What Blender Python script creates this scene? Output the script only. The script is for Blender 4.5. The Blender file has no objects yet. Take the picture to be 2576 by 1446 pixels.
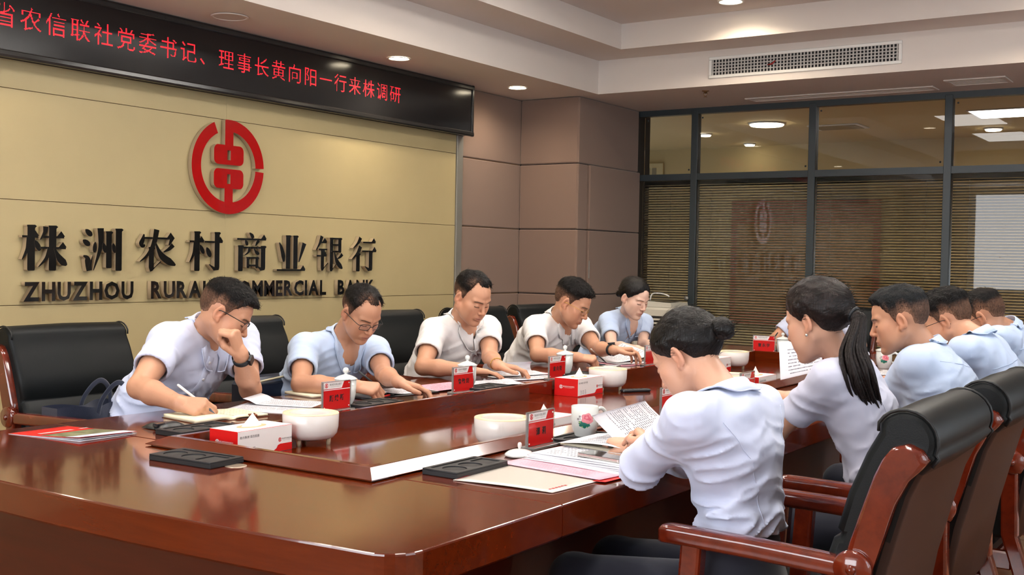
import bpy, bmesh, math, random
import numpy as np
from mathutils import Vector, Matrix
SC = bpy.context.scene
COL = SC.collection
random.seed(7)
PI = math.pi

# ---------------------------------------------------------------- camera
F_PX = 2848.7
def cam_axes(yaw, pitch, roll):
    cy, sy, cp, sp = math.cos(yaw), math.sin(yaw), math.cos(pitch), math.sin(pitch)
    f = np.array([-sy*cp, cy*cp, -sp]); r = np.array([cy, sy, 0.0]); d = np.cross(f, r)
    cr, sr = math.cos(roll), math.sin(roll)
    return cr*r+sr*d, -sr*r+cr*d, f
_r, _d, _f = cam_axes(0.59198, 0.024947, -0.019048)
cam = bpy.data.cameras.new('camera')
cam.sensor_width = 36.0
cam.lens = F_PX*36.0/2576.0
cam.clip_start = 0.05
cam_o = bpy.data.objects.new('camera', cam); COL.objects.link(cam_o)
cam_o.matrix_world = Matrix(((_r[0], -_d[0], -_f[0], 0), (_r[1], -_d[1], -_f[1], 0), (_r[2], -_d[2], -_f[2], 1.33), (0, 0, 0, 1)))
SC.camera = cam_o

# ---------------------------------------------------------------- world, light, exposure
w = bpy.data.worlds.new('world'); SC.world = w; w.use_nodes = True
w.node_tree.nodes['Background'].inputs[0].default_value = (0.75, 0.86, 1.0, 1)
w.node_tree.nodes['Background'].inputs[1].default_value = 0.6
SC.view_settings.view_transform = 'Standard'
SC.view_settings.look = 'None'
SC.view_settings.gamma = 1.0
SC.view_settings.use_curve_mapping = False
SC.view_settings.exposure = 0.10

def area_light(name, loc, rot, sx, sy, power, color):
    l = bpy.data.lights.new(name, 'AREA'); l.shape = 'RECTANGLE'; l.size = sx; l.size_y = sy
    l.energy = power; l.color = color
    o = bpy.data.objects.new(name, l); COL.objects.link(o); o.location = loc; o.rotation_euler = rot
    return o
# daylight entering through the two window openings of the right-hand wall; the last light is frontal fill added behind the camera
area_light('daylight_and_fill', (1.78, 2.0, 1.75), (0, PI/2, 0), 1.6, 2.6, 34, (0.88, 0.94, 1.0))
area_light('daylight_and_fill', (1.78, 5.6, 1.75), (0, PI/2, 0), 1.6, 2.6, 34, (0.88, 0.94, 1.0))
area_light('daylight_and_fill', (-2.2, -1.78, 1.75), (PI/2, 0, 0), 3.6, 1.5, 125, (0.93, 0.96, 1.0))

# ---------------------------------------------------------------- materials
MATS = {}
def mat(name, color=(0.5, 0.5, 0.5), rough=0.5, metal=0.0, spec=0.5, coat=0.0, coat_rough=0.05, emit=None, emit_s=0.0,
        trans=0.0, ior=1.45, bump=None, var=None, sheen=0.0, alpha=1.0, attr=None, sss=0.0):
    """bump=(scale,strength,stretch xyz) ; var=(scale, amount, stretch) colour variation ; attr=vertex colour layer"""
    if name in MATS: return MATS[name]
    m = bpy.data.materials.new(name); m.use_nodes = True
    nt = m.node_tree; b = nt.nodes['Principled BSDF']
    b.inputs['Base Color'].default_value = (*color, 1)
    b.inputs['Roughness'].default_value = rough
    b.inputs['Metallic'].default_value = metal
    b.inputs['IOR'].default_value = ior
    b.inputs['Specular IOR Level'].default_value = spec
    b.inputs['Coat Weight'].default_value = coat
    b.inputs['Coat Roughness'].default_value = coat_rough
    b.inputs['Transmission Weight'].default_value = trans
    b.inputs['Alpha'].default_value = alpha
    if sheen:
        b.inputs['Sheen Weight'].default_value = sheen
    if sss:
        b.inputs['Subsurface Weight'].default_value = sss
        b.inputs['Subsurface Radius'].default_value = (0.012, 0.005, 0.003)
        b.inputs['Subsurface Scale'].default_value = 0.6
    if emit:
        b.inputs['Emission Color'].default_value = (*emit, 1)
        b.inputs['Emission Strength'].default_value = emit_s
    tc = None
    def coords(stretch):
        t = nt.nodes.new('ShaderNodeTexCoord'); mp = nt.nodes.new('ShaderNodeMapping')
        mp.inputs['Scale'].default_value = stretch
        nt.links.new(t.outputs['Object'], mp.inputs['Vector'])
        return mp.outputs['Vector']
    base_out = None
    if attr:
        a = nt.nodes.new('ShaderNodeAttribute'); a.attribute_name = attr
        base_out = a.outputs['Color']
        nt.links.new(base_out, b.inputs['Base Color'])
    if var:
        sc, amt, st = var
        n = nt.nodes.new('ShaderNodeTexNoise'); n.inputs['Scale'].default_value = sc
        n.inputs['Detail'].default_value = 5.0; n.inputs['Roughness'].default_value = 0.6
        nt.links.new(coords(st), n.inputs['Vector'])
        mr = nt.nodes.new('ShaderNodeMapRange')
        mr.inputs['From Min'].default_value = 0.3; mr.inputs['From Max'].default_value = 0.7
        mr.inputs['To Min'].default_value = 1-amt; mr.inputs['To Max'].default_value = 1+amt
        nt.links.new(n.outputs['Fac'], mr.inputs['Value'])
        mx = nt.nodes.new('ShaderNodeMix'); mx.data_type = 'RGBA'; mx.blend_type = 'MULTIPLY'
        mx.inputs['Factor'].default_value = 1.0
        if base_out: nt.links.new(base_out, mx.inputs['A'])
        else: mx.inputs['A'].default_value = (*color, 1)
        nt.links.new(mr.outputs['Result'], mx.inputs['B'])
        nt.links.new(mx.outputs['Result'], b.inputs['Base Color'])
    if bump:
        sc, st, stretch = bump
        n = nt.nodes.new('ShaderNodeTexNoise'); n.inputs['Scale'].default_value = sc
        n.inputs['Detail'].default_value = 4.0
        nt.links.new(coords(stretch), n.inputs['Vector'])
        bp = nt.nodes.new('ShaderNodeBump'); bp.inputs['Strength'].default_value = st; bp.inputs['Distance'].default_value = 0.01
        nt.links.new(n.outputs['Fac'], bp.inputs['Height'])
        nt.links.new(bp.outputs['Normal'], b.inputs['Normal'])
    MATS[name] = m
    return m

def srgb(r, g, b):
    f = lambda c: (c/255/12.92) if c/255 <= 0.04045 else ((c/255+0.055)/1.055)**2.4
    return (f(r), f(g), f(b))

# ---------------------------------------------------------------- mesh helpers
class MB:
    def __init__(s): s.v = []; s.f = []; s.mi = []; s.sm = []
    def add(s, vs, fs, mi=0, smooth=False):
        o = len(s.v); s.v.extend([tuple(map(float, q)) for q in vs])
        for q in fs:
            s.f.append([i+o for i in q]); s.mi.append(mi); s.sm.append(smooth)
        return s
    def box(s, lo, hi, ch=0.0, mi=0, M=None):
        lo = np.array(lo, float); hi = np.array(hi, float)
        lo, hi = np.minimum(lo, hi), np.maximum(lo, hi)
        c = min(ch, 0.49*float((hi-lo).min()))
        if c <= 0:
            vs = [(x, y, z) for z in (lo[2], hi[2]) for y in (lo[1], hi[1]) for x in (lo[0], hi[0])]
            fs = [(0, 2, 3, 1), (4, 5, 7, 6), (0, 1, 5, 4), (2, 6, 7, 3), (0, 4, 6, 2), (1, 3, 7, 5)]
        else:
            vs = []; idx = {}
            for k in range(8):
                sg = [(k >> a) & 1 for a in range(3)]
                for a in range(3):
                    p = [(hi[b] if sg[b] else lo[b]) for b in range(3)]
                    for b in range(3):
                        if b != a: p[b] += -c if sg[b] else c
                    idx[(k, a)] = len(vs); vs.append(p)
            fs = []
            for a in range(3):
                b, d = (a+1) % 3, (a+2) % 3
                for side in (0, 1):
                    q = []
                    for (i, j) in ((0, 0), (1, 0), (1, 1), (0, 1)):
                        k = (side << a) | (i << b) | (j << d); q.append(idx[(k, a)])
                    fs.append(q if side else q[::-1])
            for a in range(3):
                b, d = (a+1) % 3, (a+2) % 3
                for i in (0, 1):
                    for j in (0, 1):
                        k0 = (i << b) | (j << d); k1 = k0 | (1 << a)
                        q = [idx[(k0, b)], idx[(k1, b)], idx[(k1, d)], idx[(k0, d)]]
                        fs.append(q if (i ^ j) == 0 else q[::-1])
            for k in range(8):
                q = [idx[(k, 0)], idx[(k, 1)], idx[(k, 2)]]
                fs.append(q if bin(k).count('1') % 2 == 1 else q[::-1])
        if M is not None: vs = [tuple(M @ Vector(q)) for q in vs]
        return s.add(vs, fs, mi)
    def prism(s, poly, a, b, mp=None, mi=0, mi_side=None, smooth=False):
        """poly: 2-D ring; mp(u,v,w)->xyz ; w runs a..b"""
        mp = mp or (lambda u, v, w: (u, v, w)); n = len(poly)
        vs = [mp(u, v, a) for u, v in poly]+[mp(u, v, b) for u, v in poly]
        s.add(vs, [list(range(n))[::-1], list(range(n, 2*n))], mi)
        o = len(s.v)-2*n
        for i in range(n):
            j = (i+1) % n
            s.f.append([o+i, o+j, o+n+j, o+n+i]); s.mi.append(mi if mi_side is None else mi_side); s.sm.append(smooth)
        return s
    def lathe(s, prof, n=32, c=(0, 0, 0), mi=0, smooth=True, mp=None, close=True):
        vs = []; m = len(prof)
        for i in range(n):
            a = 2*PI*i/n
            for r, z in prof: vs.append((c[0]+r*math.cos(a), c[1]+r*math.sin(a), c[2]+z))
        if mp: vs = [mp(*q) for q in vs]
        fs = []
        for i in range(n):
            j = (i+1) % n
            for k in range(m-1): fs.append([i*m+k, j*m+k, j*m+k+1, i*m+k+1])
        s.add(vs, fs, mi, smooth)
        if close:
            o = len(s.v)-n*m
            if prof[0][0] > 1e-6: s.f.append([o+i*m for i in range(n)][::-1]); s.mi.append(mi); s.sm.append(False)
            if prof[-1][0] > 1e-6: s.f.append([o+i*m+m-1 for i in range(n)]); s.mi.append(mi); s.sm.append(False)
        return s
    def tube(s, pts, r, n=10, mi=0, flat=None, up=None, cap=True, smooth=True):
        """r: number or list ; flat: (ru,rv) multiplier of the section"""
        P = [np.array(p, float) for p in pts]; m = len(P)
        R = [r]*m if not hasattr(r, '__len__') else list(r)
        fu, fv = flat or (1, 1)
        vs = []; u_prev = None
        for i in range(m):
            t = P[min(i+1, m-1)]-P[max(i-1, 0)]; t = t/(np.linalg.norm(t)+1e-12)
            if u_prev is None:
                u = np.array(up, float) if up is not None else (np.array([0, 0, 1.0]) if abs(t[2]) < 0.9 else np.array([1.0, 0, 0]))
            else: u = np.array(up, float) if up is not None else u_prev
            u = u-t*np.dot(u, t); u = u/(np.linalg.norm(u)+1e-12); v = np.cross(t, u); u_prev = u
            for k in range(n):
                a = 2*PI*k/n
                vs.append(P[i]+R[i]*(fu*math.cos(a)*u+fv*math.sin(a)*v))
        fs = []
        for i in range(m-1):
            for k in range(n):
                l = (k+1) % n; fs.append([i*n+k, i*n+l, (i+1)*n+l, (i+1)*n+k])
        s.add(vs, fs, mi, smooth)
        if cap:
            o = len(s.v)-n*m
            s.f.append([o+k for k in range(n)][::-1]); s.mi.append(mi); s.sm.append(False)
            s.f.append([o+(m-1)*n+k for k in range(n)]); s.mi.append(mi); s.sm.append(False)
        return s
    def sweep(s, sec, path_frames, mi=0, smooth=False, cap=True):
        """sec: 2-D ring; path_frames: list of functions (u,v)->xyz"""
        n = len(sec); vs = []
        for fr in path_frames: vs += [fr(u, v) for u, v in sec]
        fs = []
        for i in range(len(path_frames)-1):
            for k in range(n):
                l = (k+1) % n; fs.append([i*n+k, i*n+l, (i+1)*n+l, (i+1)*n+k])
        s.add(vs, fs, mi, smooth)
        if cap:
            o = len(s.v)-n*len(path_frames)
            s.f.append([o+k for k in range(n)][::-1]); s.mi.append(mi); s.sm.append(False)
            o2 = len(s.v)-n
            s.f.append([o2+k for k in range(n)]); s.mi.append(mi); s.sm.append(False)
        return s
    def grid(s, rows, mi=0, smooth=True, thick=None):
        """rows: list of lists of points; thick: vector-less downward thickness"""
        m, n = len(rows), len(rows[0])
        vs = [p for r in rows for p in r]
        fs = [[i*n+j, i*n+j+1, (i+1)*n+j+1, (i+1)*n+j] for i in range(m-1) for j in range(n-1)]
        if thick:
            k = len(vs); vs = vs+[(p[0], p[1], p[2]-thick) for p in vs]
            fs = fs+[[k+q for q in f[::-1]] for f in fs]
            ring = [j for j in range(n)]+[i*n+n-1 for i in range(1, m)]+[(m-1)*n+j for j in range(n-2, -1, -1)]+[i*n for i in range(m-2, 0, -1)]
            for a in range(len(ring)):
                b = (a+1) % len(ring); fs.append([ring[b], ring[a], k+ring[a], k+ring[b]])
        return s.add(vs, fs, mi, smooth)
    def mesh(s, name='mesh'):
        me = bpy.data.meshes.new(name); me.from_pydata(s.v, [], s.f)
        me.polygons.foreach_set('use_smooth', s.sm); me.polygons.foreach_set('material_index', s.mi)
        me.update(); return me
    def build(s, name, mats, parent=None, loc=None, fix=False):
        me = s.mesh(name)
        if fix:
            bm = bmesh.new(); bm.from_mesh(me); bmesh.ops.recalc_face_normals(bm, faces=bm.faces); bm.to_mesh(me); bm.free()
        return link(name, me, mats, parent, loc)

def link(name, me, mats=None, parent=None, loc=None, rotz=None):
    if mats is not None and len(me.materials) == 0:
        for m in (mats if isinstance(mats, (list, tuple)) else [mats]): me.materials.append(m)
    o = bpy.data.objects.new(name, me); COL.objects.link(o)
    if parent is not None: o.parent = parent
    if loc is not None: o.location = loc
    if rotz is not None: o.rotation_euler = (0, 0, rotz)
    return o
def tag(o, label=None, cat=None, group=None, kind=None):
    if label: o['label'] = label
    if cat: o['category'] = cat
    if group: o['group'] = group
    if kind: o['kind'] = kind
    return o
def thing(name, label, cat, loc=(0, 0, 0), rotz=0.0, group=None):
    o = bpy.data.objects.new(name, None); COL.objects.link(o); o.empty_display_size = 0.05
    o.location = loc; o.rotation_euler = (0, 0, rotz)
    return tag(o, label, cat, group)
def struct(name, mb, mats, parent=None):
    o = mb.build(name, mats, parent) if isinstance(mb, MB) else link(name, mb, mats, parent)
    if parent is None: o['kind'] = 'structure'
    return o
def copy_tree(o, parent=None):
    c = o.copy(); COL.objects.link(c); c.parent = parent
    for ch in o.children: copy_tree(ch, c)
    return c
def rot(ax, a): return Matrix.Rotation(a, 3, ax)
def rrect(x0, y0, x1, y1, r, n=5):
    P = []
    for (cx, cy, a0) in ((x1-r, y1-r, 0), (x0+r, y1-r, PI/2), (x0+r, y0+r, PI), (x1-r, y0+r, 1.5*PI)):
        for i in range(n+1):
            a = a0+PI/2*i/n; P.append((cx+r*math.cos(a), cy+r*math.sin(a)))
    return P
def arc(cx, cy, r, a0, a1, n=24): return [(cx+r*math.cos(a0+(a1-a0)*i/n), cy+r*math.sin(a0+(a1-a0)*i/n)) for i in range(n+1)]

def text_mesh(body, size, ext=0.0, off=0.0, align='CENTER', spacing=1.0, ax=1.0):
    c = bpy.data.curves.new('writing', 'FONT'); c.body = body; c.size = size; c.extrude = ext; c.offset = off
    c.align_x = align; c.align_y = 'CENTER'; c.space_character = spacing; c.resolution_u = 2
    o = bpy.data.objects.new('writing', c); COL.objects.link(o)
    dg = bpy.context.evaluated_depsgraph_get()
    me = bpy.data.meshes.new_from_object(o.evaluated_get(dg))
    bpy.data.objects.remove(o); bpy.data.curves.remove(c)
    if ax != 1.0:
        for v in me.vertices: v.co.x *= ax
    return me
def place_text(name, me, m, parent, M):
    """flat text mesh mapped by 4x4 matrix M into the parent's space"""
    o = link(name, me, m, parent); o.matrix_local = M; return o
def frame(o, ex, ey, ez):
    return Matrix(((ex[0], ey[0], ez[0], o[0]), (ex[1], ey[1], ez[1], o[1]), (ex[2], ey[2], ez[2], o[2]), (0, 0, 0, 1)))
# cheaper light paths: the room needs few bounces
SC.cycles.max_bounces = 5; SC.cycles.diffuse_bounces = 2; SC.cycles.glossy_bounces = 2; SC.cycles.transmission_bounces = 4
SC.cycles.transparent_max_bounces = 6; SC.cycles.caustics_reflective = False; SC.cycles.caustics_refractive = False
SC.cycles.use_adaptive_sampling = True; SC.cycles.adaptive_threshold = 0.14; SC.cycles.adaptive_min_samples = 10; SC.cycles.sample_clamp_indirect = 4.0
# ================================================================ THE ROOM
XW, YG, ZS = -5.107, 8.71, 2.62
XR, YN = 1.75, -1.75
M_paint = mat('ceiling_paint', srgb(222, 212, 203), 0.7, bump=(60, 0.03, (1, 1, 1)))
M_beige = mat('beige_wall_panel', srgb(180, 164, 122), 0.42, bump=(120, 0.02, (1, 1, 1)), var=(3, 0.02, (1, 1, 1)))
M_joint = mat('joint_shadow_gap', srgb(120, 88, 52), 0.8)
M_fabric = mat('taupe_acoustic_fabric', srgb(132, 108, 94), 0.85, sheen=0.25, bump=(700, 0.10, (1, 1, 1)))
M_black = mat('black_backing', (0.012, 0.011, 0.011), 0.8)
M_alu = mat('grey_aluminium_trim', srgb(150, 148, 140), 0.4, metal=0.5)
M_frame = mat('charcoal_window_frame', srgb(52, 60, 63), 0.38)
M_plaster = mat('white_plaster', srgb(225, 220, 210), 0.8)
M_cream = mat('cream_corridor_paint', srgb(204, 182, 134), 0.75)
M_white = mat('white_plastic', srgb(232, 230, 224), 0.4)
M_tile = mat('terracotta_floor_tile', srgb(150, 96, 66), 0.28, var=(6, 0.18, (1, 1, 1)), coat=0.3)
M_grout = mat('floor_grout', srgb(92, 62, 46), 0.8)
M_ledglass = mat('black_display_face', (0.012, 0.012, 0.013), 0.16, spec=0.5, bump=(260, 0.015, (1, 1, 1)))
M_ledframe = mat('black_gloss_frame', (0.016, 0.016, 0.016), 0.2, spec=0.6)
M_ledred = mat('red_led', (0.9, 0.02, 0.03), 0.5, emit=(1.0, 0.022, 0.038), emit_s=1.7)
M_lamp = mat('lamp_glow_warm', (1, 1, 1), 0.5, emit=(1.0, 0.86, 0.62), emit_s=22)
M_lampcool = mat('lamp_glow_white', (1, 1, 1), 0.5, emit=(1.0, 0.96, 0.90), emit_s=12.5)
M_glass = mat('window_glass', (0.96, 0.98, 0.97), 0.0, trans=1.0, ior=1.35, spec=0.5)
M_slat = mat('cream_blind_slat', srgb(240, 235, 220), 0.4)

# ---- floor, with tiles where the floor shows
b = MB().box((XW-0.2, YN-0.2, -0.12), (XR+0.2, 13.2, -0.008))
floor = struct('floor', b, M_grout)
ts = 0.6
tile_me = MB().box((0.002, 0.002, -0.008), (ts-0.002, ts-0.002, 0.0), 0.0015).mesh('tile')
tile_me.materials.append(M_tile)
k = 0
for i in range(5):
    for j in range(11):
        o = link('tile', tile_me, None, floor, (-1.25+i*ts, -0.6+j*ts, 0))
b = MB()
for i in range(-7, 0):
    for j in range(-3, 18):
        x, y = -1.25+i*ts, -0.6+j*ts
        if x+ts > XW-0.1: b.box((x+0.002, y+0.002, -0.008), (x+ts-0.002, y+ts-0.002, 0))
for i in range(0, 5):
    for j in list(range(-3, 0))+list(range(11, 18)):
        x, y = -1.25+i*ts, -0.6+j*ts
        b.box((x+0.002, y+0.002, -0.008), (x+ts-0.002, y+ts-0.002, 0))
o = b.build('tile_field', M_tile, floor); o['kind'] = 'stuff'

# ---- left wall: beige panels in five courses, then taupe fabric panels
wl = struct('wall_left', MB().box((XW-0.25, YN-0.25, 0), (XW-0.014, 8.95, 3.2)), M_joint)
zj = [0.0, 0.533, 1.058, 1.575, 2.112, 2.62]
yj = [YN, 0.17, 2.37, 4.57, 6.81]
for a in range(len(yj)-1):
    for c in range(5):
        MB().box((XW-0.014, yj[a]+0.0002, zj[c]+0.0016), (XW, yj[a+1]-0.0002, zj[c+1]-0.0016), 0.0003).build('panel', M_beige, wl)
zf = [0.0, 0.533, 1.058, 1.575, 2.095, 2.62]
for c in range(5):
    MB().box((XW-0.014, 6.887, zf[c]+0.003), (XW, 7.70, zf[c+1]-0.003), 0.008).build('fabric_panel', M_fabric, wl)
o = struct('trim_1', MB().box((XW-0.014, 6.812, 0), (XW+0.012, 6.885, 2.5), 0.002), M_alu); o['label'] = 'grey aluminium trim closing the beige panels'

# ---- fabric-clad corner column (hidden cupboard door on its side)
cb = MB().box((XW-0.02, 7.70, 0), (-4.585, 8.95, 3.2))
colm = struct('wall_column', cb, M_black)
for c in range(5):
    MB().box((XW+0.002, 7.675, zf[c]+0.003), (-4.562, 7.70, zf[c+1]-0.003), 0.008).build('fabric_panel', M_fabric, colm)
MB().box((-4.585, 7.68, zf[4]+0.003), (-4.556, YG-0.03, zf[5]-0.003), 0.006).build('fabric_panel', M_fabric, colm)
for c in range(4):
    MB().box((-4.585, 7.68, zf[c]+0.003), (-4.556, 7.83, zf[c+1]-0.003), 0.006).build('fabric_panel', M_fabric, colm)
dr = struct('door_1', MB().box((-4.584, 7.836, zf[0]+0.003), (-4.540, YG-0.02, zf[2]-0.003), 0.006), M_fabric)
dr['label'] = 'taupe fabric cupboard door flush in the side of the corner column'
for c in (2, 3):
    MB().box((-4.584, 7.836, zf[c]+0.003), (-4.540, YG-0.02, zf[c+1]-0.003), 0.006).build('fabric_panel', M_fabric, dr)
h = MB().box((-4.541, 7.838, 1.19), (-4.532, 7.846, 1.33), 0.001).build('handle', M_alu, dr); h['label'] = 'thin steel pull strip'

# ---- near wall and right wall with window openings (behind the camera)
b = MB()
b.box((XW-0.2, YN-0.2, 0), (-4.1, YN, 3.2)); b.box((-0.3, YN-0.2, 0), (XR+0.2, YN, 3.2))
b.box((-4.1, YN-0.2, 0), (-0.3, YN, 0.95)); b.box((-4.1, YN-0.2, 2.5), (-0.3, YN, 3.2))
struct('wall_near', b, M_plaster)
b = MB()
ys = [YN, 0.7, 3.3, 4.3, 6.9, 13.2]
for a, c in ((0, 1), (2, 3), (4, 5)): b.box((XR, ys[a], 0), (XR+0.2, ys[c], 3.2))
for a in (1, 3): b.box((XR, ys[a], 0), (XR+0.2, ys[a+1], 0.95)); b.box((XR, ys[a], 2.55), (XR+0.2, ys[a+1], 3.2))
struct('wall_right', b, M_plaster)
def win_frame(n, f):
    o = struct('window_%d' % n, f, M_frame); return o
for n, (y0, y1) in enumerate(((0.7, 3.3), (4.3, 6.9))):
    f = MB()
    for (a, c) in ((y0, y0+0.05), (y1-0.05, y1), ((y0+y1)/2-0.025, (y0+y1)/2+0.025)): f.box((XR+0.06, a, 0.95), (XR+0.12, c, 2.55))
    for z in (0.95, 2.50): f.box((XR+0.06, y0, z), (XR+0.12, y1, z+0.05))
    win_frame(n+1, f)

# ---- ceiling: perimeter soffit, second tier, top
Z2, Z3 = 2.877, 3.06
b = MB()
# soffit ring (underside 2.62) and riser
b.box((XW-0.1, YN-0.1, ZS), (-4.387, 8.95, Z2+0.3)); b.box((0.95, YN-0.1, ZS), (XR+0.1, 8.95, Z2+0.3))
b.box((-4.387, 7.67, ZS), (0.95, 8.95, Z2+0.3)); b.box((-4.387, YN-0.1, ZS), (0.95, -0.75, Z2+0.3))
# second tier
b.box((-4.387, -0.75, Z2), (-4.005, 7.67, Z3+0.12)); b.box((0.55, -0.75, Z2), (0.95, 7.67, Z3+0.12))
b.box((-4.005, 7.323, Z2), (0.55, 7.67, Z3+0.12)); b.box((-4.005, -0.75, Z2), (0.55, -0.36, Z3+0.12))
b.box((-4.1, -0.5, Z3), (0.7, 7.5, Z3+0.12))
ceil = struct('ceiling', b, M_paint)

def spot(loc, power, color, size=2.75, blend=0.9, rad=0.05):
    l = bpy.data.lights.new('downlight_lamp', 'SPOT'); l.energy = power; l.color = color; l.spot_size = size; l.spot_blend = blend; l.shadow_soft_size = rad
    o = bpy.data.objects.new('downlight_lamp', l); COL.objects.link(o); o.location = loc; return o
def downlight(x, y, z, label, r=0.066, on=True, power=22):
    t = thing('downlight', label, 'light', (x, y, z), group='round recessed ceiling downlights')
    MB().lathe([(r+0.012, -0.004), (r+0.010, -0.007), (r, -0.007), (r-0.002, -0.001)], 32, close=False).build('trim_ring', M_white, t)
    MB().lathe([(0.0, -0.003), (r-0.001, -0.003)], 32, close=False, smooth=False).build('diffuser', M_lamp, t)
    s = spot((0, 0, -0.02), power, (1.0, 0.84, 0.64)); s.parent = t
    return t
downlight(-4.75, 5.70, ZS, 'lit round downlight in the soffit above the lettered wall, near the sign end', power=30)
downlight(-4.756, 7.096, ZS, 'lit round downlight in the soffit above the fabric-panelled corner')
downlight(-4.75, 2.86, ZS, 'lit round downlight in the soffit over the beige wall, before the frame', power=13)
downlight(-4.75, 1.45, ZS, 'lit round downlight in the soffit near the camera end', power=8)
downlight(-3.03, 7.03, Z3, 'round downlight in the raised top ceiling, cut by the frame edge', r=0.075, power=60)
for (x, y, lb) in ((-0.9, 7.03, 'far right corner'), (-3.6, 5.0, 'left side, far'), (-3.6, 2.9, 'left side, near'), (-1.2, 5.0, 'right side, far'), (-1.2, 2.9, 'right side, near')):
    downlight(x, y, Z3, 'round downlight in the raised top ceiling out of frame, '+lb, r=0.075, power=60 if y > 7 else 28)
v = thing('ceiling_vent', 'round flush ceiling speaker cover in the soffit above the red display', 'vent', (-4.745, 4.26, ZS))
MB().lathe([(0.10, -0.003), (0.098, -0.007), (0.088, -0.008), (0.086, -0.004)], 40, close=False).build('trim_ring', M_paint, v)
MB().lathe([(0.0, -0.005), (0.086, -0.005)], 40, close=False, smooth=False).build('grille_disc', mat('speaker_grille', srgb(205, 192, 182), 0.8, bump=(900, 0.3, (1, 1, 1))), v)
# white light panels of the top ceiling over the table
for (x, y, lb) in ((-2.97, 3.55, 'left middle'), (-2.97, 5.5, 'left far end'), (-2.97, 1.6, 'left near end'), (-0.85, 3.55, 'right middle'), (-0.85, 5.5, 'right far end'), (-0.85, 1.6, 'right near end')):
    t = thing('ceiling_panel_light', 'oblong white light panel in the top ceiling over the table '+lb, 'light', (x, y, Z3), group='oblong ceiling light panels')
    f = MB()
    for (a, c) in (((-0.32, -0.57), (0.32, -0.55)), ((-0.32, 0.55), (0.32, 0.57)), ((-0.32, -0.55), (-0.30, 0.55)), ((0.30, -0.55), (0.32, 0.55))):
        f.box((a[0], a[1], -0.012), (c[0], c[1], 0.0))
    f.build('frame', M_white, t)
    MB().box((-0.30, -0.55, -0.008), (0.30, 0.55, -0.004)).build('diffuser', M_lampcool, t)

# ---- air-conditioning grille on the riser
t = thing('air_grille', 'long white egg-crate air-conditioning grille on the ceiling step', 'vent', (-2.772, 7.67, 2.749))
gw, gh = 0.688, 0.077
f = MB()
f.box((-gw, -0.012, gh-0.022), (gw, 0.0, gh), 0.003); f.box((-gw, -0.012, -gh), (gw, 0.0, -gh+0.022), 0.003)
f.box((-gw, -0.012, -gh+0.022), (-gw+0.022, 0.0, gh-0.022), 0.003); f.box((gw-0.022, -0.012, -gh+0.022), (gw, 0.0, gh-0.022), 0.003)
f.build('grille_frame', M_white, t)
MB().box((-gw+0.02, -0.0015, -gh+0.02), (gw-0.02, -0.0005, gh-0.02)).build('duct_shade', M_black, t)  # black sheet stands for the shade inside the duct
M_fin = mat('grey_grille_fin', srgb(190, 186, 180), 0.5)
fin = MB().box((-0.0045, -0.008, -gh+0.021), (0.0045, -0.002, gh-0.021)).mesh('fin'); fin.materials.append(M_fin)
N = 55
for i in range(N): link('fin', fin, None, t, (-gw+0.03+(2*gw-0.06)*i/(N-1), 0, 0))
bar = MB().box((-gw+0.021, -0.010, -0.0035), (gw-0.021, -0.003, 0.0035)).mesh('bar'); bar.materials.append(M_fin)
for i in range(4): link('bar', bar, None, t, (0, 0, -gh+0.022+(2*gh-0.044)*(i+1)/5))
MB().tube([(-0.24, -0.014, -0.012), (-0.205, -0.022, -0.010), (-0.18, -0.016, 0.012)], [0.003, 0.007, 0.004], 6, flat=(1, 0.5)).build('ribbon', mat('red_ribbon', srgb(150, 30, 25), 0.6), t)

t = thing('sprinkler', 'small brass fire sprinkler hanging from the far soffit', 'sprinkler', (-3.575, 7.866, ZS))
MB().lathe([(0.0, 0), (0.028, 0), (0.026, -0.006), (0.012, -0.010), (0.008, -0.022), (0.0, -0.022)], 16, close=False).build('collar', mat('brass', srgb(150, 118, 84), 0.35, metal=0.8), t)
MB().tube([(-0.012, 0, -0.012), (-0.016, 0, -0.028), (0, 0, -0.045)], 0.003, 6).tube([(0.012, 0, -0.012), (0.016, 0, -0.028), (0, 0, -0.045)], 0.003, 6).build('arm', MATS['brass'], t)
MB().lathe([(0.0, -0.044), (0.015, -0.045), (0.015, -0.047), (0.0, -0.048)], 12, close=False).build('deflector', MATS['brass'], t)
def soffit_diffuser(x0, y0, x1, y1, label):
    t = thing('ceiling_diffuser', label, 'vent', ((x0+x1)/2, (y0+y1)/2, ZS)); hx, hy = (x1-x0)/2, (y1-y0)/2
    f = MB()
    for (a, c, d, e) in ((-hx, -hy, hx, -hy+0.03), (-hx, hy-0.03, hx, hy), (-hx, -hy+0.03, -hx+0.03, hy-0.03), (hx-0.03, -hy+0.03, hx, hy-0.03)):
        f.box((a, c, -0.009), (d, e, 0), 0.003)
    f.build('frame', M_paint, t)
    n = max(3, int((2*hy-0.06)/0.035))
    sl = MB().box((-hx+0.03, -0.010, -0.006), (hx-0.03, 0.010, -0.002)).mesh('slat'); sl.materials.append(M_paint)
    for i in range(n): link('slat', sl, None, t, (0, -hy+0.03+(2*hy-0.06)*(i+0.5)/n, 0))
    MB().box((-hx+0.02, -hy+0.02, -0.0015), (hx-0.02, hy-0.02, -0.0005)).build('duct_shade', mat('diffuser_shadow', srgb(120, 108, 98), 0.8), t)  # flat sheet in a shadow tone stands for the dark behind the slats
soffit_diffuser(-3.47, 8.36, -2.05, 8.55, 'long flat air diffuser in the far soffit above the blinds')
soffit_diffuser(-1.93, 8.14, -1.53, 8.42, 'square access hatch with raised rim in the far soffit')

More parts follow.
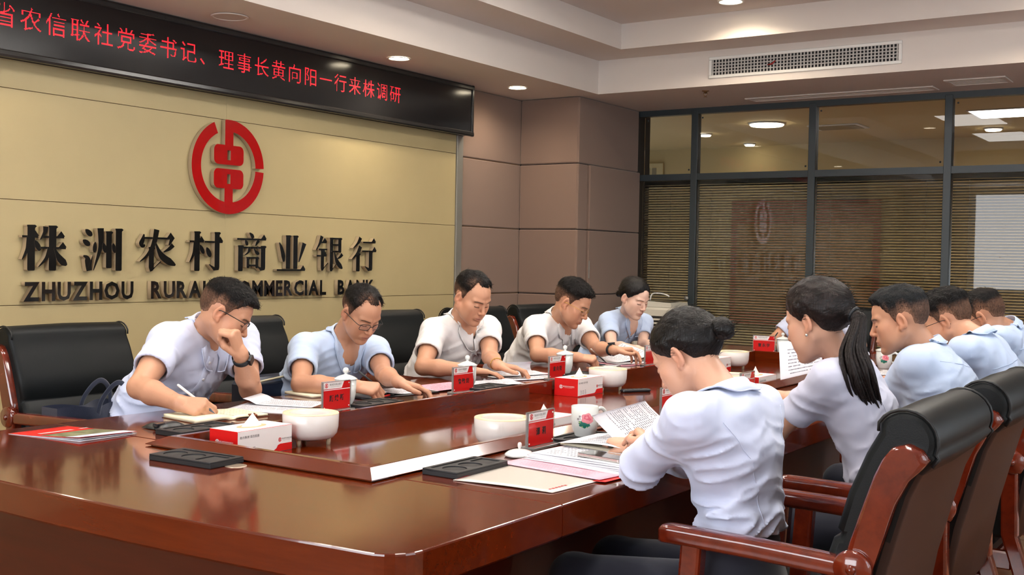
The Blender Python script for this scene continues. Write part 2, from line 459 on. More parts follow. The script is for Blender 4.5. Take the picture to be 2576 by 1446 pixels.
# ---- glazed partition at the far end
yf0, yf1 = YG, YG+0.07
mull = [-4.556, -4.05, -3.043, -2.018, -0.99, 0.03, 1.05, XR]
b = MB()
b.box((-4.60, yf0, 2.572), (XR, yf1, ZS+0.02)); b.box((-4.60, yf0, 2.022), (XR, yf1, 2.075)); b.box((-4.60, yf0, 0), (XR, yf1, 0.09))
gl = struct('wall_glazed', b, M_frame); gl['label'] = 'glazed partition with charcoal frame at the far end'
for x in mull[1:-1]:
    MB().box((x-0.028, yf0-0.004, 0), (x+0.028, yf1+0.004, 2.60), 0.003).build('mullion', M_frame, gl)
for i in range(len(mull)-1):
    x0, x1 = mull[i]+0.028, mull[i+1]-0.028
    MB().box((x0, yf0+0.030, 2.075), (x1, yf0+0.036, 2.572)).build('pane', M_glass, gl)
    MB().box((x0, yf0+0.014, 0.09), (x1, yf0+0.019, 2.022)).build('pane', M_glass, gl)
    for (x, z) in ((x0+0.03, 2.54), (x1-0.03, 2.11)):
        MB().lathe([(0, 0), (0.008, 0.0), (0.006, 0.006), (0, 0.007)], 10, close=False, mp=lambda a, c, d, x=x, z=z: (x+a, yf0+0.030-d, z+c)).build('glass_clip', M_frame, gl)
bl_names = ['narrow blind beside the fabric column', 'blind with warm light behind it, second bay from the column', 'blind behind the ponytail woman, third bay from the column', 'blind with daylight behind it at the right edge', 'blind in the bay past the right edge']
pitch = 0.0215
for i in range(5):
    x0, x1 = mull[i]+0.034, mull[i+1]-0.034
    t = thing('venetian_blind', 'cream metal venetian '+bl_names[i], 'blind', ((x0+x1)/2, yf0+0.046, 0.0), group='venetian blinds of the glazed partition')
    hw = (x1-x0)/2
    MB().box((-hw, -0.012, 1.985), (hw, 0.012, 2.02), 0.002).build('head_rail', M_slat, t)
    a = math.radians(38)
    sec = [(-0.0125*math.cos(a)*q - 0.0011*(1-q*q)*math.sin(a), 0.0125*math.sin(a)*q*-1 + 0.0011*(1-q*q)*math.cos(a)) for q in (-1, -0.33, 0.33, 1)]
    sb = MB()
    ring = [(u, v+0.0003) for u, v in sec]+[(u, v-0.0003) for u, v in sec[::-1]]
    sb.prism(ring, -hw, hw, mp=lambda u, v, ww: (ww, u, v))
    sm = sb.mesh('slat'); sm.materials.append(M_slat)
    z = 1.975
    while z > 0.12:
        link('slat', sm, None, t, (0, 0, z)); z -= pitch
    for q in ((-0.75, 0.75) if hw > 0.3 else (0.15,)):
        MB().box((q*hw-0.0012, -0.0135, 0.12), (q*hw+0.0012, -0.0125, 1.985)).build('cord', M_white, t)
t = MB().lathe([(0, 0), (0.016, 0), (0.016, 0.02), (0.02, 0.022), (0.02, 0.034), (0, 0.036)], 16, close=False, mp=lambda a, c, d: (-4.083+a, yf0+0.012-d, 1.03+c)).build('door_knob', M_alu)
tag(t, 'small round steel knob on the glazed partition frame', 'knob')

# ---- corridor beyond the glass
struct('wall_far', MB().box((-8.2, 13.0, 0), (XR+0.2, 13.2, 3.2)), M_cream)
struct('wall_corridor', MB().box((-8.4, 8.95, 0), (-8.2, 13.2, 3.2)), M_cream)
struct('ceiling_corridor', MB().box((-8.4, 8.78, 2.75), (XR+0.2, 13.2, 2.9)), M_cream)
for (x, y, r, lb) in ((-4.29, 10.93, 0.17, 'large round ceiling lamp beyond the glass'), (-5.24, 11.56, 0.06, 'small round ceiling lamp beyond the glass near the column'), (-5.19, 12.7, 0.06, 'small round ceiling lamp beyond the glass under the large one'),
                  (-2.40, 12.25, 0.08, 'small ceiling lamp beyond the glass under the square panel')):
    t = thing('corridor_lamp', lb, 'light', (x, y, 2.75))
    MB().lathe([(r, 0), (r, -0.02), (r-0.01, -0.03), (0, -0.034)], 28, close=False).build('diffuser', M_lamp, t)
    MB().lathe([(r+0.012, 0), (r+0.012, -0.012), (r, -0.014)], 28, close=False).build('trim_ring', M_white, t)
M_reflection = mat('reflection_glow', (1, 1, 1), 0.5, emit=(1.0, 0.97, 0.92), emit_s=6.0)
t = thing('panel_reflection', 'square white light panel beyond the glass at the right edge', 'light', (-2.05, 11.07, 2.75))  # glowing square added to imitate the room's ceiling panel mirrored in the glass
MB().box((-0.28, -0.28, -0.012), (0.28, 0.28, -0.006)).build('diffuser', M_reflection, t)
MB().box((-0.30, -0.30, -0.010), (0.30, 0.30, 0)).build('frame', M_white, t)
t = thing('corridor_vent', 'square grey vent in the ceiling beyond the glass', 'vent', (-3.74, 11.48, 2.75))
MB().box((-0.26, -0.2, -0.012), (0.26, 0.2, 0), 0.004).build('frame', M_plaster, t)
MB().box((-0.22, -0.16, -0.016), (0.22, 0.16, -0.011)).build('grille_face', mat('vent_grey', srgb(150, 135, 100), 0.7), t)
# red notice board and a bright window of the room beyond, seen between the slats
t = thing('notice_board', 'red notice board hanging beyond the blinds', 'board', (-4.6, 12.96, 1.35))
MB().box((-0.9, -0.03, -0.75), (0.9, 0.0, 0.75), 0.01).build('board', mat('red_board', srgb(150, 74, 52), 0.6), t)
MB().box((-0.82, -0.036, -0.60), (0.82, -0.03, 0.45), 0.002).build('sheet', mat('notice_sheet', srgb(170, 124, 84), 0.6), t)
t = thing('poster', 'small white poster with red stripe beyond the glass beside the column', 'poster', (-6.87, 12.98, 2.42))
MB().box((-0.02, -0.02, -0.16), (0.42, 0, 0.16)).build('sheet', mat('poster_paper', srgb(214, 196, 150), 0.6), t)
MB().box((0.03, -0.026, -0.13), (0.14, -0.02, 0.12)).build('red_stripe', mat('poster_red', srgb(215, 90, 70), 0.6), t)
for k, (a, c) in enumerate(((0.18, 0.24), (0.27, 0.33))):
    MB().box((a, -0.026, -0.11+0.02*k), (c, -0.02, 0.10)).build('text_column', mat('poster_grey', srgb(150, 140, 115), 0.6), t)
wf = struct('window_3', MB().box((-1.95, 12.97, 0.6), (1.0, 12.99, 1.55)), mat('bright_far_window', (0.7, 0.8, 0.95), 0.3, emit=(0.75, 0.86, 1.0), emit_s=1.1))
b = MB()
for x in (-1.95, -1.2, -0.45, 0.3, 0.97): b.box((x, 12.94, 0.6), (x+0.05, 12.97, 1.55))
b.box((-1.95, 12.94, 1.50), (1.0, 12.97, 1.55)); b.box((-1.95, 12.94, 0.6), (1.0, 12.97, 0.65)); b.build('window_frame', M_plaster, wf)
for (x, y) in ((-6.3, 11.0), (-4.3, 10.93), (-2.4, 11.3), (-0.5, 11.0)):
    spot((x, y, 2.68), 105, (1.0, 0.82, 0.55), 2.7, 0.9, 0.1)

# ================================================================ LED DISPLAY
t = thing('led_display', 'long black LED display with red scrolling characters along the top of the wall', 'display', (0, 0, 0))
ly0, ly1, lz0, lz1, lx = 0.6, 6.883, 2.240, 2.618, -5.0
MB().box((XW+0.002, ly0, lz0+0.01), (lx-0.012, ly1-0.004, lz1-0.004)).build('housing', M_black, t)
MB().box((lx-0.012, ly0+0.02, lz0+0.034), (lx-0.006, ly1-0.02, lz1-0.03)).build('screen', M_ledglass, t)
def bez(a, c):   # rounded bezel bar between two points (in y,z)
    return MB().tube([(lx-0.006, *a), (lx-0.006, *c)], 0.019, 12, flat=(1, 1))
bb = MB(); sec = [(-0.016, 0.0), (-0.016, 0.036), (-0.002, 0.036), (0.002, 0.030), (0.004, 0.012), (0.0, 0.002), (-0.006, 0.0)]
bb.prism([(lx+u, lz0+v) for u, v in sec], ly0, ly1, mp=lambda u, v, ww: (u, ww, v)); bb.build('bezel', M_ledframe, t)
bb = MB(); bb.prism([(lx+u, lz1-v) for u, v in sec], ly0, ly1, mp=lambda u, v, ww: (u, ww, v)); bb.build('bezel', M_ledframe, t)
bb = MB(); bb.prism([(lx+u, ly1-v*0.7) for u, v in sec], lz0, lz1, mp=lambda u, v, ww: (u, v, ww)); bb.build('bezel', M_ledframe, t)

def raster(me, x0, y0, size, n):
    me.calc_loop_triangles()
    V = np.array([v.co[:2] for v in me.vertices]); g = np.zeros((n, n), bool)
    xs = x0+(np.arange(n)+0.5)*size/n; ys_ = y0+(np.arange(n)+0.5)*size/n
    X, Y = np.meshgrid(xs, ys_)
    for tr in me.loop_triangles:
        a, b_, c = V[list(tr.vertices)]
        d = (b_[1]-c[1])*(a[0]-c[0])+(c[0]-b_[0])*(a[1]-c[1])
        if abs(d) < 1e-12: continue
        l1 = ((b_[1]-c[1])*(X-c[0])+(c[0]-b_[0])*(Y-c[1]))/d; l2 = ((c[1]-a[1])*(X-c[0])+(a[0]-c[0])*(Y-c[1]))/d
        g |= (l1 >= -1e-6) & (l2 >= -1e-6) & (l1+l2 <= 1+1e-6)
    return g
led_txt = '省农信联社党委书记、理事长黄向阳一行来株调研'
NL = 26; dp = 0.114/NL
for i, chx in enumerate(led_txt):
    c = bpy.data.curves.new('glyph', 'FONT'); c.body = chx; c.size = 1.0; c.resolution_u = 3; c.offset = -0.004
    o = bpy.data.objects.new('glyph', c); COL.objects.link(o); dg = bpy.context.evaluated_depsgraph_get()
    gm = bpy.data.meshes.new_from_object(o.evaluated_get(dg)); bpy.data.objects.remove(o); bpy.data.curves.remove(c)
    g = raster(gm, 0.02, -0.12, 0.97, NL); bpy.data.meshes.remove(gm)
    yc = 3.247+(i-1)*0.13635; mb = MB()
    zc = 2.438
    for r in range(NL):
        for q in range(NL):
            if g[r, q]:
                y = yc+(q-NL/2)*dp*1.04; z = zc+(r-NL/2)*dp*1.03
                mb.add([(lx-0.0052, y, z), (lx-0.0052, y+dp*0.74, z), (lx-0.0052, y+dp*0.74, z+dp*0.74), (lx-0.0052, y, z+dp*0.74)], [(0, 1, 2, 3)])
    mb.build('led_character', M_ledred, t)

# ================================================================ EMBLEM AND LETTERING
M_red = mat('red_acrylic', srgb(168, 4, 6), 0.22, coat=0.5)
M_side = mat('clear_acrylic_edge', srgb(172, 152, 124), 0.15, spec=0.8)
M_blk = mat('black_acrylic', (0.006, 0.006, 0.006), 0.12, spec=0.5)
def wall_map(yc, zc, x0): return lambda u, v, ww: (x0+ww, yc+u, zc+v)
em = thing('bank_emblem', 'round red coin-shaped bank emblem mounted on the beige wall', 'emblem', (0, 0, 0))
R = 0.274; mp = wall_map(4.563, 1.836, XW)
def ring_poly(a0, a1, r0=0.755, r1=1.0, cut=None):
    return [(R*x, R*y) for x, y in arc(0, 0, r1, a0, a1, 48)]+[(R*x, R*y) for x, y in arc(0, 0, r0, a1, a0, 48)]
T0, T1 = 0.004, 0.034
e1 = MB()
up_a = math.acos(-0.115); 
e1.prism(ring_poly(math.asin(0.03), up_a-0.005), T0, T1, mp, 0, 1)
e1.prism([(R*x, R*y) for x, y in ((-0.115, 0.42), (0.115, 0.42), (0.115, 0.93), (-0.115, 0.985))], T0, T1+0.0004, mp, 0, 1)
def slot_box(e, v0, v1, s0, s1):
    o = rrect(-0.41*R, v0*R, 0.41*R, v1*R, 0.115*R, 6)
    # two halves around the slot
    Lp = [p for p in o if p[0] <= 0]; Rp = [p for p in o if p[0] >= 0]
    hw = 0.045*R
    mid_t, mid_b = v1*R, v0*R
    left = [(0, mid_t)]+Lp+[(0, mid_b), (0, s0*R), (-hw, s0*R), (-hw, s1*R), (0, s1*R)]
    Rtop = [p for p in Rp if p[1] > (v0+v1)/2*R]; Rbot = [p for p in Rp if p[1] <= (v0+v1)/2*R]
    right = [(0, mid_b)]+Rbot+Rtop+[(0, mid_t), (0, s1*R), (hw, s1*R), (hw, s0*R), (0, s0*R)]
    e.prism(left, T0, T1, mp, 0, 1); e.prism(right, T0, T1, mp, 0, 1)
slot_box(e1, 0.045, 0.46, 0.145, 0.35)
e1.build('upper_piece', [M_red, M_side], em, fix=True)
e2 = MB()
e2.prism(ring_poly(math.acos(-0.41)+0.0, 2*PI-math.asin(0.055)), T0, T1, mp, 0, 1)
e2.prism([(R*x, R*y) for x, y in ((-0.115, -0.86), (0.115, -0.86), (0.115, -0.42), (-0.115, -0.42))], T0, T1+0.0004, mp, 0, 1)
slot_box(e2, -0.46, -0.045, -0.36, -0.155)
e2.build('lower_piece', [M_red, M_side], em, fix=True)

def smooth_line(P, n=6):
    P = [np.array(p, float) for p in P]
    if len(P) < 3: return P
    out = []
    for i in range(len(P)-1):
        p0, p1, p2, p3 = P[max(i-1, 0)], P[i], P[i+1], P[min(i+2, len(P)-1)]
        for k in range(n):
            t_ = k/n
            out.append(0.5*((2*p1)+(-p0+p2)*t_+(2*p0-5*p1+4*p2-p3)*t_**2+(-p0+3*p1-3*p2+p3)*t_**3))
    out.append(P[-1]); return out
def brush(P, W):
    """variable-width stroke polygon"""
    L = smooth_line(P); m = len(L); ws = np.interp(np.linspace(0, 1, m), np.linspace(0, 1, len(W)), W)
    a, b_ = [], []
    for i in range(m):
        tn = L[min(i+1, m-1)]-L[max(i-1, 0)]; tn = tn/(np.linalg.norm(tn)+1e-9); nn = np.array([-tn[1], tn[0]])
        a.append(tuple(L[i]+nn*ws[i]/2)); b_.append(tuple(L[i]-nn*ws[i]/2))
    return a+b_[::-1]
def H(x0, x1, y, t_=4.5): return [[(x0, y), (x1, y), (x1, y+t_), (x0, y+t_)], [(x1-17, y+t_-0.5), (x1+2, y+t_-0.5), (x1-7, y+16)]]
def Hs(x0, x1, y, t_=4.5): return [[(x0, y), (x1, y), (x1, y+t_), (x0, y+t_)]]
def V(x, y1, y0, wd=15): return [[(x-wd/2, y0+2), (x-wd/2+2, y0), (x+wd/2-2, y0), (x+wd/2, y0+2), (x+wd/2, y1-7), (x+wd/2+4, y1-3), (x+wd/2, y1), (x-wd/2-1, y1-0.5), (x-wd/2-1, y1-3), (x-wd/2, y1-5)]]
def Pf(*P, w0=13): return [brush(P, [w0, w0*0.85, w0*0.5, 1.5])]
def Nf(*P, w1=16): return [brush(P, [3, w1*0.45, w1*0.9, w1, w1*0.25])]
def Dt(x0, y0, x1, y1, wd=14): return [brush([(x0, y0), ((x0+x1)/2, (y0+y1)/2), (x1, y1)], [2, wd*0.75, wd, wd*0.9, 4])]
def Hk(x, y, dx, dy, wd=14): return [[(x-wd/2, y+6), (x+wd/2, y+6), (x+wd/2-2, y-1), (x+dx*0.4, y-3 if dx < 0 else y+1), (x+dx, y+dy), (x+dx, y+dy+2), (x-wd/2 if dx < 0 else x+wd/2, y+6)]]
GL = {
 '株': H(0, 36, 72)+V(20, 100, 0, 17)+Pf((16, 72), (12, 48), (0, 24))+Dt(28, 66, 40, 44, 12)+Pf((52, 97), (50, 84), (40, 68), w0=12)+H(46, 95, 72)+H(40, 99, 48)+V(68, 100, 0, 17)+Pf((62, 50), (54, 28), (36, 8), w0=11)+Nf((72, 50), (84, 28), (101, 12)),
 '洲': Dt(6, 94, 22, 80, 13)+Dt(0, 70, 17, 58, 13)+[brush([(1, 34), (10, 30), (13, 18), (16, 0)], [3, 8, 14, 15, 13])]+[brush([(17, 6), (24, 36)], [8, 1])]+Pf((43, 98), (43, 55), (26, 1), w0=16)+Dt(30, 66, 28, 42, 10)+V(64, 92, 6, 14)+Dt(50, 64, 56, 42, 11)+Dt(74, 64, 80, 42, 11)+V(89, 99, 0, 16),
 '农': [brush([(13, 88), (10, 76), (6, 66), (10, 60), (16, 62)], [3, 10, 13, 10, 4])]+Hs(12, 92, 77)+[[(80, 80), (98, 80), (86, 94), (76, 81)], [(97, 80), (84, 62), (80, 64), (84, 80)]]+Pf((47, 100), (40, 68), (24, 40), (2, 22), w0=15)+V(33, 58, 6, 14)+[[(26, 8), (40, 8), (60, 22), (58, 24), (36, 0), (30, -2)]]+Nf((44, 68), (62, 36), (100, 14), w1=18)+[brush([(93, 64), (82, 54), (66, 46)], [12, 9, 2])],
 '村': H(0, 42, 72)+V(22, 100, 0, 16)+Pf((18, 72), (13, 46), (0, 22))+Dt(30, 66, 42, 44, 12)+H(44, 99, 72)+V(82, 100, 6, 15)+Hk(82, 4, -24, 12, 15)+Dt(50, 60, 62, 36, 14),
 '商': [brush([(42, 101), (50, 94), (54, 87)], [3, 11, 9])]+H(2, 97, 82)+Dt(28, 82, 36, 68, 10)+[brush([(72, 82), (66, 74), (62, 67)], [10, 7, 3])]+V(13, 68, 0, 15)+Hs(13, 88, 60)+V(87, 68, 5, 15)+Hk(87, 4, -20, 8, 15)+Pf((42, 62), (38, 50), (26, 42), w0=9)+Nf((56, 60), (64, 50), (74, 46), w1=10)+V(37, 38, 8, 9)+V(66, 38, 8, 9)+Hs(37, 66, 33)+Hs(37, 66, 13),
 '业': V(37, 99, 6, 15)+V(63, 99, 6, 15)+[brush([(6, 78), (14, 62), (20, 42), (22, 26)], [3, 11, 14, 6])]+[brush([(95, 78), (86, 54), (76, 26)], [15, 10, 3])]+H(-2, 98, 1),
 '银': Pf((22, 100), (14, 80), (0, 60), w0=12)+H(12, 40, 80)+Hs(10, 42, 60)+H(2, 40, 42)+V(24, 62, 8, 12)+[[(18, 10), (30, 10), (46, 22), (44, 25), (26, 2), (20, 2)]]+V(58, 97, 6, 12)+[[(52, 8), (64, 8), (78, 20), (76, 22), (60, 0), (54, 0)]]+Hs(58, 92, 92)+V(90, 97, 54, 12)+Hs(58, 90, 74)+Hs(58, 90, 55)+[brush([(100, 50), (92, 42), (80, 36)], [11, 8, 2])]+Nf((68, 56), (80, 28), (101, 8), w1=15),
 '行': Pf((34, 100), (24, 84), (4, 68), w0=13)+Pf((34, 74), (22, 54), (0, 36), w0=14)+V(24, 54, 0, 15)+H(44, 96, 84)+H(40, 99, 58)+V(76, 62, 6, 15)+Hk(76, 4, -24, 10, 15)}
sg = thing('chinese_lettering', 'large black Chinese serif characters mounted on the beige wall under the emblem', 'lettering', (0, 0, 0))
for i, chx in enumerate('株洲农村商业银行'):
    yc = [3.374, 3.714, 4.061, 4.403, 4.75, 5.082, 5.418, 5.759][i]
    e = MB(); mp = lambda u, v, ww, yc=yc: (XW+ww, yc+(u-50)/100*0.243, 1.229+v/100*0.226)
    for kk, pl in enumerate(GL[chx]): e.prism(pl, T0, T1+0.0002*kk, mp, 0, 1)
    e.build('character', [M_blk, M_side], sg, fix=True)
sg = thing('english_lettering', 'black English capitals mounted in a line under the Chinese characters', 'lettering', (0, 0, 0))
for wd, a, c in (('ZHUZHOU', 3.262, 3.906), ('RURAL', 4.020, 4.437), ('COMMERCIAL', 4.552, 5.395), ('BANK', 5.503, 5.862)):
    meas = []
    for chx in wd:
        me = text_mesh(chx, 0.125, 0.015, 0.0040, 'LEFT'); xs = [v.co.x for v in me.vertices]; ys_ = [v.co.y for v in me.vertices]
        meas.append((me, min(xs), max(xs), min(ys_), max(ys_)))
    tot = sum(m_[2]-m_[1] for m_ in meas); gap = 0.016*len(wd)
    sx = ((c-a)-0.012*(len(wd)-1))/tot; y = a
    for me, x0, x1, y0, y1 in meas:
        for v in me.vertices:
            q = v.co.copy(); v.co = (XW+0.019+q.z, y+(q.x-x0)*sx, 1.077+(q.y-y0)*0.096/(y1-y0))
        me.materials.append(M_blk); me.materials.append(M_side)
        for p in me.polygons:
            if abs(p.normal.x) < 0.5: p.material_index = 1
        link('letter', me, None, sg); y += (x1-x0)*sx+0.012
# ================================================================ CONFERENCE TABLE
def wood_mat(name, c0, c1, rough=0.13, coat=0.6, stretch=(1, 14, 14), scale=3.0):
    if name in MATS: return MATS[name]
    m = bpy.data.materials.new(name); m.use_nodes = True; nt = m.node_tree; b = nt.nodes['Principled BSDF']
    t = nt.nodes.new('ShaderNodeTexCoord'); mp = nt.nodes.new('ShaderNodeMapping'); mp.inputs['Scale'].default_value = stretch
    n = nt.nodes.new('ShaderNodeTexNoise'); n.inputs['Scale'].default_value = scale; n.inputs['Detail'].default_value = 8; n.inputs['Roughness'].default_value = 0.62
    n.inputs['Distortion'].default_value = 0.35
    r = nt.nodes.new('ShaderNodeValToRGB'); r.color_ramp.elements[0].position = 0.30; r.color_ramp.elements[1].position = 0.72
    r.color_ramp.elements[0].color = (*c0, 1); r.color_ramp.elements[1].color = (*c1, 1)
    nt.links.new(t.outputs['Object'], mp.inputs['Vector']); nt.links.new(mp.outputs['Vector'], n.inputs['Vector'])
    nt.links.new(n.outputs['Fac'], r.inputs['Fac']); nt.links.new(r.outputs['Color'], b.inputs['Base Color'])
    b.inputs['Roughness'].default_value = rough; b.inputs['Coat Weight'].default_value = coat; b.inputs['Coat Roughness'].default_value = 0.06
    MATS[name] = m; return m
M_wx = wood_mat('varnished_brown_wood_x', srgb(84, 26, 5), srgb(100, 35, 8), stretch=(1, 12, 12))
M_wy = wood_mat('varnished_brown_wood_y', srgb(84, 26, 5), srgb(100, 35, 8), stretch=(12, 1, 12))
M_wd = wood_mat('dark_red_wood_panel', srgb(54, 11, 3), srgb(68, 17, 5), stretch=(1, 1, 9), rough=0.3, coat=0.3)
M_chairwood = wood_mat('mahogany_chair_wood', srgb(78, 22, 10), srgb(116, 40, 19), stretch=(5, 5, 5), rough=0.14, coat=0.9)
ZT = 0.76; TH = 0.08
TXL, TXR, TYN, TYF = -3.32, -1.36, 1.605, 7.42
RX0, RX1, RY0, RY1 = -2.75, -1.87, 2.165, 6.79      # outer outline of the raised rim
table = thing('conference_table', 'long varnished brown wooden conference table with sunken centre', 'table', (0, 0, 0))
def slab(poly, name, m):
    """plan polygon -> slab with eased upper and lower edge"""
    n = len(poly); P = [np.array(p, float) for p in poly]
    def inset(d):
        out = []
        for i in range(n):
            a, b_, c = P[i-1], P[i], P[(i+1) % n]
            t1 = (b_-a)/(np.linalg.norm(b_-a)+1e-12); t2 = (c-b_)/(np.linalg.norm(c-b_)+1e-12)
            n1 = np.array([-t1[1], t1[0]]); n2 = np.array([-t2[1], t2[0]]); q = n1+n2; q = q/(np.dot(q, n1)+1e-9) if np.dot(q, n1) > 0.2 else n1
            out.append(b_+q*d)
        return out
    lv = [(0.006, ZT-TH), (0.0, ZT-TH+0.006), (0.0, ZT-0.005), (0.0012, ZT-0.0015), (0.0032, ZT)]
    mb = MB(); vs = []; fs = []
    for d, z in lv: vs += [(q[0], q[1], z) for q in inset(d)]
    for k in range(len(lv)-1):
        for i in range(n):
            j = (i+1) % n; fs.append([k*n+i, k*n+j, (k+1)*n+j, (k+1)*n+i])
    fs.append(list(range(n))[::-1]); fs.append([(len(lv)-1)*n+i for i in range(n)])
    mb.add(vs, fs); return mb.build(name, m, table)
def bow(y_mid, y_end, m=24):
    return [(TXL+(TXR-TXL)*i/m, y_mid+(y_end-y_mid)*(abs(2*i/m-1)**2)) for i in range(m+1)]
g = 0.0012
def corner(cx, cy, r, a0, a1): return arc(cx, cy, r, a0, a1, 6)
nb = bow(TYN, 1.662)
near = [(x, y) for x, y in nb if TXL+0.10 < x < TXR-0.10]
nearp = corner(TXL+0.08, 1.650+0.08, 0.08, PI, 1.5*PI)+near+corner(TXR-0.08, 1.650+0.08, 0.08, 1.5*PI, 2*PI)+[(TXR, 2.252-g), (RX1-0.03, 2.252-g), (RX1-0.03, RY0+0.03), (RX0+0.03, RY0+0.03), (RX0+0.03, 2.252-g), (TXL, 2.252-g)]
slab(nearp, 'top_section', M_wx)
ysec = [2.252, 4.53, 6.72]
for a in range(2):
    slab([(RX1-0.03, ysec[a]+g), (TXR, ysec[a]+g), (TXR, ysec[a+1]-g), (RX1-0.03, ysec[a+1]-g)], 'top_section', M_wy)
    slab([(TXL, ysec[a]+g), (RX0+0.03, ysec[a]+g), (RX0+0.03, ysec[a+1]-g), (TXL, ysec[a+1]-g)], 'top_section', M_wy)
fy = 6.72+g
slab([(TXL, fy), (RX0+0.03, fy), (RX0+0.03, RY1-0.03), (RX1-0.03, RY1-0.03), (RX1-0.03, fy), (TXR, fy)]+corner(TXR-0.08, TYF-0.08, 0.08, 0, PI/2)+corner(TXL+0.08, TYF-0.08, 0.08, PI/2, PI), 'top_section', M_wx)
# raised bevelled rim, four mitred lengths: (inset, height above table)
ZI = 0.722
prof = [(0.012, -0.02), (0.012, 0.001), (0.0, 0.004), (0.0, 0.006), (0.046, 0.0265), (0.050, 0.0275), (0.068, 0.0275), (0.070, 0.0255), (0.070, ZI-ZT), (0.030, ZI-ZT)]
def rim_side(p, q, np_, nq, m):
    """p,q outer corners; np_,nq diagonal inward unit (per inset)"""
    mb = MB(); a = [(p[0]+np_[0]*d, p[1]+np_[1]*d, ZT+h) for d, h in prof]; b_ = [(q[0]+nq[0]*d, q[1]+nq[1]*d, ZT+h) for d, h in prof]
    n = len(prof); mb.add(a+b_, [[i, n+i, n+(i+1) % n, (i+1) % n] for i in range(n)]+[list(range(n)), [n+i for i in range(n)][::-1]])
    return mb.build('rim', m, table, fix=True)
g2 = 0.0005
c00, c10, c11, c01 = (RX0, RY0), (RX1, RY0), (RX1, RY1), (RX0, RY1)
rim_side(c00, c10, (1, 1), (-1, 1), M_wx); rim_side(c10, c11, (-1, 1), (-1, -1), M_wy); rim_side(c11, c01, (-1, -1), (1, -1), M_wx); rim_side(c01, c00, (1, -1), (1, 1), M_wy)
# sunken centre boards
yb = [RY0+0.06, 4.05, RY1-0.06]
for a in range(2):
    MB().box((RX0+0.055, yb[a]+0.0006, ZI-0.03), (RX1-0.055, yb[a+1]-0.0006, ZI), 0.0006).build('centre_board', M_wy, table)
# pedestal panels
lg = [((-3.02, 1.82), (-1.66, 1.86)), ((-1.70, 1.86), (-1.66, 7.1)), ((-3.02, 1.86), (-2.98, 7.1)), ((-3.02, 7.1), (-1.66, 7.14))]
for (a, c) in lg: MB().box((a[0], a[1], 0.08), (c[0], c[1], ZT-TH)).build('side_panel', M_wd, table)
MB().box((-3.22, 1.74, 0.0), (-1.46, 1.775, ZT-TH+0.004), 0.004).build('end_panel', M_wd, table)
MB().box((-3.22, 7.20, 0.0), (-1.46, 7.235, ZT-TH+0.004), 0.004).build('end_panel', M_wd, table)
b = MB()
for (a, c) in lg: b.box((a[0]-0.01, a[1]-0.01, 0.0), (c[0]+0.01, c[1]+0.01, 0.08))
b.build('plinth', M_wd, table)

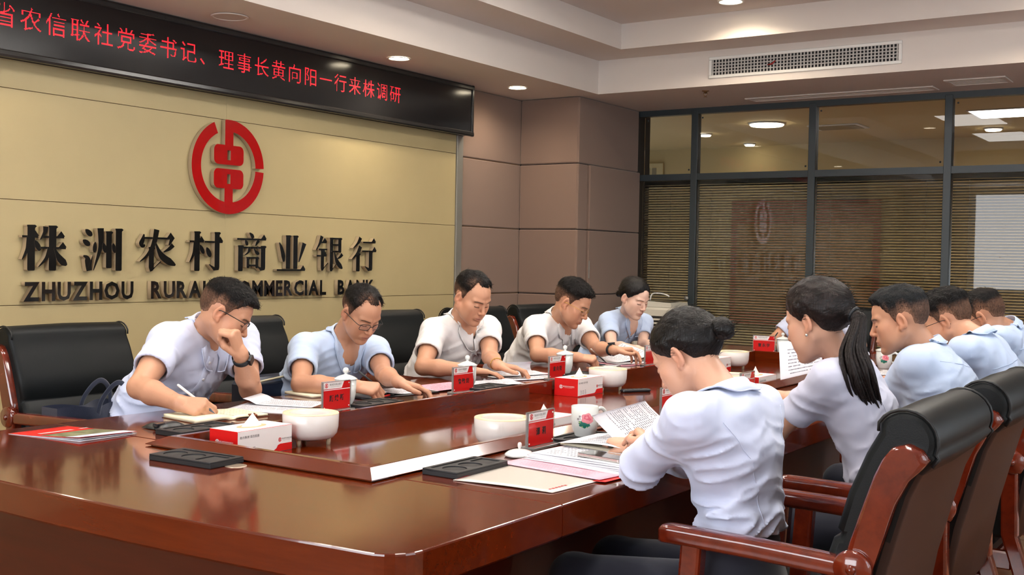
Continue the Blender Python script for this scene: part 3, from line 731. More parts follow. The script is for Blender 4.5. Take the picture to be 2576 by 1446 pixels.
# ================================================================ ARMCHAIRS
M_leather = mat('black_leather', srgb(19, 22, 23), 0.45, spec=0.22, bump=(420, 0.06, (1, 1, 1)))
M_leatherd = mat('dark_brown_leather_back', srgb(34, 20, 16), 0.42, bump=(420, 0.06, (1, 1, 1)))
M_stitch = mat('black_piping', srgb(20, 22, 23), 0.5)
def chair_meshes():
    D = {}
    # side profile of the back cushion (x towards the sitter, z up)
    fr = [(0.00, 0.43), (-0.035, 0.56), (-0.074, 0.68), (-0.098, 0.745), (-0.112, 0.752), (-0.116, 0.760), (-0.108, 0.768), (-0.135, 0.85), (-0.175, 0.935), (-0.205, 0.985)]
    top = [(-0.262+0.064*math.cos(a), 0.972+0.062*math.sin(a)) for a in np.linspace(math.radians(30), math.radians(205), 12)]
    bk = [(-0.326, 0.938), (-0.312, 0.920), (-0.290, 0.900), (-0.264, 0.85), (-0.230, 0.75), (-0.192, 0.63), (-0.145, 0.43)]
    ring = fr+top+bk
    cen = np.array([-0.17, 0.75]); mb = MB(); hw = 0.268
    def shrink(d):
        P = [np.array(p) for p in ring]; n = len(P); out = []
        for i in range(n):
            t_ = P[(i+1) % n]-P[i-1]; t_ = t_/(np.linalg.norm(t_)+1e-9); nn = np.array([t_[1], -t_[0]]); out.append(P[i]-nn*d)
        return out
    A = 0
    for i in range(len(ring)): A += ring[i-1][0]*ring[i][1]-ring[i][0]*ring[i-1][1]
    sgn = 1 if A > 0 else -1
    lev = [(-hw, 0.018), (-hw+0.003, 0.009), (-hw+0.010, 0.002), (-hw+0.02, 0.0), (0, -0.004), (hw-0.02, 0.0), (hw-0.010, 0.002), (hw-0.003, 0.009), (hw, 0.018)]
    vs = []; n = len(ring)
    for y, d in lev: vs += [(q[0], y, q[1]) for q in shrink(d*sgn)]
    fs = [[k*n+i, k*n+(i+1) % n, (k+1)*n+(i+1) % n, (k+1)*n+i] for k in range(len(lev)-1) for i in range(n)]
    mb.add(vs, fs, 0, True); mb.add(vs[:n], [list(range(n))[::-1]]); mb.add(vs[-n:], [list(range(n))])
    m_ = mb.mesh('back_cushion'); m_.materials.append(M_leather); m_.materials.append(M_leatherd)
    bm = bmesh.new(); bm.from_mesh(m_); bmesh.ops.recalc_face_normals(bm, faces=bm.faces); bm.to_mesh(m_); bm.free()
    for p in m_.polygons:
        c = p.center
        if c.x < -0.17-(0.75-c.z)*-0.34-0.045+0.0 and c.z < 0.905 and p.normal.x < -0.3: p.material_index = 1
    D['back_cushion'] = m_
    # piping line along both edges
    pp = [(q[0], 0, q[1]) for q in ring[9:24]]
    for s in (-1, 1):
        mb = MB().tube([(p[0], s*(hw-0.004), p[2]) for p in pp], 0.0035, 6)
        D['piping%d' % s] = mb.mesh('piping'); D['piping%d' % s].materials.append(M_stitch)
    # wooden side plate, tear-drop top
    pl = [(-0.111, 0.655), (-0.143, 0.75), (-0.173, 0.83), (-0.199, 0.895), (-0.217, 0.93), (-0.239, 0.957), (-0.271, 0.966), (-0.297, 0.955), (-0.310, 0.935), (-0.295, 0.916), (-0.269, 0.89), (-0.241, 0.84), (-0.209, 0.75), (-0.171, 0.655)]
    mb = MB(); nP = len(pl); c0 = np.mean(pl, 0)
    for s in (-1, 1):
        vs = []
        for y, k in ((hw-0.012, 1.0), (hw+0.016, 1.0), (hw+0.022, 0.94), (hw+0.025, 0.80)):
            vs += [(c0[0]+(p[0]-c0[0])*(1-(1-k)*0.9)+0, s*y, c0[1]+(p[1]-c0[1])*(1-(1-k)*0.35)) for p in pl]
        fs = [[k*nP+i, k*nP+(i+1) % nP, (k+1)*nP+(i+1) % nP, (k+1)*nP+i] for k in range(3) for i in range(nP)]
        mb2 = MB(); mb2.add(vs, fs, 0, True); mb2.add(vs[-nP:], [list(range(nP))]); mb2.add(vs[:nP], [list(range(nP))])
        m_ = mb2.mesh('side_plate'); m_.materials.append(M_chairwood)
        bm = bmesh.new(); bm.from_mesh(m_); bmesh.ops.recalc_face_normals(bm, faces=bm.faces); bm.to_mesh(m_); bm.free()
        D['side_plate%d' % s] = m_
    # armrests
    for s in (-1, 1):
        y = s*(hw+0.012)
        mb = MB(); sec = rrect(-0.026, -0.022, 0.026, 0.022, 0.012, 3)
        path = [(0.315, 0.700, 0.82), (0.308, 0.702, 0.96), (0.29, 0.703, 1), (0.10, 0.700, 1), (-0.06, 0.694, 1), (-0.105, 0.692, 0.95), (-0.135, 0.694, 0.95), (-0.155, 0.698, 0.8)]
        mb.sweep(sec, [(lambda u, v, x=x, z=z, k=k: (x, y+u*k, z+v*k)) for x, z, k in path], smooth=True)
        m_ = mb.mesh('armrest'); m_.materials.append(M_chairwood); D['armrest%d' % s] = m_
        bm = bmesh.new(); bm.from_mesh(m_); bmesh.ops.recalc_face_normals(bm, faces=bm.faces); bm.to_mesh(m_); bm.free()
        mb = MB(); mb.lathe([(0.0, 0.0), (0.040, 0.0), (0.040, 0.020), (0.036, 0.026), (0.0, 0.027)], 24, mp=lambda a, b_, c: (-0.135+a, y+s*(0.004+c), 0.695+b_), close=False)
        m_ = mb.mesh('hinge_disc'); m_.materials.append(M_chairwood); D['hinge_disc%d' % s] = m_
        mb = MB(); mb.lathe([(0.0, 0.036), (0.008, 0.034), (0.011, 0.030), (0.011, 0.026)], 16, mp=lambda a, b_, c: (-0.135+a, y+s*(0.004+c), 0.695+b_), close=False)
        m_ = mb.mesh('bolt_cap'); m_.materials.append(M_chairwood); D['bolt_cap%d' % s] = m_
        mb = MB(); sec = rrect(-0.022, -0.026, 0.022, 0.026, 0.008, 2)
        mb.sweep(sec, [(lambda u, v, x=x, z=z: (x+v, y+u, z)) for x, z in ((0.235, 0.685), (0.25, 0.45), (0.285, 0.0))])
        m_ = mb.mesh('leg'); m_.materials.append(M_chairwood); D['front_leg%d' % s] = m_
        mb = MB(); mb.sweep(sec, [(lambda u, v, x=x, z=z: (x+v, y+u, z)) for x, z in ((-0.125, 0.68), (-0.13, 0.45), (-0.27, 0.0))])
        m_ = mb.mesh('leg'); m_.materials.append(M_chairwood); D['rear_leg%d' % s] = m_
        mb = MB().box((-0.14, y-0.018, 0.335), (0.26, y+0.018, 0.395), 0.006)
        m_ = mb.mesh('side_rail'); m_.materials.append(M_chairwood); D['side_rail%d' % s] = m_
    # seat cushion: puffy rounded box
    mb = MB(); rows = []
    xs = np.linspace(-0.07, 0.40, 13); ysn = np.linspace(-0.262, 0.262, 13)
    for x in xs:
        r_ = []
        for y in ysn:
            ex = min(1, min(x+0.07, 0.40-x)/0.06); ey = min(1, min(y+0.262, 0.262-y)/0.06)
            r_.append((x, y, 0.395+0.075*(max(ex, 0)**0.45)*(max(ey, 0)**0.45)+0.012*math.cos(x*6)*math.cos(y*5)))
        rows.append(r_)
    mb.grid(rows, thick=None); mb.box((-0.07, -0.262, 0.36), (0.40, 0.262, 0.41), 0.012)
    m_ = mb.mesh('seat_cushion'); m_.materials.append(M_leather); D['seat_cushion'] = m_
    m_ = MB().box((-0.08, -0.262, 0.335), (0.39, 0.262, 0.365), 0.004).mesh('seat_frame'); m_.materials.append(M_chairwood); D['seat_frame'] = m_
    for k_ in D:                                     # the back stands a little steeper
        if k_.startswith(('back_cushion', 'piping', 'side_plate')):
            for v in D[k_].vertices: v.co.x += 0.034*(v.co.z-0.43)/0.57
    return D
CHD = chair_meshes()
def armchair(x, y, rz, label, tilt=0.0):
    t = thing('armchair', label, 'chair', (x, y, 0), rz, 'leather and mahogany conference armchairs')
    bc = link('back_cushion', CHD['back_cushion'], None, t); 
    for s in (-1, 1): link('piping', CHD['piping%d' % s], None, bc)
    link('seat_cushion', CHD['seat_cushion'], None, t); link('seat_frame', CHD['seat_frame'], None, t)
    for s in (-1, 1):
        link('side_plate', CHD['side_plate%d' % s], None, t); a = link('armrest', CHD['armrest%d' % s], None, t)
        d = link('hinge_disc', CHD['hinge_disc%d' % s], None, t); link('bolt_cap', CHD['bolt_cap%d' % s], None, d)
        link('leg', CHD['front_leg%d' % s], None, t); link('leg', CHD['rear_leg%d' % s], None, t); link('side_rail', CHD['side_rail%d' % s], None, t)
    return t
for x, y, rz, lb in ((-3.83, 2.79, 0.0, 'black leather armchair with the navy bag, behind the man with his chin on his hand'),
                     (-3.83, 3.71, 0.02, 'black leather armchair of the balding man in glasses writing notes'),
                     (-3.83, 4.80, 0.0, 'black leather armchair of the upright man in the white shirt'),
                     (-3.83, 5.62, -0.03, 'black leather armchair behind the white-shirted man in gold glasses'),
                     (-3.83, 6.34, -0.22, 'black leather armchair of the woman seated nearest the fabric column'),
                     (-0.85, 2.66, PI, 'black leather mahogany armchair of the woman with the hair bun, nearest the camera'),
                     (-0.85, 3.42, PI, 'black leather mahogany armchair of the woman with the ponytail, second on the right side'),
                     (-0.83, 4.30, PI, 'black leather mahogany armchair third on the right side, at the frame edge'),
                     (-0.83, 5.10, PI, 'black leather mahogany armchair fourth on the right side'),
                     (-0.83, 5.85, PI, 'black leather mahogany armchair last on the right side'),
                     (-2.60, 7.86, -PI/2, 'black leather armchair at the far head of the table')):
    armchair(x, y, rz, lb)
# ================================================================ THINGS ON THE TABLE
M_pad = mat('black_tray_leather', srgb(34, 34, 36), 0.5, bump=(500, 0.05, (1, 1, 1)))
M_padf = mat('tray_recess_felt', srgb(52, 49, 48), 0.8)
M_porc = mat('white_porcelain', srgb(222, 225, 222), 0.12, coat=0.5)
M_bowlw = mat('white_enamel', srgb(226, 221, 216), 0.22, coat=0.3)
M_bowlc = mat('cream_rim_plastic', srgb(232, 216, 178), 0.3)
M_bamboo = mat('bamboo_plate', srgb(196, 164, 112), 0.35, var=(8, 0.12, (1, 20, 1)))
M_paper = mat('white_paper', srgb(224, 223, 229), 0.7)
M_pink = mat('pink_paper', srgb(238, 176, 192), 0.7)
M_creamp = mat('cream_notebook_paper', srgb(238, 230, 200), 0.7)
M_print = mat('print_ink', srgb(104, 102, 112), 0.8)
M_inkb = mat('black_ink', (0.012, 0.012, 0.014), 0.6)
M_cardred = mat('red_card', srgb(206, 14, 16), 0.35, coat=0.4)
M_cardred2 = mat('red_print', srgb(214, 20, 20), 0.4)
M_cardwhite = mat('white_card', srgb(238, 234, 232), 0.4)
M_acry = mat('clear_acrylic', srgb(224, 226, 222), 0.05, trans=0.75, ior=1.3)
M_phone = mat('phone_glass', (0.02, 0.02, 0.024), 0.08, coat=0.5)
M_metal = mat('steel', srgb(200, 198, 192), 0.25, metal=0.9)
M_goldm = mat('gold_metal', srgb(205, 165, 80), 0.25, metal=0.9)
M_kraft = mat('kraft_cover', srgb(206, 196, 172), 0.6)
M_env = mat('glossy_envelope', srgb(216, 207, 196), 0.3, coat=0.3)
M_blackpl = mat('black_plastic', srgb(30, 33, 37), 0.35)
M_navy = mat('navy_nylon', srgb(24, 32, 54), 0.6, sheen=0.3, bump=(300, 0.15, (1, 1, 1)))
M_copper = mat('copper_clip', srgb(130, 70, 40), 0.3, metal=0.6)
ZI0 = ZI

# ---- desk trays (recessed writing pads)
def tray(x, y, rz, label, L=0.235, W=0.125, z=ZT):
    t = thing('desk_tray', label, 'tray', (x, y, z), rz, 'black recessed desk trays')
    hx, hy, h = L/2, W/2, 0.017
    MB().box((-hx, -hy, 0), (hx, hy, h-0.003), 0.002).build('base', M_pad, t)
    def holes():
        return [arc(-hx+0.050, -0.012, 0.033, 0, 2*PI, 28)[:-1], arc(-hx+0.120, -0.012, 0.033, 0, 2*PI, 28)[:-1], rrect(hx-0.075, -hy+0.014, hx-0.014, hy-0.036, 0.006, 3), rrect(-hx+0.018, hy-0.026, hx-0.018, hy-0.012, 0.003, 2)]
    # top plate with cut-outs through a 2-D curve fill
    cu = bpy.data.curves.new('plate', 'CURVE'); cu.dimensions = '2D'; cu.fill_mode = 'BOTH'; cu.extrude = 0.0016
    for ring in [rrect(-hx, -hy, hx, hy, 0.004, 3)]+holes():
        sp = cu.splines.new('POLY'); sp.points.add(len(ring)-1); sp.use_cyclic_u = True
        for p, q in zip(sp.points, ring): p.co = (q[0], q[1], 0, 1)
    o = bpy.data.objects.new('plate', cu); COL.objects.link(o); dg = bpy.context.evaluated_depsgraph_get()
    me = bpy.data.meshes.new_from_object(o.evaluated_get(dg)); bpy.data.objects.remove(o); bpy.data.curves.remove(cu)
    link('top_plate', me, M_pad, t, (0, 0, h-0.0014))
    MB().box((-hx+0.01, -hy+0.01, h-0.0032), (hx-0.01, hy-0.01, h-0.0029)).build('recess_lining', M_padf, t)
    return t
tray(-2.435, 2.087, 0.05, 'black desk tray lying alone on the near end of the table')
tray(-2.835, 2.435, PI/2, 'black desk tray beside the tissue box, in front of the man with a watch')
tray(-1.787, 2.452, PI/2, 'black desk tray beside the glossy envelope on the right side', W=0.115)
tray(-1.802, 3.09, PI/2, 'black desk tray under the peony mug', W=0.115)
tray(-2.835, 3.28, PI/2, 'black desk tray behind the first red name stand', W=0.12)
tray(-2.835, 4.02, PI/2, 'black desk tray behind the second red name stand', W=0.12)
tray(-2.835, 4.78, PI/2, 'black desk tray behind the third red name stand', W=0.12)
tray(-1.80, 4.22, PI/2, 'black desk tray before the woman with the ponytail', W=0.115)

# ---- ceramic stoves: white round bowl on three feet, cream rim, bamboo disc
def stove(x, y, label, z=ZI0):
    t = thing('tea_stove', label, 'stove', (x, y, z), 0.4, 'round white tea stoves in the table centre')
    MB().lathe([(0.0, 0.018), (0.055, 0.018), (0.074, 0.024), (0.085, 0.038), (0.089, 0.058), (0.0905, 0.100), (0.0895, 0.101)], 56).build('body', M_bowlw, t)
    MB().lathe([(0.0895, 0.099), (0.0905, 0.101), (0.089, 0.1035), (0.072, 0.1040), (0.068, 0.1015), (0.066, 0.100)], 56, close=False).build('rim', M_bowlc, t)
    MB().lathe([(0.0, 0.1005), (0.067, 0.1005)], 48, close=False, smooth=False).build('plate', M_bamboo, t)
    for k in range(3):
        a = 2*PI*k/3-1.9
        MB().lathe([(0.0, 0), (0.0065, 0), (0.0085, 0.022)], 14, (0.058*math.cos(a), 0.058*math.sin(a), 0)).build('foot', M_bowlc, t)
    return t
stove(-2.565, 2.665, 'white tea stove beside the nearest tissue box'); stove(-2.035, 2.985, 'white tea stove half hidden by the right-hand rim and name stand')
stove(-2.59, 4.675, 'white tea stove behind the middle red tissue box'); stove(-2.575, 6.13, 'white tea stove at the far end of the table centre')
stove(-2.035, 4.86, 'white tea stove behind the bun woman shoulder, by the right rim')

# ---- tissue boxes
def logo_mini(mb, c, r, mp, mi=0):
    ring = arc(0, 0, r, 0.2, 2*PI-0.1, 20)+arc(0, 0, r*0.72, 2*PI-0.1, 0.2, 20)
    mb.prism([(c[0]+u, c[1]+v) for u, v in ring], 0, 0.0003, mp, mi)
    for v0, v1 in ((-0.42, -0.06), (0.06, 0.42)): mb.prism([(c[0]-0.36*r, c[1]+v0*r), (c[0]+0.36*r, c[1]+v0*r), (c[0]+0.36*r, c[1]+v1*r), (c[0]-0.36*r, c[1]+v1*r)], 0, 0.0003, mp, mi)
    mb.prism([(c[0]-0.1*r, c[1]-0.8*r), (c[0]+0.1*r, c[1]-0.8*r), (c[0]+0.1*r, c[1]+0.95*r), (c[0]-0.1*r, c[1]+0.95*r)], 0, 0.0003, mp, mi)
TXT = {}
def cached_text(body, size, off=0.0, sp=1.0, ax=1.0, align='CENTER'):
    k = (body, size, off, sp, ax, align)
    if k not in TXT: TXT[k] = text_mesh(body, size, 0.0, off, align, sp, ax)
    return TXT[k]
def write(parent, body, size, m, M, off=0.0, sp=1.0, ax=1.0, align='CENTER', name='writing'):
    src = cached_text(body, size, off, sp, ax, align)
    me = src.copy(); me.materials.clear(); me.materials.append(m)
    return place_text(name, me, m, parent, M)
def tissue_box(x, y, rz, label, L=0.225, W=0.122, Hh=0.080, z=ZI0):
    t = thing('tissue_box', label, 'tissue box', (x, y, z), rz, 'red and white printed tissue boxes')
    hx, hy = W/2, L/2
    bx = MB(); bx.box((-hx, -hy, 0), (hx, hy, Hh), 0.001)
    o = bx.build('carton', [M_cardwhite, M_cardred2], t)
    for p in o.data.polygons:
        if abs(p.normal.y) > 0.7 or p.normal.z < -0.7: p.material_index = 1
    e = 0.0004
    # long sides: red foot with an S-shaped rise, slogan, emblem and name, small print
    for s in (1, -1):
        mp = (lambda u, v, ww, s=s: (s*(hx+e+ww), s*u, v))
        red = [(-hy, 0.001), (hy, 0.001), (hy, 0.024), (hy-0.050, 0.024), (hy-0.060, 0.021), (hy-0.066, 0.012), (hy-0.076, 0.007), (-hy, 0.005)]
        MB().prism(red, 0, 0.0002, mp).build('red_band', M_cardred2, t, fix=True)
        Mw = lambda u, v, s=s: frame((s*(hx+e+0.0003), s*u, v), (0, s, 0), (0, 0, 1), (s, 0, 0))
        write(t, '助力株洲 活力农商', 0.0088, M_inkb, Mw(-hy+0.048, Hh-0.020), sp=1.15, name='slogan')
        mb = MB(); logo_mini(mb, (hy-0.052, 0.037), 0.0065, mp); mb.build('emblem_print', M_cardred2, t, fix=True)
        write(t, '株洲农村商业银行', 0.0058, M_inkb, Mw(hy-0.021, 0.0385), name='bank_name')
        write(t, 'ZHUZHOU RURAL COMMERCIAL BANK', 0.0019, M_print, Mw(hy-0.021, 0.0335), name='bank_name')
        pr = MB()
        for k in range(4):
            for q in range(3):
                u0 = -hy+0.024+q*0.019; pr.prism([(u0, 0.011+0.0052*k), (u0+random.uniform(0.008, 0.017), 0.011+0.0052*k), (u0+0.01, 0.0125+0.0052*k), (u0, 0.0125+0.0052*k)], 0, 0.0002, mp)
        pr.build('small_print', M_print, t, fix=True)['kind'] = 'stuff'
    for s in (1, -1):   # red ends: emblem and name in white
        mp = (lambda u, v, ww, s=s: (-s*u, s*(hy+e+ww), v))
        mb = MB(); logo_mini(mb, (-0.026, 0.042), 0.0085, mp); mb.build('emblem_print', M_cardwhite, t, fix=True)
        write(t, '株洲农村商业银行', 0.0075, M_cardwhite, frame((-s*0.014, s*(hy+e+0.0003), 0.0435), (-s, 0, 0), (0, 0, 1), (0, s, 0)), name='bank_name')
        write(t, 'ZHUZHOU RURAL COMMERCIAL BANK', 0.0022, M_cardwhite, frame((-s*0.014, s*(hy+e+0.0003), 0.0375), (-s, 0, 0), (0, 0, 1), (0, s, 0)), name='bank_name')
    # opening and pulled-up tissue
    ov = [(0.030*math.cos(a), 0.055*math.sin(a)) for a in np.linspace(0, 2*PI, 28)[:-1]]
    MB().prism(ov, Hh, Hh+0.0006).build('opening', mat('carton_slot', srgb(196, 172, 132), 0.8), t)
    ts_ = MB(); n = 20; rows = []
    for j in range(7):
        h = j/6; r_ = []
        for i in range(n+1):
            a = 2*PI*i/n; k = (1-h)**1.1
            r_.append((0.018*k*math.cos(a)*(1+0.22*math.sin(3*a+2*h)), 0.036*k*math.sin(a)*(1+0.22*math.cos(4*a+1))+0.004*h, Hh-0.004+0.046*h))
        rows.append(r_)
    ts_.grid(rows); ts_.build('tissue', mat('tissue_paper', srgb(246, 240, 230), 0.9), t)
    return t
tissue_box(-2.597, 2.440, 0, 'red and white tissue box nearest the camera, inside the near rim')
tissue_box(-2.612, 4.445, 0, 'red and white tissue box in the middle of the table centre')
tissue_box(-2.035, 3.235, PI, 'tissue box behind the clear name stand beside the peony mug')
tissue_box(-2.60, 5.90, 0, 'tissue box at the far end beside the far tea stove')
tissue_box(-2.035, 5.12, PI, 'tissue box near the ponytail woman wrist by the right rim')

# ---- name stands
def name_stand(x, y, rz, name_, label, z=ZT):
    t = thing('name_stand', label, 'name stand', (x, y, z), rz, 'acrylic name stands with red cards')
    w2, h0, h1 = 0.073, 0.010, 0.112
    MB().box((-0.027, -w2-0.002, 0), (0.027, w2+0.002, 0.009), 0.0015).build('base', M_acry, t)
    fr = MB()
    for s in (-1, 1): fr.box((-0.0045, s*w2-0.0015, 0.009), (0.0045, s*w2+0.0015, h1+0.0015))
    fr.box((-0.0045, -w2+0.0015, h1-0.001), (0.0045, w2-0.0015, h1+0.0015))
    fr.build('acrylic_edge', M_acry, t)
    MB().box((-0.0028, -w2+0.0016, h0), (0.0028, w2-0.0016, h1-0.0015)).build('card', M_cardred, t)
    for s in (1, -1):
        mp = (lambda u, v, ww, s=s: (s*(0.0029+ww), s*u, v))
        band = [(-w2+0.002, h1-0.026), (0.026, h1-0.026), (0.038, h1-0.002), (-w2+0.002, h1-0.002)]
        MB().prism(band, 0, 0.0003, mp).build('white_band', M_cardwhite, t, fix=True)
        MB().prism([(-w2+0.002, h1-0.031), (w2-0.002, h1-0.031), (w2-0.002, h1-0.0285), (-w2+0.002, h1-0.0285)], 0, 0.0003, mp).build('white_stripe', M_cardwhite, t, fix=True)
        mb = MB(); logo_mini(mb, (-w2+0.018, h1-0.013), 0.0085, lambda u, v, ww, s=s: (s*(0.0033+ww), s*u, v)); mb.build('emblem_print', M_cardred2, t, fix=True)
        Mw = lambda u, v, s=s: frame((s*0.0034, s*u, v), (0, s, 0), (0, 0, 1), (s, 0, 0))
        write(t, '株洲农村商业银行', 0.0088, M_inkb, Mw(-0.006, h1-0.0115), name='bank_name', ax=0.92)
        write(t, 'ZHUZHOU RURAL COMMERCIAL BANK', 0.0030, M_print, Mw(-0.006, h1-0.019), name='bank_name')
        if name_: write(t, name_, 0.025, M_inkb, Mw(0.0, 0.050), off=0.0005, sp=1.45 if len(name_) > 3 or len(name_) == 3 and ' ' not in name_ else 1.2, ax=0.92)
        for (u, v) in ((-w2+0.008, h0+0.008), (w2-0.008, h0+0.008), (w2-0.008, h1-0.010)):
            MB().lathe([(0, 0.002), (0.0022, 0.0015), (0.0026, 0)], 10, close=False, mp=lambda a, b_, c, s=s, u=u, v=v: (s*(0.003+c), s*u+a, v+b_)).build('stud', M_white, t)
    return t
name_stand(-2.835, 3.076, 0, '颜焕新', 'red name stand nearest the camera on the left side, before the first lidded cup')
name_stand(-2.835, 3.858, 0, '詹敏剑', 'red name stand before the white-shirted upright man')
name_stand(-2.835, 4.615, 0, '黄向阳', 'red name stand before the lidded cup of the man in gold glasses')
name_stand(-2.835, 5.60, 0, '', 'red name stand mostly hidden behind the bun woman forehead')
name_stand(-1.835, 2.897, 0, '谭 莉', 'clear name stand beside the peony mug')
name_stand(-1.835, 3.785, 0, '曾 美', 'red name stand under the bun woman chin')
name_stand(-1.835, 4.525, 0, '', 'red name stand behind the ponytail woman hand')
name_stand(-2.69, 6.90, -PI/2, '曹永学', 'red name stand at the far head of the table')

# ---- lidded tea cups
def lid_mesh(mb, r, z, n=36, knob=True):
    mb.lathe([(0.0, z), (r+0.004, z), (r+0.0055, z+0.002), (r+0.003, z+0.0045), (r*0.78, z+0.011), (r*0.40, z+0.0165), (0.0075, z+0.0185), (0.0048, z+0.0215)]+
             ([(0.0052, z+0.0235), (0.0098, z+0.0275), (0.0112, z+0.0335), (0.0098, z+0.0395), (0.0055, z+0.0435), (0.0, z+0.0445)] if knob else [(0.0, z+0.0215)]), n, close=False)
def handle_pts(r, h, n=12, out=0.030):
    P = []
    for i in range(n+1):
        a = -PI/2+PI*i/n; P.append((r-0.003+out*math.cos(a), 0, h*0.5+h*0.27*math.sin(a)))
    return P
def tea_cup(x, y, rz, label, z=ZT+0.017, text=True, s=1.0):
    t = thing('tea_cup', label, 'cup', (x, y, z), rz, 'white lidded tea cups'); t.scale = (s, s, s)
    b_ = MB(); b_.lathe([(0.0, 0), (0.026, 0), (0.027, 0.003), (0.034, 0.018), (0.0385, 0.040), (0.040, 0.092), (0.0385, 0.092), (0.037, 0.04), (0.030, 0.016), (0.0, 0.008)], 40, close=False)
    b_.build('body', M_porc, t)
    l = MB(); lid_mesh(l, 0.0385, 0.0925); l.build('lid', M_porc, t)
    MB().tube(handle_pts(0.040, 0.09), 0.0042, 10, flat=(1, 1.2)).build('handle', M_porc, t)
    if text:
        me = text_mesh('株洲农村商业银行', 0.0075)
        for v in me.vertices:
            a = v.co.x/0.041; v.co = (0.0396*math.cos(a+PI/2+0.5)*-1, 0.0396*math.sin(a+PI/2+0.5)*-1, 0.050+v.co.y)
        link('bank_name', me, M_inkb, t)
    return t
tea_cup(-2.87, 3.165, 2.2, 'lidded white cup behind the first red name stand')
tea_cup(-2.87, 3.935, 2.2, 'lidded white cup behind the second red name stand, flower on its lid')
tea_cup(-2.87, 4.745, 2.2, 'lidded white cup behind the third red name stand')
tea_cup(-2.585, 6.95, PI, 'lidded white cup at the far head of the table', z=ZT, text=False)

# ---- peony mugs
M_petal = mat('pink_peony_print', srgb(240, 150, 160), 0.25); M_petal2 = mat('deep_pink_print', srgb(226, 104, 124), 0.25)
M_leaf = mat('green_leaf_print', srgb(30, 110, 96), 0.25); M_leaf2 = mat('light_green_print', srgb(150, 190, 120), 0.25); M_bud = mat('grey_bud_print', srgb(150, 140, 145), 0.3)
def mug(x, y, rz, label, face, z, lid=False):
    t = thing('peony_mug', label, 'mug', (x, y, z), rz, 'white peony mugs')
    prof_ = [(0.0, 0), (0.031, 0), (0.032, 0.003), (0.033, 0.008), (0.0395, 0.022), (0.0425, 0.040), (0.0435, 0.095), (0.0425, 0.0955), (0.0415, 0.094), (0.040, 0.04), (0.036, 0.02), (0.0, 0.012)]
    MB().lathe(prof_, 48, close=False).build('body', M_porc, t)
    P = [(0.041, 0, 0.080), (0.058, 0, 0.086), (0.072, 0, 0.078), (0.074, 0, 0.060), (0.070, 0, 0.044), (0.058, 0, 0.034), (0.042, 0, 0.032)]
    MB().tube([tuple(q) for q in smooth_line(P, 4)], 0.0055, 10, flat=(1.15, 0.9)).build('handle', M_porc, t)
    def rad(zz): return np.interp(zz, [0.0, 0.008, 0.022, 0.040, 0.095], [0.032, 0.033, 0.0395, 0.0425, 0.0435])
    def decal(name, blobs, m, lift):
        mb = MB()
        for (u, v, r, k, ph, sq) in blobs:
            ring = [(u+r*(1+k*math.cos(5*a+ph))*math.cos(a)*sq, v+r*(1+k*math.cos(5*a+ph))*math.sin(a)) for a in np.linspace(0, 2*PI, 30)[:-1]]
            fan = [(u, v)]+ring
            for q in (0.35, 0.7): fan += [(u+(p[0]-u)*q, v+(p[1]-v)*q) for p in ring]
            vs = [((rad(b_)+lift)*math.cos(face+a/0.043), (rad(b_)+lift)*math.sin(face+a/0.043), b_) for a, b_ in fan]
            n = len(ring); L = [list(range(1+n, 1+2*n)), list(range(1+2*n, 1+3*n)), list(range(1, 1+n))]
            fs = [[0, L[0][i], L[0][(i+1) % n]] for i in range(n)]
            for q in range(2): fs += [[L[q][i], L[q+1][i], L[q+1][(i+1) % n], L[q][(i+1) % n]] for i in range(n)]
            mb.add(vs, fs, 0, True)
        mb.build(name, m, t)
    decal('leaf_print', [(-0.006, 0.042, 0.011, 0.2, 1, 1.4), (-0.015, 0.047, 0.006, 0.25, 0, 1.5), (0.006, 0.040, 0.006, 0.2, 2, 1.2)], M_leaf, 0.0003)
    decal('petal_print', [(0.003, 0.061, 0.016, 0.10, 0, 1.15), (0.013, 0.054, 0.008, 0.1, 1, 1.3)], M_petal, 0.0005)
    decal('petal_print', [(0.002, 0.064, 0.0075, 0.16, 1, 1.2), (0.011, 0.058, 0.004, 0.1, 1, 1.3)], M_petal2, 0.0007)
    decal('petal_print', [(0.002, 0.064, 0.004, 0.2, 2, 1.1)], M_petal, 0.0009)
    decal('bud_print', [(-0.020, 0.066, 0.0035, 0.3, 0, 1), (-0.026, 0.058, 0.0035, 0.3, 1, 1), (-0.019, 0.059, 0.002, 0.2, 0, 1)], M_bud, 0.0003)
    decal('sprig_print', [(0.021, 0.062, 0.004, 0.3, 0, 0.8), (-0.020, 0.048, 0.003, 0.2, 0, 1), (-0.012, 0.034, 0.0025, 0.2, 1, 1), (0.004, 0.033, 0.002, 0.2, 1, 1)], M_leaf2, 0.0003)
    if lid:
        l = MB(); lid_mesh(l, 0.0425, 0.096); l.build('lid', M_porc, t)
    return t
mug(-1.80, 3.105, 1.05, 'white mug with a pink peony standing on a black tray', -1.05-1.05+0.1, ZT+0.0145)
mug(-1.80, 6.43, 0.4, 'white peony mug with lid before the man in the grey-blue shirt', -1.6, ZT, lid=True)
t = thing('cup_lid', 'white porcelain cup lid lying by the clear name stand', 'lid', (-1.795, 2.725, ZT)); l = MB()
l.lathe([(0.0, 0.001), (0.036, 0.0), (0.0425, 0.003), (0.044, 0.006), (0.041, 0.010), (0.032, 0.0165), (0.018, 0.021), (0.0, 0.0225)], 40, close=False); l.build('lid_dish', M_porc, t)
MB().lathe([(0.0035, 0.021), (0.004, 0.024), (0.0062, 0.030), (0.0062, 0.036), (0.004, 0.041), (0, 0.042)], 16, close=False).build('knob', mat('frosted_knob', srgb(230, 222, 220), 0.2), t)

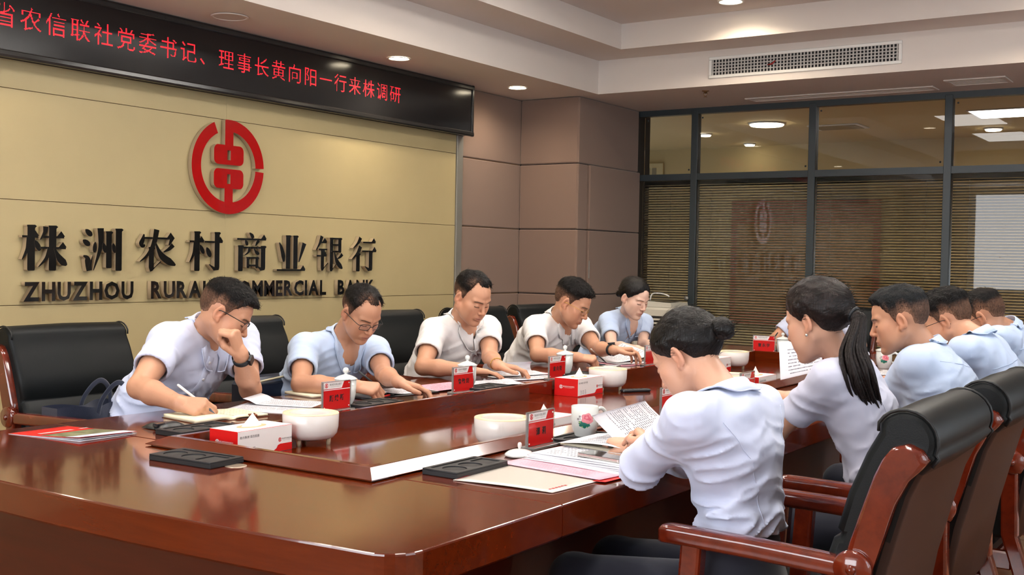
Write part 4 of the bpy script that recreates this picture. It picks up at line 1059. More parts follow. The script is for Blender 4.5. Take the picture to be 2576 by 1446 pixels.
# ---- sheets of paper
def sheet_obj(parent, f, name, m, nu=10, nv=10, thick=0.0004):
    rows = [[tuple(f(i/nu, j/nv)) for j in range(nv+1)] for i in range(nu+1)]
    mb = MB(); mb.grid(rows, thick=thick); return mb.build(name, m, parent)
def print_lines(parent, f, rows, u0=0.1, u1=0.9, v0=0.12, v1=0.9, m=None, lift=0.0006, dens=0.9, name='print', fill=0.27, words=26):
    mb = MB(); rng = random.Random(rows*7+words)
    for r in range(rows):
        v = v0+(v1-v0)*r/max(rows-1, 1); hv = (v1-v0)/max(rows-1, 1)*fill; end = u1 if rng.random() < 0.85 else u0+(u1-u0)*rng.uniform(0.3, 0.8)
        du = (u1-u0)/words; u = u0+(du if rng.random() < 0.15 else 0)
        while u < end:
            w_ = du*rng.uniform(0.45, 0.85)
            q = [np.array(f(min(u+a*w_, 1), min(v+b_*hv, 1))) for a, b_ in ((0, 0), (1, 0), (1, 1), (0, 1))]
            nn = np.cross(q[1]-q[0], q[3]-q[0]); nn = nn/(np.linalg.norm(nn)+1e-12)
            if nn[2] < 0: nn = -nn
            if rng.random() < dens: mb.add([p+nn*lift for p in q], [(0, 1, 2, 3)])
            u += du
    o = mb.build(name, m or M_print, parent); o['kind'] = 'stuff'; return o
def flat(x, y, z, ax, ay, w_, h_, curl=None):
    """sheet: origin corner (x,y,z), ax/ay unit directions in plan, size w_ x h_; curl(u,v)->extra z"""
    def f(u, v):
        return (x+ax[0]*u*w_+ay[0]*v*h_, y+ax[1]*u*w_+ay[1]*v*h_, z+(curl(u, v) if curl else 0))
    return f
def dirs(deg): a = math.radians(deg); return (math.cos(a), math.sin(a)), (-math.sin(a), math.cos(a))
# ================================================================ PEOPLE: implicit bodies meshed with surface nets
F32 = np.float32
def vec(*a): return np.array(a, dtype=np.float64)
def nrm(a): a = np.asarray(a, float); return a/(np.linalg.norm(a)+1e-12)
def lerp(a, b, t): return np.asarray(a, float)*(1-t)+np.asarray(b, float)*t
def d_cone(P, a, b, ra, rb):
    a = np.asarray(a, F32); ab = np.asarray(b, F32)-a; L2 = float(ab@ab)+1e-12
    q = P-a; t = np.clip((q@ab)/L2, 0, 1); q = q-t[:, None]*ab
    return np.sqrt(np.einsum('ij,ij->i', q, q))-(ra+(rb-ra)*t)
def d_ell(P, c, r, R=None):
    q = P-np.asarray(c, F32)
    if R is not None: q = q@np.asarray(R, F32).T        # rows of R are the local axes
    r = np.asarray(r, F32); k0 = np.sqrt(((q/r)**2).sum(1)); k1 = np.sqrt(((q/(r*r))**2).sum(1))+1e-9
    return k0*(k0-1)/k1
def smin(a, b, k):
    if k <= 0: return np.minimum(a, b)
    h = np.clip(0.5+0.5*(b-a)/k, 0, 1); return b+(a-b)*h-k*h*(1-h)
def smax(a, b, k): return -smin(-a, -b, k)
def sstep(a, b, x): t = np.clip((x-a)/(b-a), 0, 1); return t*t*(3-2*t)
def vnoise(P):
    I = np.floor(P).astype(np.int64); f = (P-I).astype(F32); f = f*f*(3-2*f); out = 0
    for dx in (0, 1):
        for dy in (0, 1):
            for dz in (0, 1):
                h = (I[:, 0]+dx)*73856093 ^ (I[:, 1]+dy)*19349663 ^ (I[:, 2]+dz)*83492791
                h = (h*2654435761) & 0xffffffff; h = ((h >> 15) ^ h) & 0xffff
                wgt = (f[:, 0] if dx else 1-f[:, 0])*(f[:, 1] if dy else 1-f[:, 1])*(f[:, 2] if dz else 1-f[:, 2])
                out = out+wgt*(h.astype(F32)/65535.0)
    return out
def surface(fn, lo, hi, h):
    """mesh of fn<0 inside the box lo..hi at grid step h -> (verts, quads)"""
    lo = np.asarray(lo, float); hi = np.asarray(hi, float)
    nb = np.ceil((hi-lo)/(4*h)).astype(int)+1
    g = [lo[i]+(np.arange(nb[i])*4+1.5)*h for i in range(3)]
    C = np.stack(np.meshgrid(*g, indexing='ij'), -1).reshape(-1, 3).astype(F32)
    Dc = fn(C).astype(F32)
    act = np.where(np.abs(Dc) < 4*h*0.87*1.25+0.004)[0]
    D = np.repeat(np.repeat(np.repeat(Dc.reshape(nb), 4, 0), 4, 1), 4, 2)
    if len(act) == 0: return np.zeros((0, 3)), np.zeros((0, 4), int)
    bi = np.stack(np.unravel_index(act, nb), 1)
    off = np.stack(np.meshgrid(*[np.arange(4)]*3, indexing='ij'), -1).reshape(-1, 3)
    N = (bi[:, None, :]*4+off[None]).reshape(-1, 3)
    vals = np.empty(len(N), F32); step = 400000
    for s in range(0, len(N), step): vals[s:s+step] = fn((lo+N[s:s+step]*h).astype(F32))
    D[N[:, 0], N[:, 1], N[:, 2]] = vals
    ins = D < 0; n = np.array(D.shape)
    c = [ins[(i >> 2):n[0]-1+(i >> 2), ((i >> 1) & 1):n[1]-1+((i >> 1) & 1), (i & 1):n[2]-1+(i & 1)] for i in range(8)]
    cnt = sum(x.astype(np.int8) for x in c); A = np.argwhere((cnt > 0) & (cnt < 8))
    val = np.stack([D[A[:, 0]+(i >> 2), A[:, 1]+((i >> 1) & 1), A[:, 2]+(i & 1)] for i in range(8)], 1)
    cor = np.array([[(i >> 2), (i >> 1) & 1, i & 1] for i in range(8)], float)
    acc = np.zeros((len(A), 3)); k = np.zeros(len(A))
    for a in range(8):
        for b in range(a+1, 8):
            if bin(a ^ b).count('1') != 1: continue
            m = (val[:, a] < 0) != (val[:, b] < 0); t = val[m, a]/(val[m, a]-val[m, b])
            acc[m] += cor[a]+(cor[b]-cor[a])*t[:, None]; k[m] += 1
    V = lo+(A+acc/k[:, None])*h
    idx = -np.ones(n-1, np.int64); idx[A[:, 0], A[:, 1], A[:, 2]] = np.arange(len(A))
    quads = []
    for ax in range(3):
        u, v = (ax+1) % 3, (ax+2) % 3
        sl0 = [slice(1, -1)]*3; sl1 = [slice(1, -1)]*3; sl0[ax] = slice(0, n[ax]-1); sl1[ax] = slice(1, n[ax])
        a, b = ins[tuple(sl0)], ins[tuple(sl1)]
        E = np.argwhere(a != b)
        if len(E) == 0: continue
        fl = a[E[:, 0], E[:, 1], E[:, 2]]
        base = E.copy(); base[:, u] += 1; base[:, v] += 1
        def ci(du, dv):
            q = base.copy(); q[:, u] -= du; q[:, v] -= dv; return idx[q[:, 0], q[:, 1], q[:, 2]]
        Q = np.stack([ci(1, 1), ci(0, 1), ci(0, 0), ci(1, 0)], 1)
        Q[~fl] = Q[~fl][:, ::-1]; quads.append(Q)
    Q = np.concatenate(quads) if quads else np.zeros((0, 4), int)
    return V, Q[(Q >= 0).all(1)]
def cut_mesh(V, Q, keep):
    kf = keep(V)[Q].all(1); Q = Q[kf]; used = np.unique(Q); mp_ = -np.ones(len(V), int); mp_[used] = np.arange(len(used))
    return V[used], mp_[Q]
def np_mesh(name, V, Q, m, parent, col=None, origin=None, smooth=True):
    me = bpy.data.meshes.new(name); V = np.asarray(V, float)
    if origin is not None: V = V-np.asarray(origin)
    nv, nf = len(V), len(Q); k = Q.shape[1]
    me.vertices.add(nv); me.vertices.foreach_set('co', V.astype(np.float32).ravel())
    me.loops.add(nf*k); me.loops.foreach_set('vertex_index', Q.astype(np.int32).ravel())
    me.polygons.add(nf); me.polygons.foreach_set('loop_start', np.arange(0, nf*k, k, dtype=np.int32))
    me.polygons.foreach_set('use_smooth', np.full(nf, smooth)); me.update(calc_edges=True)
    if col is not None:
        at = me.color_attributes.new('Col', 'FLOAT_COLOR', 'POINT')
        at.data.foreach_set('color', np.concatenate([col, np.ones((nv, 1))], 1).astype(np.float32).ravel())
    return link(name, me, m, parent)

def skin_mat(name, rough=0.42):
    return mat(name, (0.5, 0.3, 0.2), rough, attr='Col', spec=0.35, bump=(260, 0.05, (1, 1, 1)))
M_skin = skin_mat('skin')
def hair_material(name, stretch=(90, 90, 14), rough=0.5, spec=0.16, bmp=0.7):
    return mat(name, (0.01, 0.01, 0.01), rough, attr='Col', spec=spec, bump=(4, bmp, stretch), var=(3, 0.5, stretch))
M_hair = hair_material('short_black_hair', (60, 60, 30)); M_hairlong = hair_material('long_black_hair', (70, 70, 10), 0.34, 0.32, 0.35)
M_shirt_lav = mat('pale_lavender_cotton', srgb(206, 214, 240), 0.75, sheen=0.2, bump=(900, 0.05, (1, 1, 1)))
M_shirt_blue = mat('pale_blue_cotton', srgb(186, 204, 234), 0.75, sheen=0.2, bump=(900, 0.05, (1, 1, 1)))
M_shirt_white = mat('white_cotton', srgb(236, 234, 234), 0.75, sheen=0.2, bump=(900, 0.05, (1, 1, 1)))
M_shirt_grey = mat('grey_lilac_cotton', srgb(200, 203, 224), 0.7, sheen=0.2, bump=(900, 0.05, (1, 1, 1)))
def creases(m, scale=7.0, strength=0.5):
    nt = m.node_tree; b = nt.nodes['Principled BSDF']; old = b.inputs['Normal'].links[0].from_node
    t_ = nt.nodes.new('ShaderNodeTexCoord'); mp = nt.nodes.new('ShaderNodeMapping'); mp.inputs['Scale'].default_value = (1.0, 0.8, 1.7); mp.inputs['Rotation'].default_value = (0.5, 0.4, 0.0)
    n = nt.nodes.new('ShaderNodeTexNoise'); n.noise_type = 'RIDGED_MULTIFRACTAL'; n.inputs['Scale'].default_value = scale; n.inputs['Detail'].default_value = 2.0; n.inputs['Distortion'].default_value = 0.9
    bp = nt.nodes.new('ShaderNodeBump'); bp.inputs['Strength'].default_value = strength; bp.inputs['Distance'].default_value = 0.006
    nt.links.new(t_.outputs['Object'], mp.inputs['Vector']); nt.links.new(mp.outputs['Vector'], n.inputs['Vector']); nt.links.new(n.outputs['Fac'], bp.inputs['Height'])
    nt.links.new(old.outputs['Normal'], bp.inputs['Normal']); nt.links.new(bp.outputs['Normal'], b.inputs['Normal'])
for m_ in (M_shirt_lav, M_shirt_blue, M_shirt_white, M_shirt_grey): creases(m_)
M_button = mat('pearl_button', srgb(228, 228, 232), 0.2)
M_navytr = mat('navy_trouser_wool', srgb(20, 24, 40), 0.8, sheen=0.2)
M_shoe = mat('black_shoe', (0.01, 0.01, 0.01), 0.3)
M_lens = mat('spectacle_lens', (0.9, 0.95, 1), 0.03, alpha=0.07, spec=0.8)
M_rimb = mat('black_spectacle_frame', (0.015, 0.014, 0.014), 0.3)
M_watch = mat('black_watch_strap', srgb(28, 32, 36), 0.5)

def head_frame(az, pitch, roll):
    a, p, r = map(math.radians, (az, pitch, roll))
    f0 = vec(math.cos(a), math.sin(a), 0); r0 = vec(math.sin(a), -math.cos(a), 0); u0 = vec(0, 0, 1)
    f = math.cos(p)*f0-math.sin(p)*u0; u = math.cos(p)*u0+math.sin(p)*f0
    rr = math.cos(r)*r0-math.sin(r)*u; uu = math.cos(r)*u+math.sin(r)*r0
    return np.stack([rr, f, uu])           # rows: right, forward, up

def head_sdf(q, fem, fat=0.0, full=True):
    """q in head space (x right, y forward, z up)"""
    ax = np.abs(q[:, 0]); s = np.stack([ax, q[:, 1], q[:, 2]], 1).astype(F32)
    w = 0.0 if not fem else -0.003
    d = d_ell(s, (0, -0.016, 0.034), (0.0745+w*0.5, 0.096, 0.088))
    d = smin(d, d_ell(s, (0, 0.020, 0.040), (0.063+w, 0.072, 0.062)), 0.02)
    d = smin(d, d_ell(s, (0, 0.030, -0.035), (0.058+w+fat, 0.062, 0.074)), 0.03)
    d = smin(d, d_cone(s, (0.056+w+fat, -0.004, -0.048), (0.018, 0.066, -0.098), 0.017+fat*0.6, 0.018), 0.03)      # jaw
    d = smin(d, d_ell(s, (0, 0.079, -0.102), (0.020, 0.016, 0.016)), 0.016)                                          # chin
    d = smin(d, d_ell(s, (0.042, 0.052, -0.020), (0.025, 0.028, 0.026)), 0.024)
    d = smin(d, d_ell(s, (0.034, 0.048, -0.055), (0.028, 0.030, 0.034)), 0.024)                                      # cheekbone
    if not full: return d
    d = smin(d, d_cone(s, (0.012, 0.089, 0.024), (0.046, 0.070, 0.026), 0.008 if not fem else 0.006, 0.009), 0.014)  # brow
    d = smax(d, -d_ell(s, (0.032, 0.104, 0.006), (0.020, 0.020, 0.013)), 0.012)                                      # socket
    d = smin(d, d_ell(s, (0.032, 0.0745, 0.002), (0.0155, 0.0145, 0.0125)), 0.004)                                   # lid
    d = smin(d, d_cone(s, (0, 0.084, 0.018), (0, 0.1085, -0.026), 0.0065, 0.0095), 0.010)                            # nose
    d = smin(d, d_ell(s, (0, 0.108, -0.030), (0.0105, 0.010, 0.009)), 0.006)
    d = smin(d, d_ell(s, (0.0115, 0.098, -0.034), (0.0080, 0.0095, 0.0068)), 0.005)
    d = smax(d, -d_ell(s, (0.0065, 0.101, -0.0425), (0.0038, 0.006, 0.0035)), 0.002)
    d = smin(d, d_ell(s, (0, 0.086, -0.062), (0.026, 0.014, 0.018)), 0.014)                                          # muzzle
    d = smin(d, d_cone(s, (0, 0.0985, -0.0600), (0.021, 0.0885, -0.0650), 0.0048, 0.0026), 0.004)                    # upper lip
    d = smin(d, d_cone(s, (0, 0.0970, -0.0715), (0.018, 0.0880, -0.0680), 0.0060, 0.0028), 0.004)
    d = smax(d, -d_cone(s, (0, 0.1045, -0.0655), (0.022, 0.0925, -0.0665), 0.0016, 0.0012), 0.002)
    # ear
    ce, se = math.cos(0.32), math.sin(0.32); ct, st = math.cos(0.22), math.sin(0.22)
    R1 = np.array([[ce, se, 0], [-se, ce, 0], [0, 0, 1.0]]); R2 = np.array([[1, 0, 0], [0, ct, -st], [0, st, ct]])
    R = R2@R1
    e = d_ell(s, (0.0785+w, -0.012, -0.004), (0.0075, 0.0185, 0.032), R)
    e = smin(e, d_ell(s, (0.0755+w, -0.003, -0.030), (0.0065, 0.0085, 0.010)), 0.006)
    e = smax(e, -d_ell(s, (0.0870+w, -0.008, -0.001), (0.0085, 0.0105, 0.020), R), 0.004)
    return smin(d, e, 0.007)

def skin_colors(q, base, fem, beard=0.0):
    """vertex colours in head space: lips, brows, lash line, stubble, flushed ears and nose"""
    c = np.tile(np.array(base), (len(q), 1)); ax = np.abs(q[:, 0]); y = q[:, 1]; z = q[:, 2]
    def mix(m, col): return c*(1-m[:, None])+np.array(col)*m[:, None]
    front = sstep(0.03, 0.05, y)
    red = np.clip(base[0]*0.98, 0, 1), base[1]*0.72, base[2]*0.66
    c = mix(0.55*np.exp(-((ax-0.080)**2/0.00012+(z+0.01)**2/0.0012)), red)
    c = mix(0.35*np.exp(-(ax**2/0.0003+(z+0.028)**2/0.0004))*front, red)
    c = mix(0.22*np.exp(-((ax-0.045)**2/0.0005+(z+0.03)**2/0.0006))*front, red)
    if beard: c = mix(beard*front*np.exp(-((z+0.075)**2/0.0012))*(0.6+0.4*(ax > 0.02)), (base[0]*0.62, base[1]*0.62, base[2]*0.66))
    lip = front*np.exp(-((ax/0.022)**4))*np.exp(-((z+0.0655-0.02*ax)**2/0.000055))
    c = mix(np.clip(lip*1.1, 0, 1)*0.8, (0.42, 0.13, 0.11) if fem else (0.36, 0.14, 0.115))
    c = mix(np.clip(front*np.exp(-((ax/0.021)**6))*np.exp(-((z+0.0660)**2/0.0000025)), 0, 1)*0.75, (0.10, 0.03, 0.025))
    bz = 0.0225+0.10*(ax-0.018)*(ax < 0.040)+(ax >= 0.040)*(0.0022-0.22*(ax-0.040))
    th = 0.0034 if not fem else 0.0022
    brow = front*sstep(0.010, 0.016, ax)*(1-sstep(0.050, 0.057, ax))*np.exp(-((z-bz)/th)**2)
    c = mix(np.clip(brow*1.2, 0, 1)*0.9, (0.025, 0.018, 0.014))
    lash = front*sstep(0.016, 0.020, ax)*(1-sstep(0.046, 0.049, ax))*np.exp(-((z+0.0045-0.12*(ax-0.032))/0.0022)**2)
    c = mix(np.clip(lash*1.3, 0, 1)*0.92, (0.02, 0.013, 0.011))
    nos = front*np.exp(-((ax-0.0065)**2/0.000008+(z+0.0425)**2/0.000008)); c = mix(np.clip(nos, 0, 1)*0.8, (0.10, 0.04, 0.03))
    return c

HAND = {  # per finger (index..little): knuckle, middle, end bend in degrees ; spread ; thumb points given in hand space
 'rest': ([(12, 32, 22), (14, 36, 24), (16, 38, 24), (16, 36, 22)], 1.25, [(0.024, 0.022, 0.006), (0.043, 0.050, 0.014), (0.050, 0.078, 0.020), (0.049, 0.098, 0.022)]),
 'flat': ([(8, 14, 8), (8, 15, 8), (8, 16, 9), (8, 16, 10)], 1.0, [(0.024, 0.022, 0.006), (0.042, 0.052, 0.012), (0.046, 0.080, 0.014), (0.043, 0.100, 0.014)]),
 'pen': ([(52, 46, 22), (60, 62, 30), (64, 74, 38), (62, 78, 40)], 0.85, [(0.022, 0.020, 0.012), (0.036, 0.052, 0.030), (0.030, 0.080, 0.042), (0.017, 0.098, 0.050)]),
 'fist': ([(70, 84, 40), (74, 88, 44), (76, 88, 44), (74, 84, 40)], 0.85, [(0.022, 0.020, 0.014), (0.034, 0.050, 0.034), (0.018, 0.068, 0.046), (0.002, 0.074, 0.048)]),
 'curl': ([(38, 42, 22), (42, 48, 26), (46, 52, 28), (48, 52, 28)], 1.0, [(0.023, 0.022, 0.008), (0.040, 0.050, 0.024), (0.038, 0.078, 0.036), (0.030, 0.098, 0.042)]),
 'hold': ([(34, 30, 14), (36, 34, 16), (40, 38, 18), (42, 38, 18)], 1.0, [(0.023, 0.024, 0.010), (0.040, 0.050, 0.026), (0.040, 0.078, 0.030), (0.034, 0.098, 0.028)]),
}
def hand_prims(w, d, n, thumb, pose, s=1.0):
    """w wrist, d to the knuckles, n palm normal, thumb: unit vector to the thumb side -> list of cones"""
    d = nrm(d); n = nrm(np.asarray(n)-d*np.dot(n, d)); t = nrm(np.asarray(thumb)-d*np.dot(thumb, d)-n*np.dot(thumb, n))
    curls, spread, tp = HAND[pose]; w = np.asarray(w); out = []
    L = lambda x, y, z: w+s*(t*x+d*y+n*z)
    lat = [0.0265, 0.0090, -0.0085, -0.0250]; kn = [0.087, 0.091, 0.086, 0.076]
    seg = [(0.042, 0.026, 0.021), (0.046, 0.030, 0.022), (0.043, 0.028, 0.021), (0.034, 0.021, 0.019)]; rr = [0.0094, 0.0096, 0.0090, 0.0080]
    for i in range(4):
        out.append((L(lat[i]*0.55, 0.012, 0.001), L(lat[i], kn[i], 0.0), s*0.0150, s*0.0122))
        p = L(lat[i], kn[i], 0); yaw = (spread-1)*0.35*(lat[i]/0.026)+lat[i]*1.2*spread; a = 0.0
        for j in range(3):
            a += math.radians(curls[i][j]); dr = (d*math.cos(a)+n*math.sin(a))*math.cos(yaw)+t*math.sin(yaw)
            q = p+dr*seg[i][j]*s; r0 = rr[i]*(1-0.08*j)*s; r1 = rr[i]*(1-0.08*(j+1))*s
            out.append((p, q, r0, r1)); p = q
    tr = [0.0155, 0.0118, 0.0104, 0.0090]
    for j in range(3): out.append((L(*tp[j]), L(*tp[j+1]), s*tr[j], s*tr[j+1]))
    return out

def build_person(S):
    J = {k: vec(*v) for k, v in S['J'].items()}; fem = S.get('fem', False); side = S['side']
    root = thing('person', S['label'], 'person', (J['pel'][0], J['pel'][1], 0.0), group='people seated round the conference table')
    O = np.array([J['pel'][0], J['pel'][1], 0.0])
    F = vec(side, 0, 0); Rt = vec(0, -side, 0)
    HF = head_frame(*S['head']); hs = S.get('hscale', 1.0); H = J['hd']
    to_head = lambda P: ((P-H.astype(F32))@HF.T.astype(F32))/F32(hs)
    hw = lambda x, y, z: H+hs*(HF[0]*x+HF[1]*y+HF[2]*z)
    base = S['skin']; fat = S.get('fat', 0.0)
    nr = 0.054 if not fem else 0.044; nr += fat*0.8
    nk_a = J['nk']+vec(0, 0, -0.01)+F*0.005; nk_b = hw(0, -0.022, -0.035)
    ar = S.get('arm', 1.0)*(0.92 if not fem else 0.78)
    up0 = nrm(J['nk']-J['pel']); Fs0 = nrm(F-up0*np.dot(F, up0))
    hands = {}
    for k in 'RL':
        h = S['hand'+k]; d = nrm(h[1]); hands[k] = hand_prims(J['wr'+k], d, h[2], h[3], h[0], 1.0 if not fem else 0.9)
    def arm(P, k, off=0.0):
        d = d_cone(P, J['sh'+k], lerp(J['sh'+k], J['el'+k], 0.55), 0.050*ar+off, 0.047*ar+off)
        d = smin(d, d_cone(P, lerp(J['sh'+k], J['el'+k], 0.55), J['el'+k], 0.047*ar+off, 0.040*ar+off), 0.01)
        d = smin(d, d_cone(P, J['el'+k], lerp(J['el'+k], J['wr'+k], 0.35), 0.040*ar+off, 0.042*ar+off), 0.015)
        return smin(d, d_cone(P, lerp(J['el'+k], J['wr'+k], 0.35), J['wr'+k], 0.042*ar+off, 0.0265*ar+off), 0.015)
    def neck(P): return smin(d_cone(P, nk_a, nk_b, nr*1.06, nr*0.98), d_cone(P, nk_a-up0*0.07+Fs0*0.028, nk_a+Fs0*0.010, 0.046, nr*0.9), 0.03)
    def f_head(P): return smin(head_sdf(to_head(P), fem, fat), neck(P), 0.018)
    def f_core(P):
        d = smin(neck(P), d_cone(P, J['shR'], J['shL'], 0.05*ar, 0.05*ar), 0.03)
        d = smin(d, d_cone(P, J['nk']+vec(0, 0, -0.06), lerp(J['nk'], J['pel'], 0.6), 0.08, 0.085), 0.03)
        for k in 'RL': d = smin(d, arm(P, k), 0.02)
        return d
    hh = S.get('res', 0.0026)
    hb = [hw(x, y, z) for x in (-0.1, 0.1) for y in (-0.13, 0.125) for z in (-0.145, 0.135)]
    V1, Q1 = surface(f_head, np.min(hb, 0), np.max(hb, 0), hh)
    cutz = -0.13
    V1, Q1 = cut_mesh(V1, Q1, lambda V: ((V-H)@HF[2]/hs > cutz) | (((V-H)@HF[1]/hs < 0.03) & ((V-H)@HF[2]/hs > cutz-0.01)))
    c1 = skin_colors(((V1-H)@HF.T)/hs, base, fem, S.get('beard', 0.0))
    pieces = [(V1, Q1, c1)]
    P_ = np.array([J[k] for k in ('shR', 'shL', 'elR', 'elL', 'wrR', 'wrL', 'nk')]); lo, hi = P_.min(0)-0.08, P_.max(0)+0.08
    lo[2] = min(lo[2], J['nk'][2]-0.3)
    V2, Q2 = surface(f_core, lo, hi, 0.0075)
    def keep_core(V):
        q = ((V-H)@HF.T)/hs; inh = (np.abs(q[:, 0]) < 0.1) & (q[:, 2] > cutz+0.03) & (q[:, 1] < 0.12)
        k = ~inh
        for s_ in 'RL':
            dd = nrm(S['hand'+s_][1]); ax_ = nrm(J['wr'+s_]-J['el'+s_]); k &= ~(((V-J['wr'+s_])@ax_ > -0.016) & (np.linalg.norm(V-J['wr'+s_], axis=1) < 0.14))
        return k
    V2, Q2 = cut_mesh(V2, Q2, keep_core)
    c2 = np.tile(np.array(base), (len(V2), 1)); pieces.append((V2, Q2, c2))
    for k in 'RL':
        if S.get('nohand') and k in S['nohand']: continue
        pr = hands[k]; pw = J['wr'+k]; ax_ = nrm(pw-J['el'+k])
        def f_hand(P, pr=pr, k=k):
            d = None
            for i, (a, b, ra, rb) in enumerate(pr):
                e = d_cone(P, a, b, ra, rb); kk = 0.012 if (i % 4 == 0 and i < 16) else 0.005
                d = e if d is None else smin(d, e, kk)
            d = smin(d, d_cone(P, lerp(J['el'+k], J['wr'+k], 0.35), J['wr'+k], 0.042*ar, 0.0265*ar), 0.014)
            d = smin(d, d_cone(P, J['wr'+k], lerp(pr[0][0], pr[12][0], 0.5), 0.0255*ar, 0.020), 0.012)
            return d
        ps = np.array([p for a in pr for p in a[:2]]+[J['wr'+k]-ax_*0.035]); 
        V3, Q3 = surface(f_hand, ps.min(0)-0.034, ps.max(0)+0.034, S.get('hres', 0.0030))
        V3, Q3 = cut_mesh(V3, Q3, lambda V: (V-pw)@ax_ > -0.024)
        c3 = np.tile(np.array(base), (len(V3), 1))
        for a in pr[3::4][:4]:                       # pinker finger tips
            m = np.exp(-((V3-a[1])**2).sum(1)/0.00022)[:, None]*0.45; c3 = c3*(1-m)+np.array((base[0], base[1]*0.74, base[2]*0.68))*m
        pieces.append((V3, Q3, c3))
    V = np.concatenate([p[0] for p in pieces]); C = np.concatenate([p[2] for p in pieces]); o = 0; qs = []
    for p in pieces: qs.append(p[1]+o); o += len(p[0])
    np_mesh('body', V, np.concatenate(qs), M_skin, root, C, O)

    # ---------------- shirt
    T = np.eye(3)-(1-1/S.get('wide', 1.42))*np.outer(nrm(J['shR']-J['shL']), nrm(J['shR']-J['shL'])); Tf = T.astype(F32)
    up = nrm(J['nk']-J['pel']); Fs = nrm(F-up*np.dot(F, up)); Rs = nrm(np.cross(Fs, up))
    gx = S.get('girth', 1.0)*(1.0 if not fem else 0.86)
    sp_ = [J['pel']+vec(0, 0, -0.02), lerp(J['pel'], J['nk'], 0.36)-Fs*0.012, lerp(J['pel'], J['nk'], 0.70)+Fs*0.0, J['nk']-up*0.055+Fs*0.01]
    sr = [0.128*gx, (0.116 if not fem else 0.098)*gx, (0.122 if not fem else 0.116)*gx, 0.078]
    hemz = S.get('hem', None)
    seed = S.get('seed', 1)
    def folds(P, amp):
        q = P-J['nk'].astype(F32); l = q@Rs.astype(F32); s_ = q@up.astype(F32); f_ = q@Fs.astype(F32)
        w1 = vnoise(np.stack([l*5+seed, s_*6+f_*3, f_*5], 1))
        n1 = vnoise(np.stack([l*7+s_*9+w1*2.0+seed*3.1, s_*26+np.abs(l)*16+w1*3.0, f_*9+seed], 1))
        r1 = 1-np.abs(2*n1-1)
        n2 = vnoise(np.stack([l*16-s_*14+seed*1.7, s_*12+l*8, f_*14+seed*2.3], 1)); r2 = 1-np.abs(2*n2-1)
        m = 0.45+0.55*sstep(-0.12, -0.32, s_)
        return -amp*(r1*r1*1.1+r2*r2*0.6-0.5)*m
    sl = S.get('sleeve', 0.62)
    cuts = {}
    for k in 'RL':
        if sl <= 1: e = lerp(J['sh'+k], J['el'+k], sl); dirn = nrm(J['el'+k]-J['sh'+k])
        else: e = lerp(J['el'+k], J['wr'+k], sl-1); dirn = nrm(J['wr'+k]-J['el'+k])
        cuts[k] = (e, dirn)
    def f_shirt(P):
        Pt = P@Tf.T; d = None
        for i in range(3):
            e = d_cone(Pt, T@sp_[i], T@sp_[i+1], sr[i], sr[i+1]); d = e if d is None else smin(d, e, 0.03)
        for k in 'RL':
            d = smin(d, d_cone(P, J['nk']-up*0.030, J['sh'+k]+vec(0, 0, -0.004), 0.056, 0.052*ar+0.010), 0.04)
        d = smin(d, d_cone(P, lerp(J['nk'], J['shR'], 0.66)-up*0.055, lerp(J['nk'], J['shL'], 0.66)-up*0.055, 0.076*gx, 0.076*gx), 0.05)
        am = S.get('fold', 0.0075)*1.5
        d = d+folds(P, am)
        for k in 'RL':
            e, dirn = cuts[k]; r0, r1 = 0.057*ar+0.006, (0.062*ar+0.009 if sl <= 1 else 0.051*ar+0.009)
            if sl <= 1: a = d_cone(P, J['sh'+k], lerp(J['sh'+k], J['el'+k], 1.0), r0, r1)
            else:
                a = smin(d_cone(P, J['sh'+k], J['el'+k], r0, r1), d_cone(P, J['el'+k], J['wr'+k], r1, 0.043*ar+0.006), 0.02)
            q = P-J['sh'+k].astype(F32); t_ = q@nrm(J['el'+k]-J['sh'+k]).astype(F32)
            nn = vnoise(np.stack([t_*30+q[:, 0]*10+seed, q[:, 1]*9, q[:, 2]*11+seed], 1)); a = a+(-am*0.8*(1-np.abs(2*nn-1))**2+am*0.35)*sstep(0.0, 0.06, -((P-e.astype(F32))@dirn.astype(F32)))
            a = smax(a, (P-e.astype(F32))@dirn.astype(F32), 0.010)
            re_ = r0+(r1-r0)*(sl if sl <= 1 else 1.0)-(0.0 if sl <= 1 else (sl-1)*(r1-0.043*ar-0.006))
            inner = np.maximum(d_cone(P, lerp(J['sh'+k], e, 0.7) if sl <= 1 else lerp(J['el'+k], e, 0.6), e+dirn*0.05, re_-0.013, re_-0.011), -((P-e.astype(F32))@dirn.astype(F32)+0.03))
            a = smax(a, -inner, 0.008)
            d = smin(d, a, 0.040)
        # neck opening
        nd = nrm(nk_b-nk_a); d = smax(d, -d_cone(P, nk_a+nd*0.022, nk_a+nd*0.075, nr+0.001, nr+0.003), 0.008)
        d = smax(d, -d_cone(P, nk_a+Fs*0.085-up*0.060, nk_a+Fs*0.075+up*0.06, 0.002, 0.040), 0.006)
        if hemz is not None: d = smax(d, hemz-P[:, 2], 0.012)
        return d
    P_ = np.array([J['shR'], J['shL'], J['pel'], J['nk'], cuts['R'][0], cuts['L'][0]]+([J['elR'], J['elL']] if sl > 1 else []))
    lo, hi = P_.min(0)-0.19, P_.max(0)+vec(0.19, 0.19, 0.10)
    if hemz is not None: lo[2] = max(lo[2], hemz-0.03)
    V, Q = surface(f_shirt, lo, hi, S.get('sres', 0.0072))
    shirt = np_mesh('shirt', V, Q, S['shirt'], root, None, O)
    # collar: folded band round the neck
    nd = nrm(nrm(nk_b-nk_a)*0.45+up*0.55); fa = nrm(Fs-nd*np.dot(Fs, nd)); ra = np.cross(fa, nd)
    c0 = nk_a+nd*0.010; rows = []; n = 48
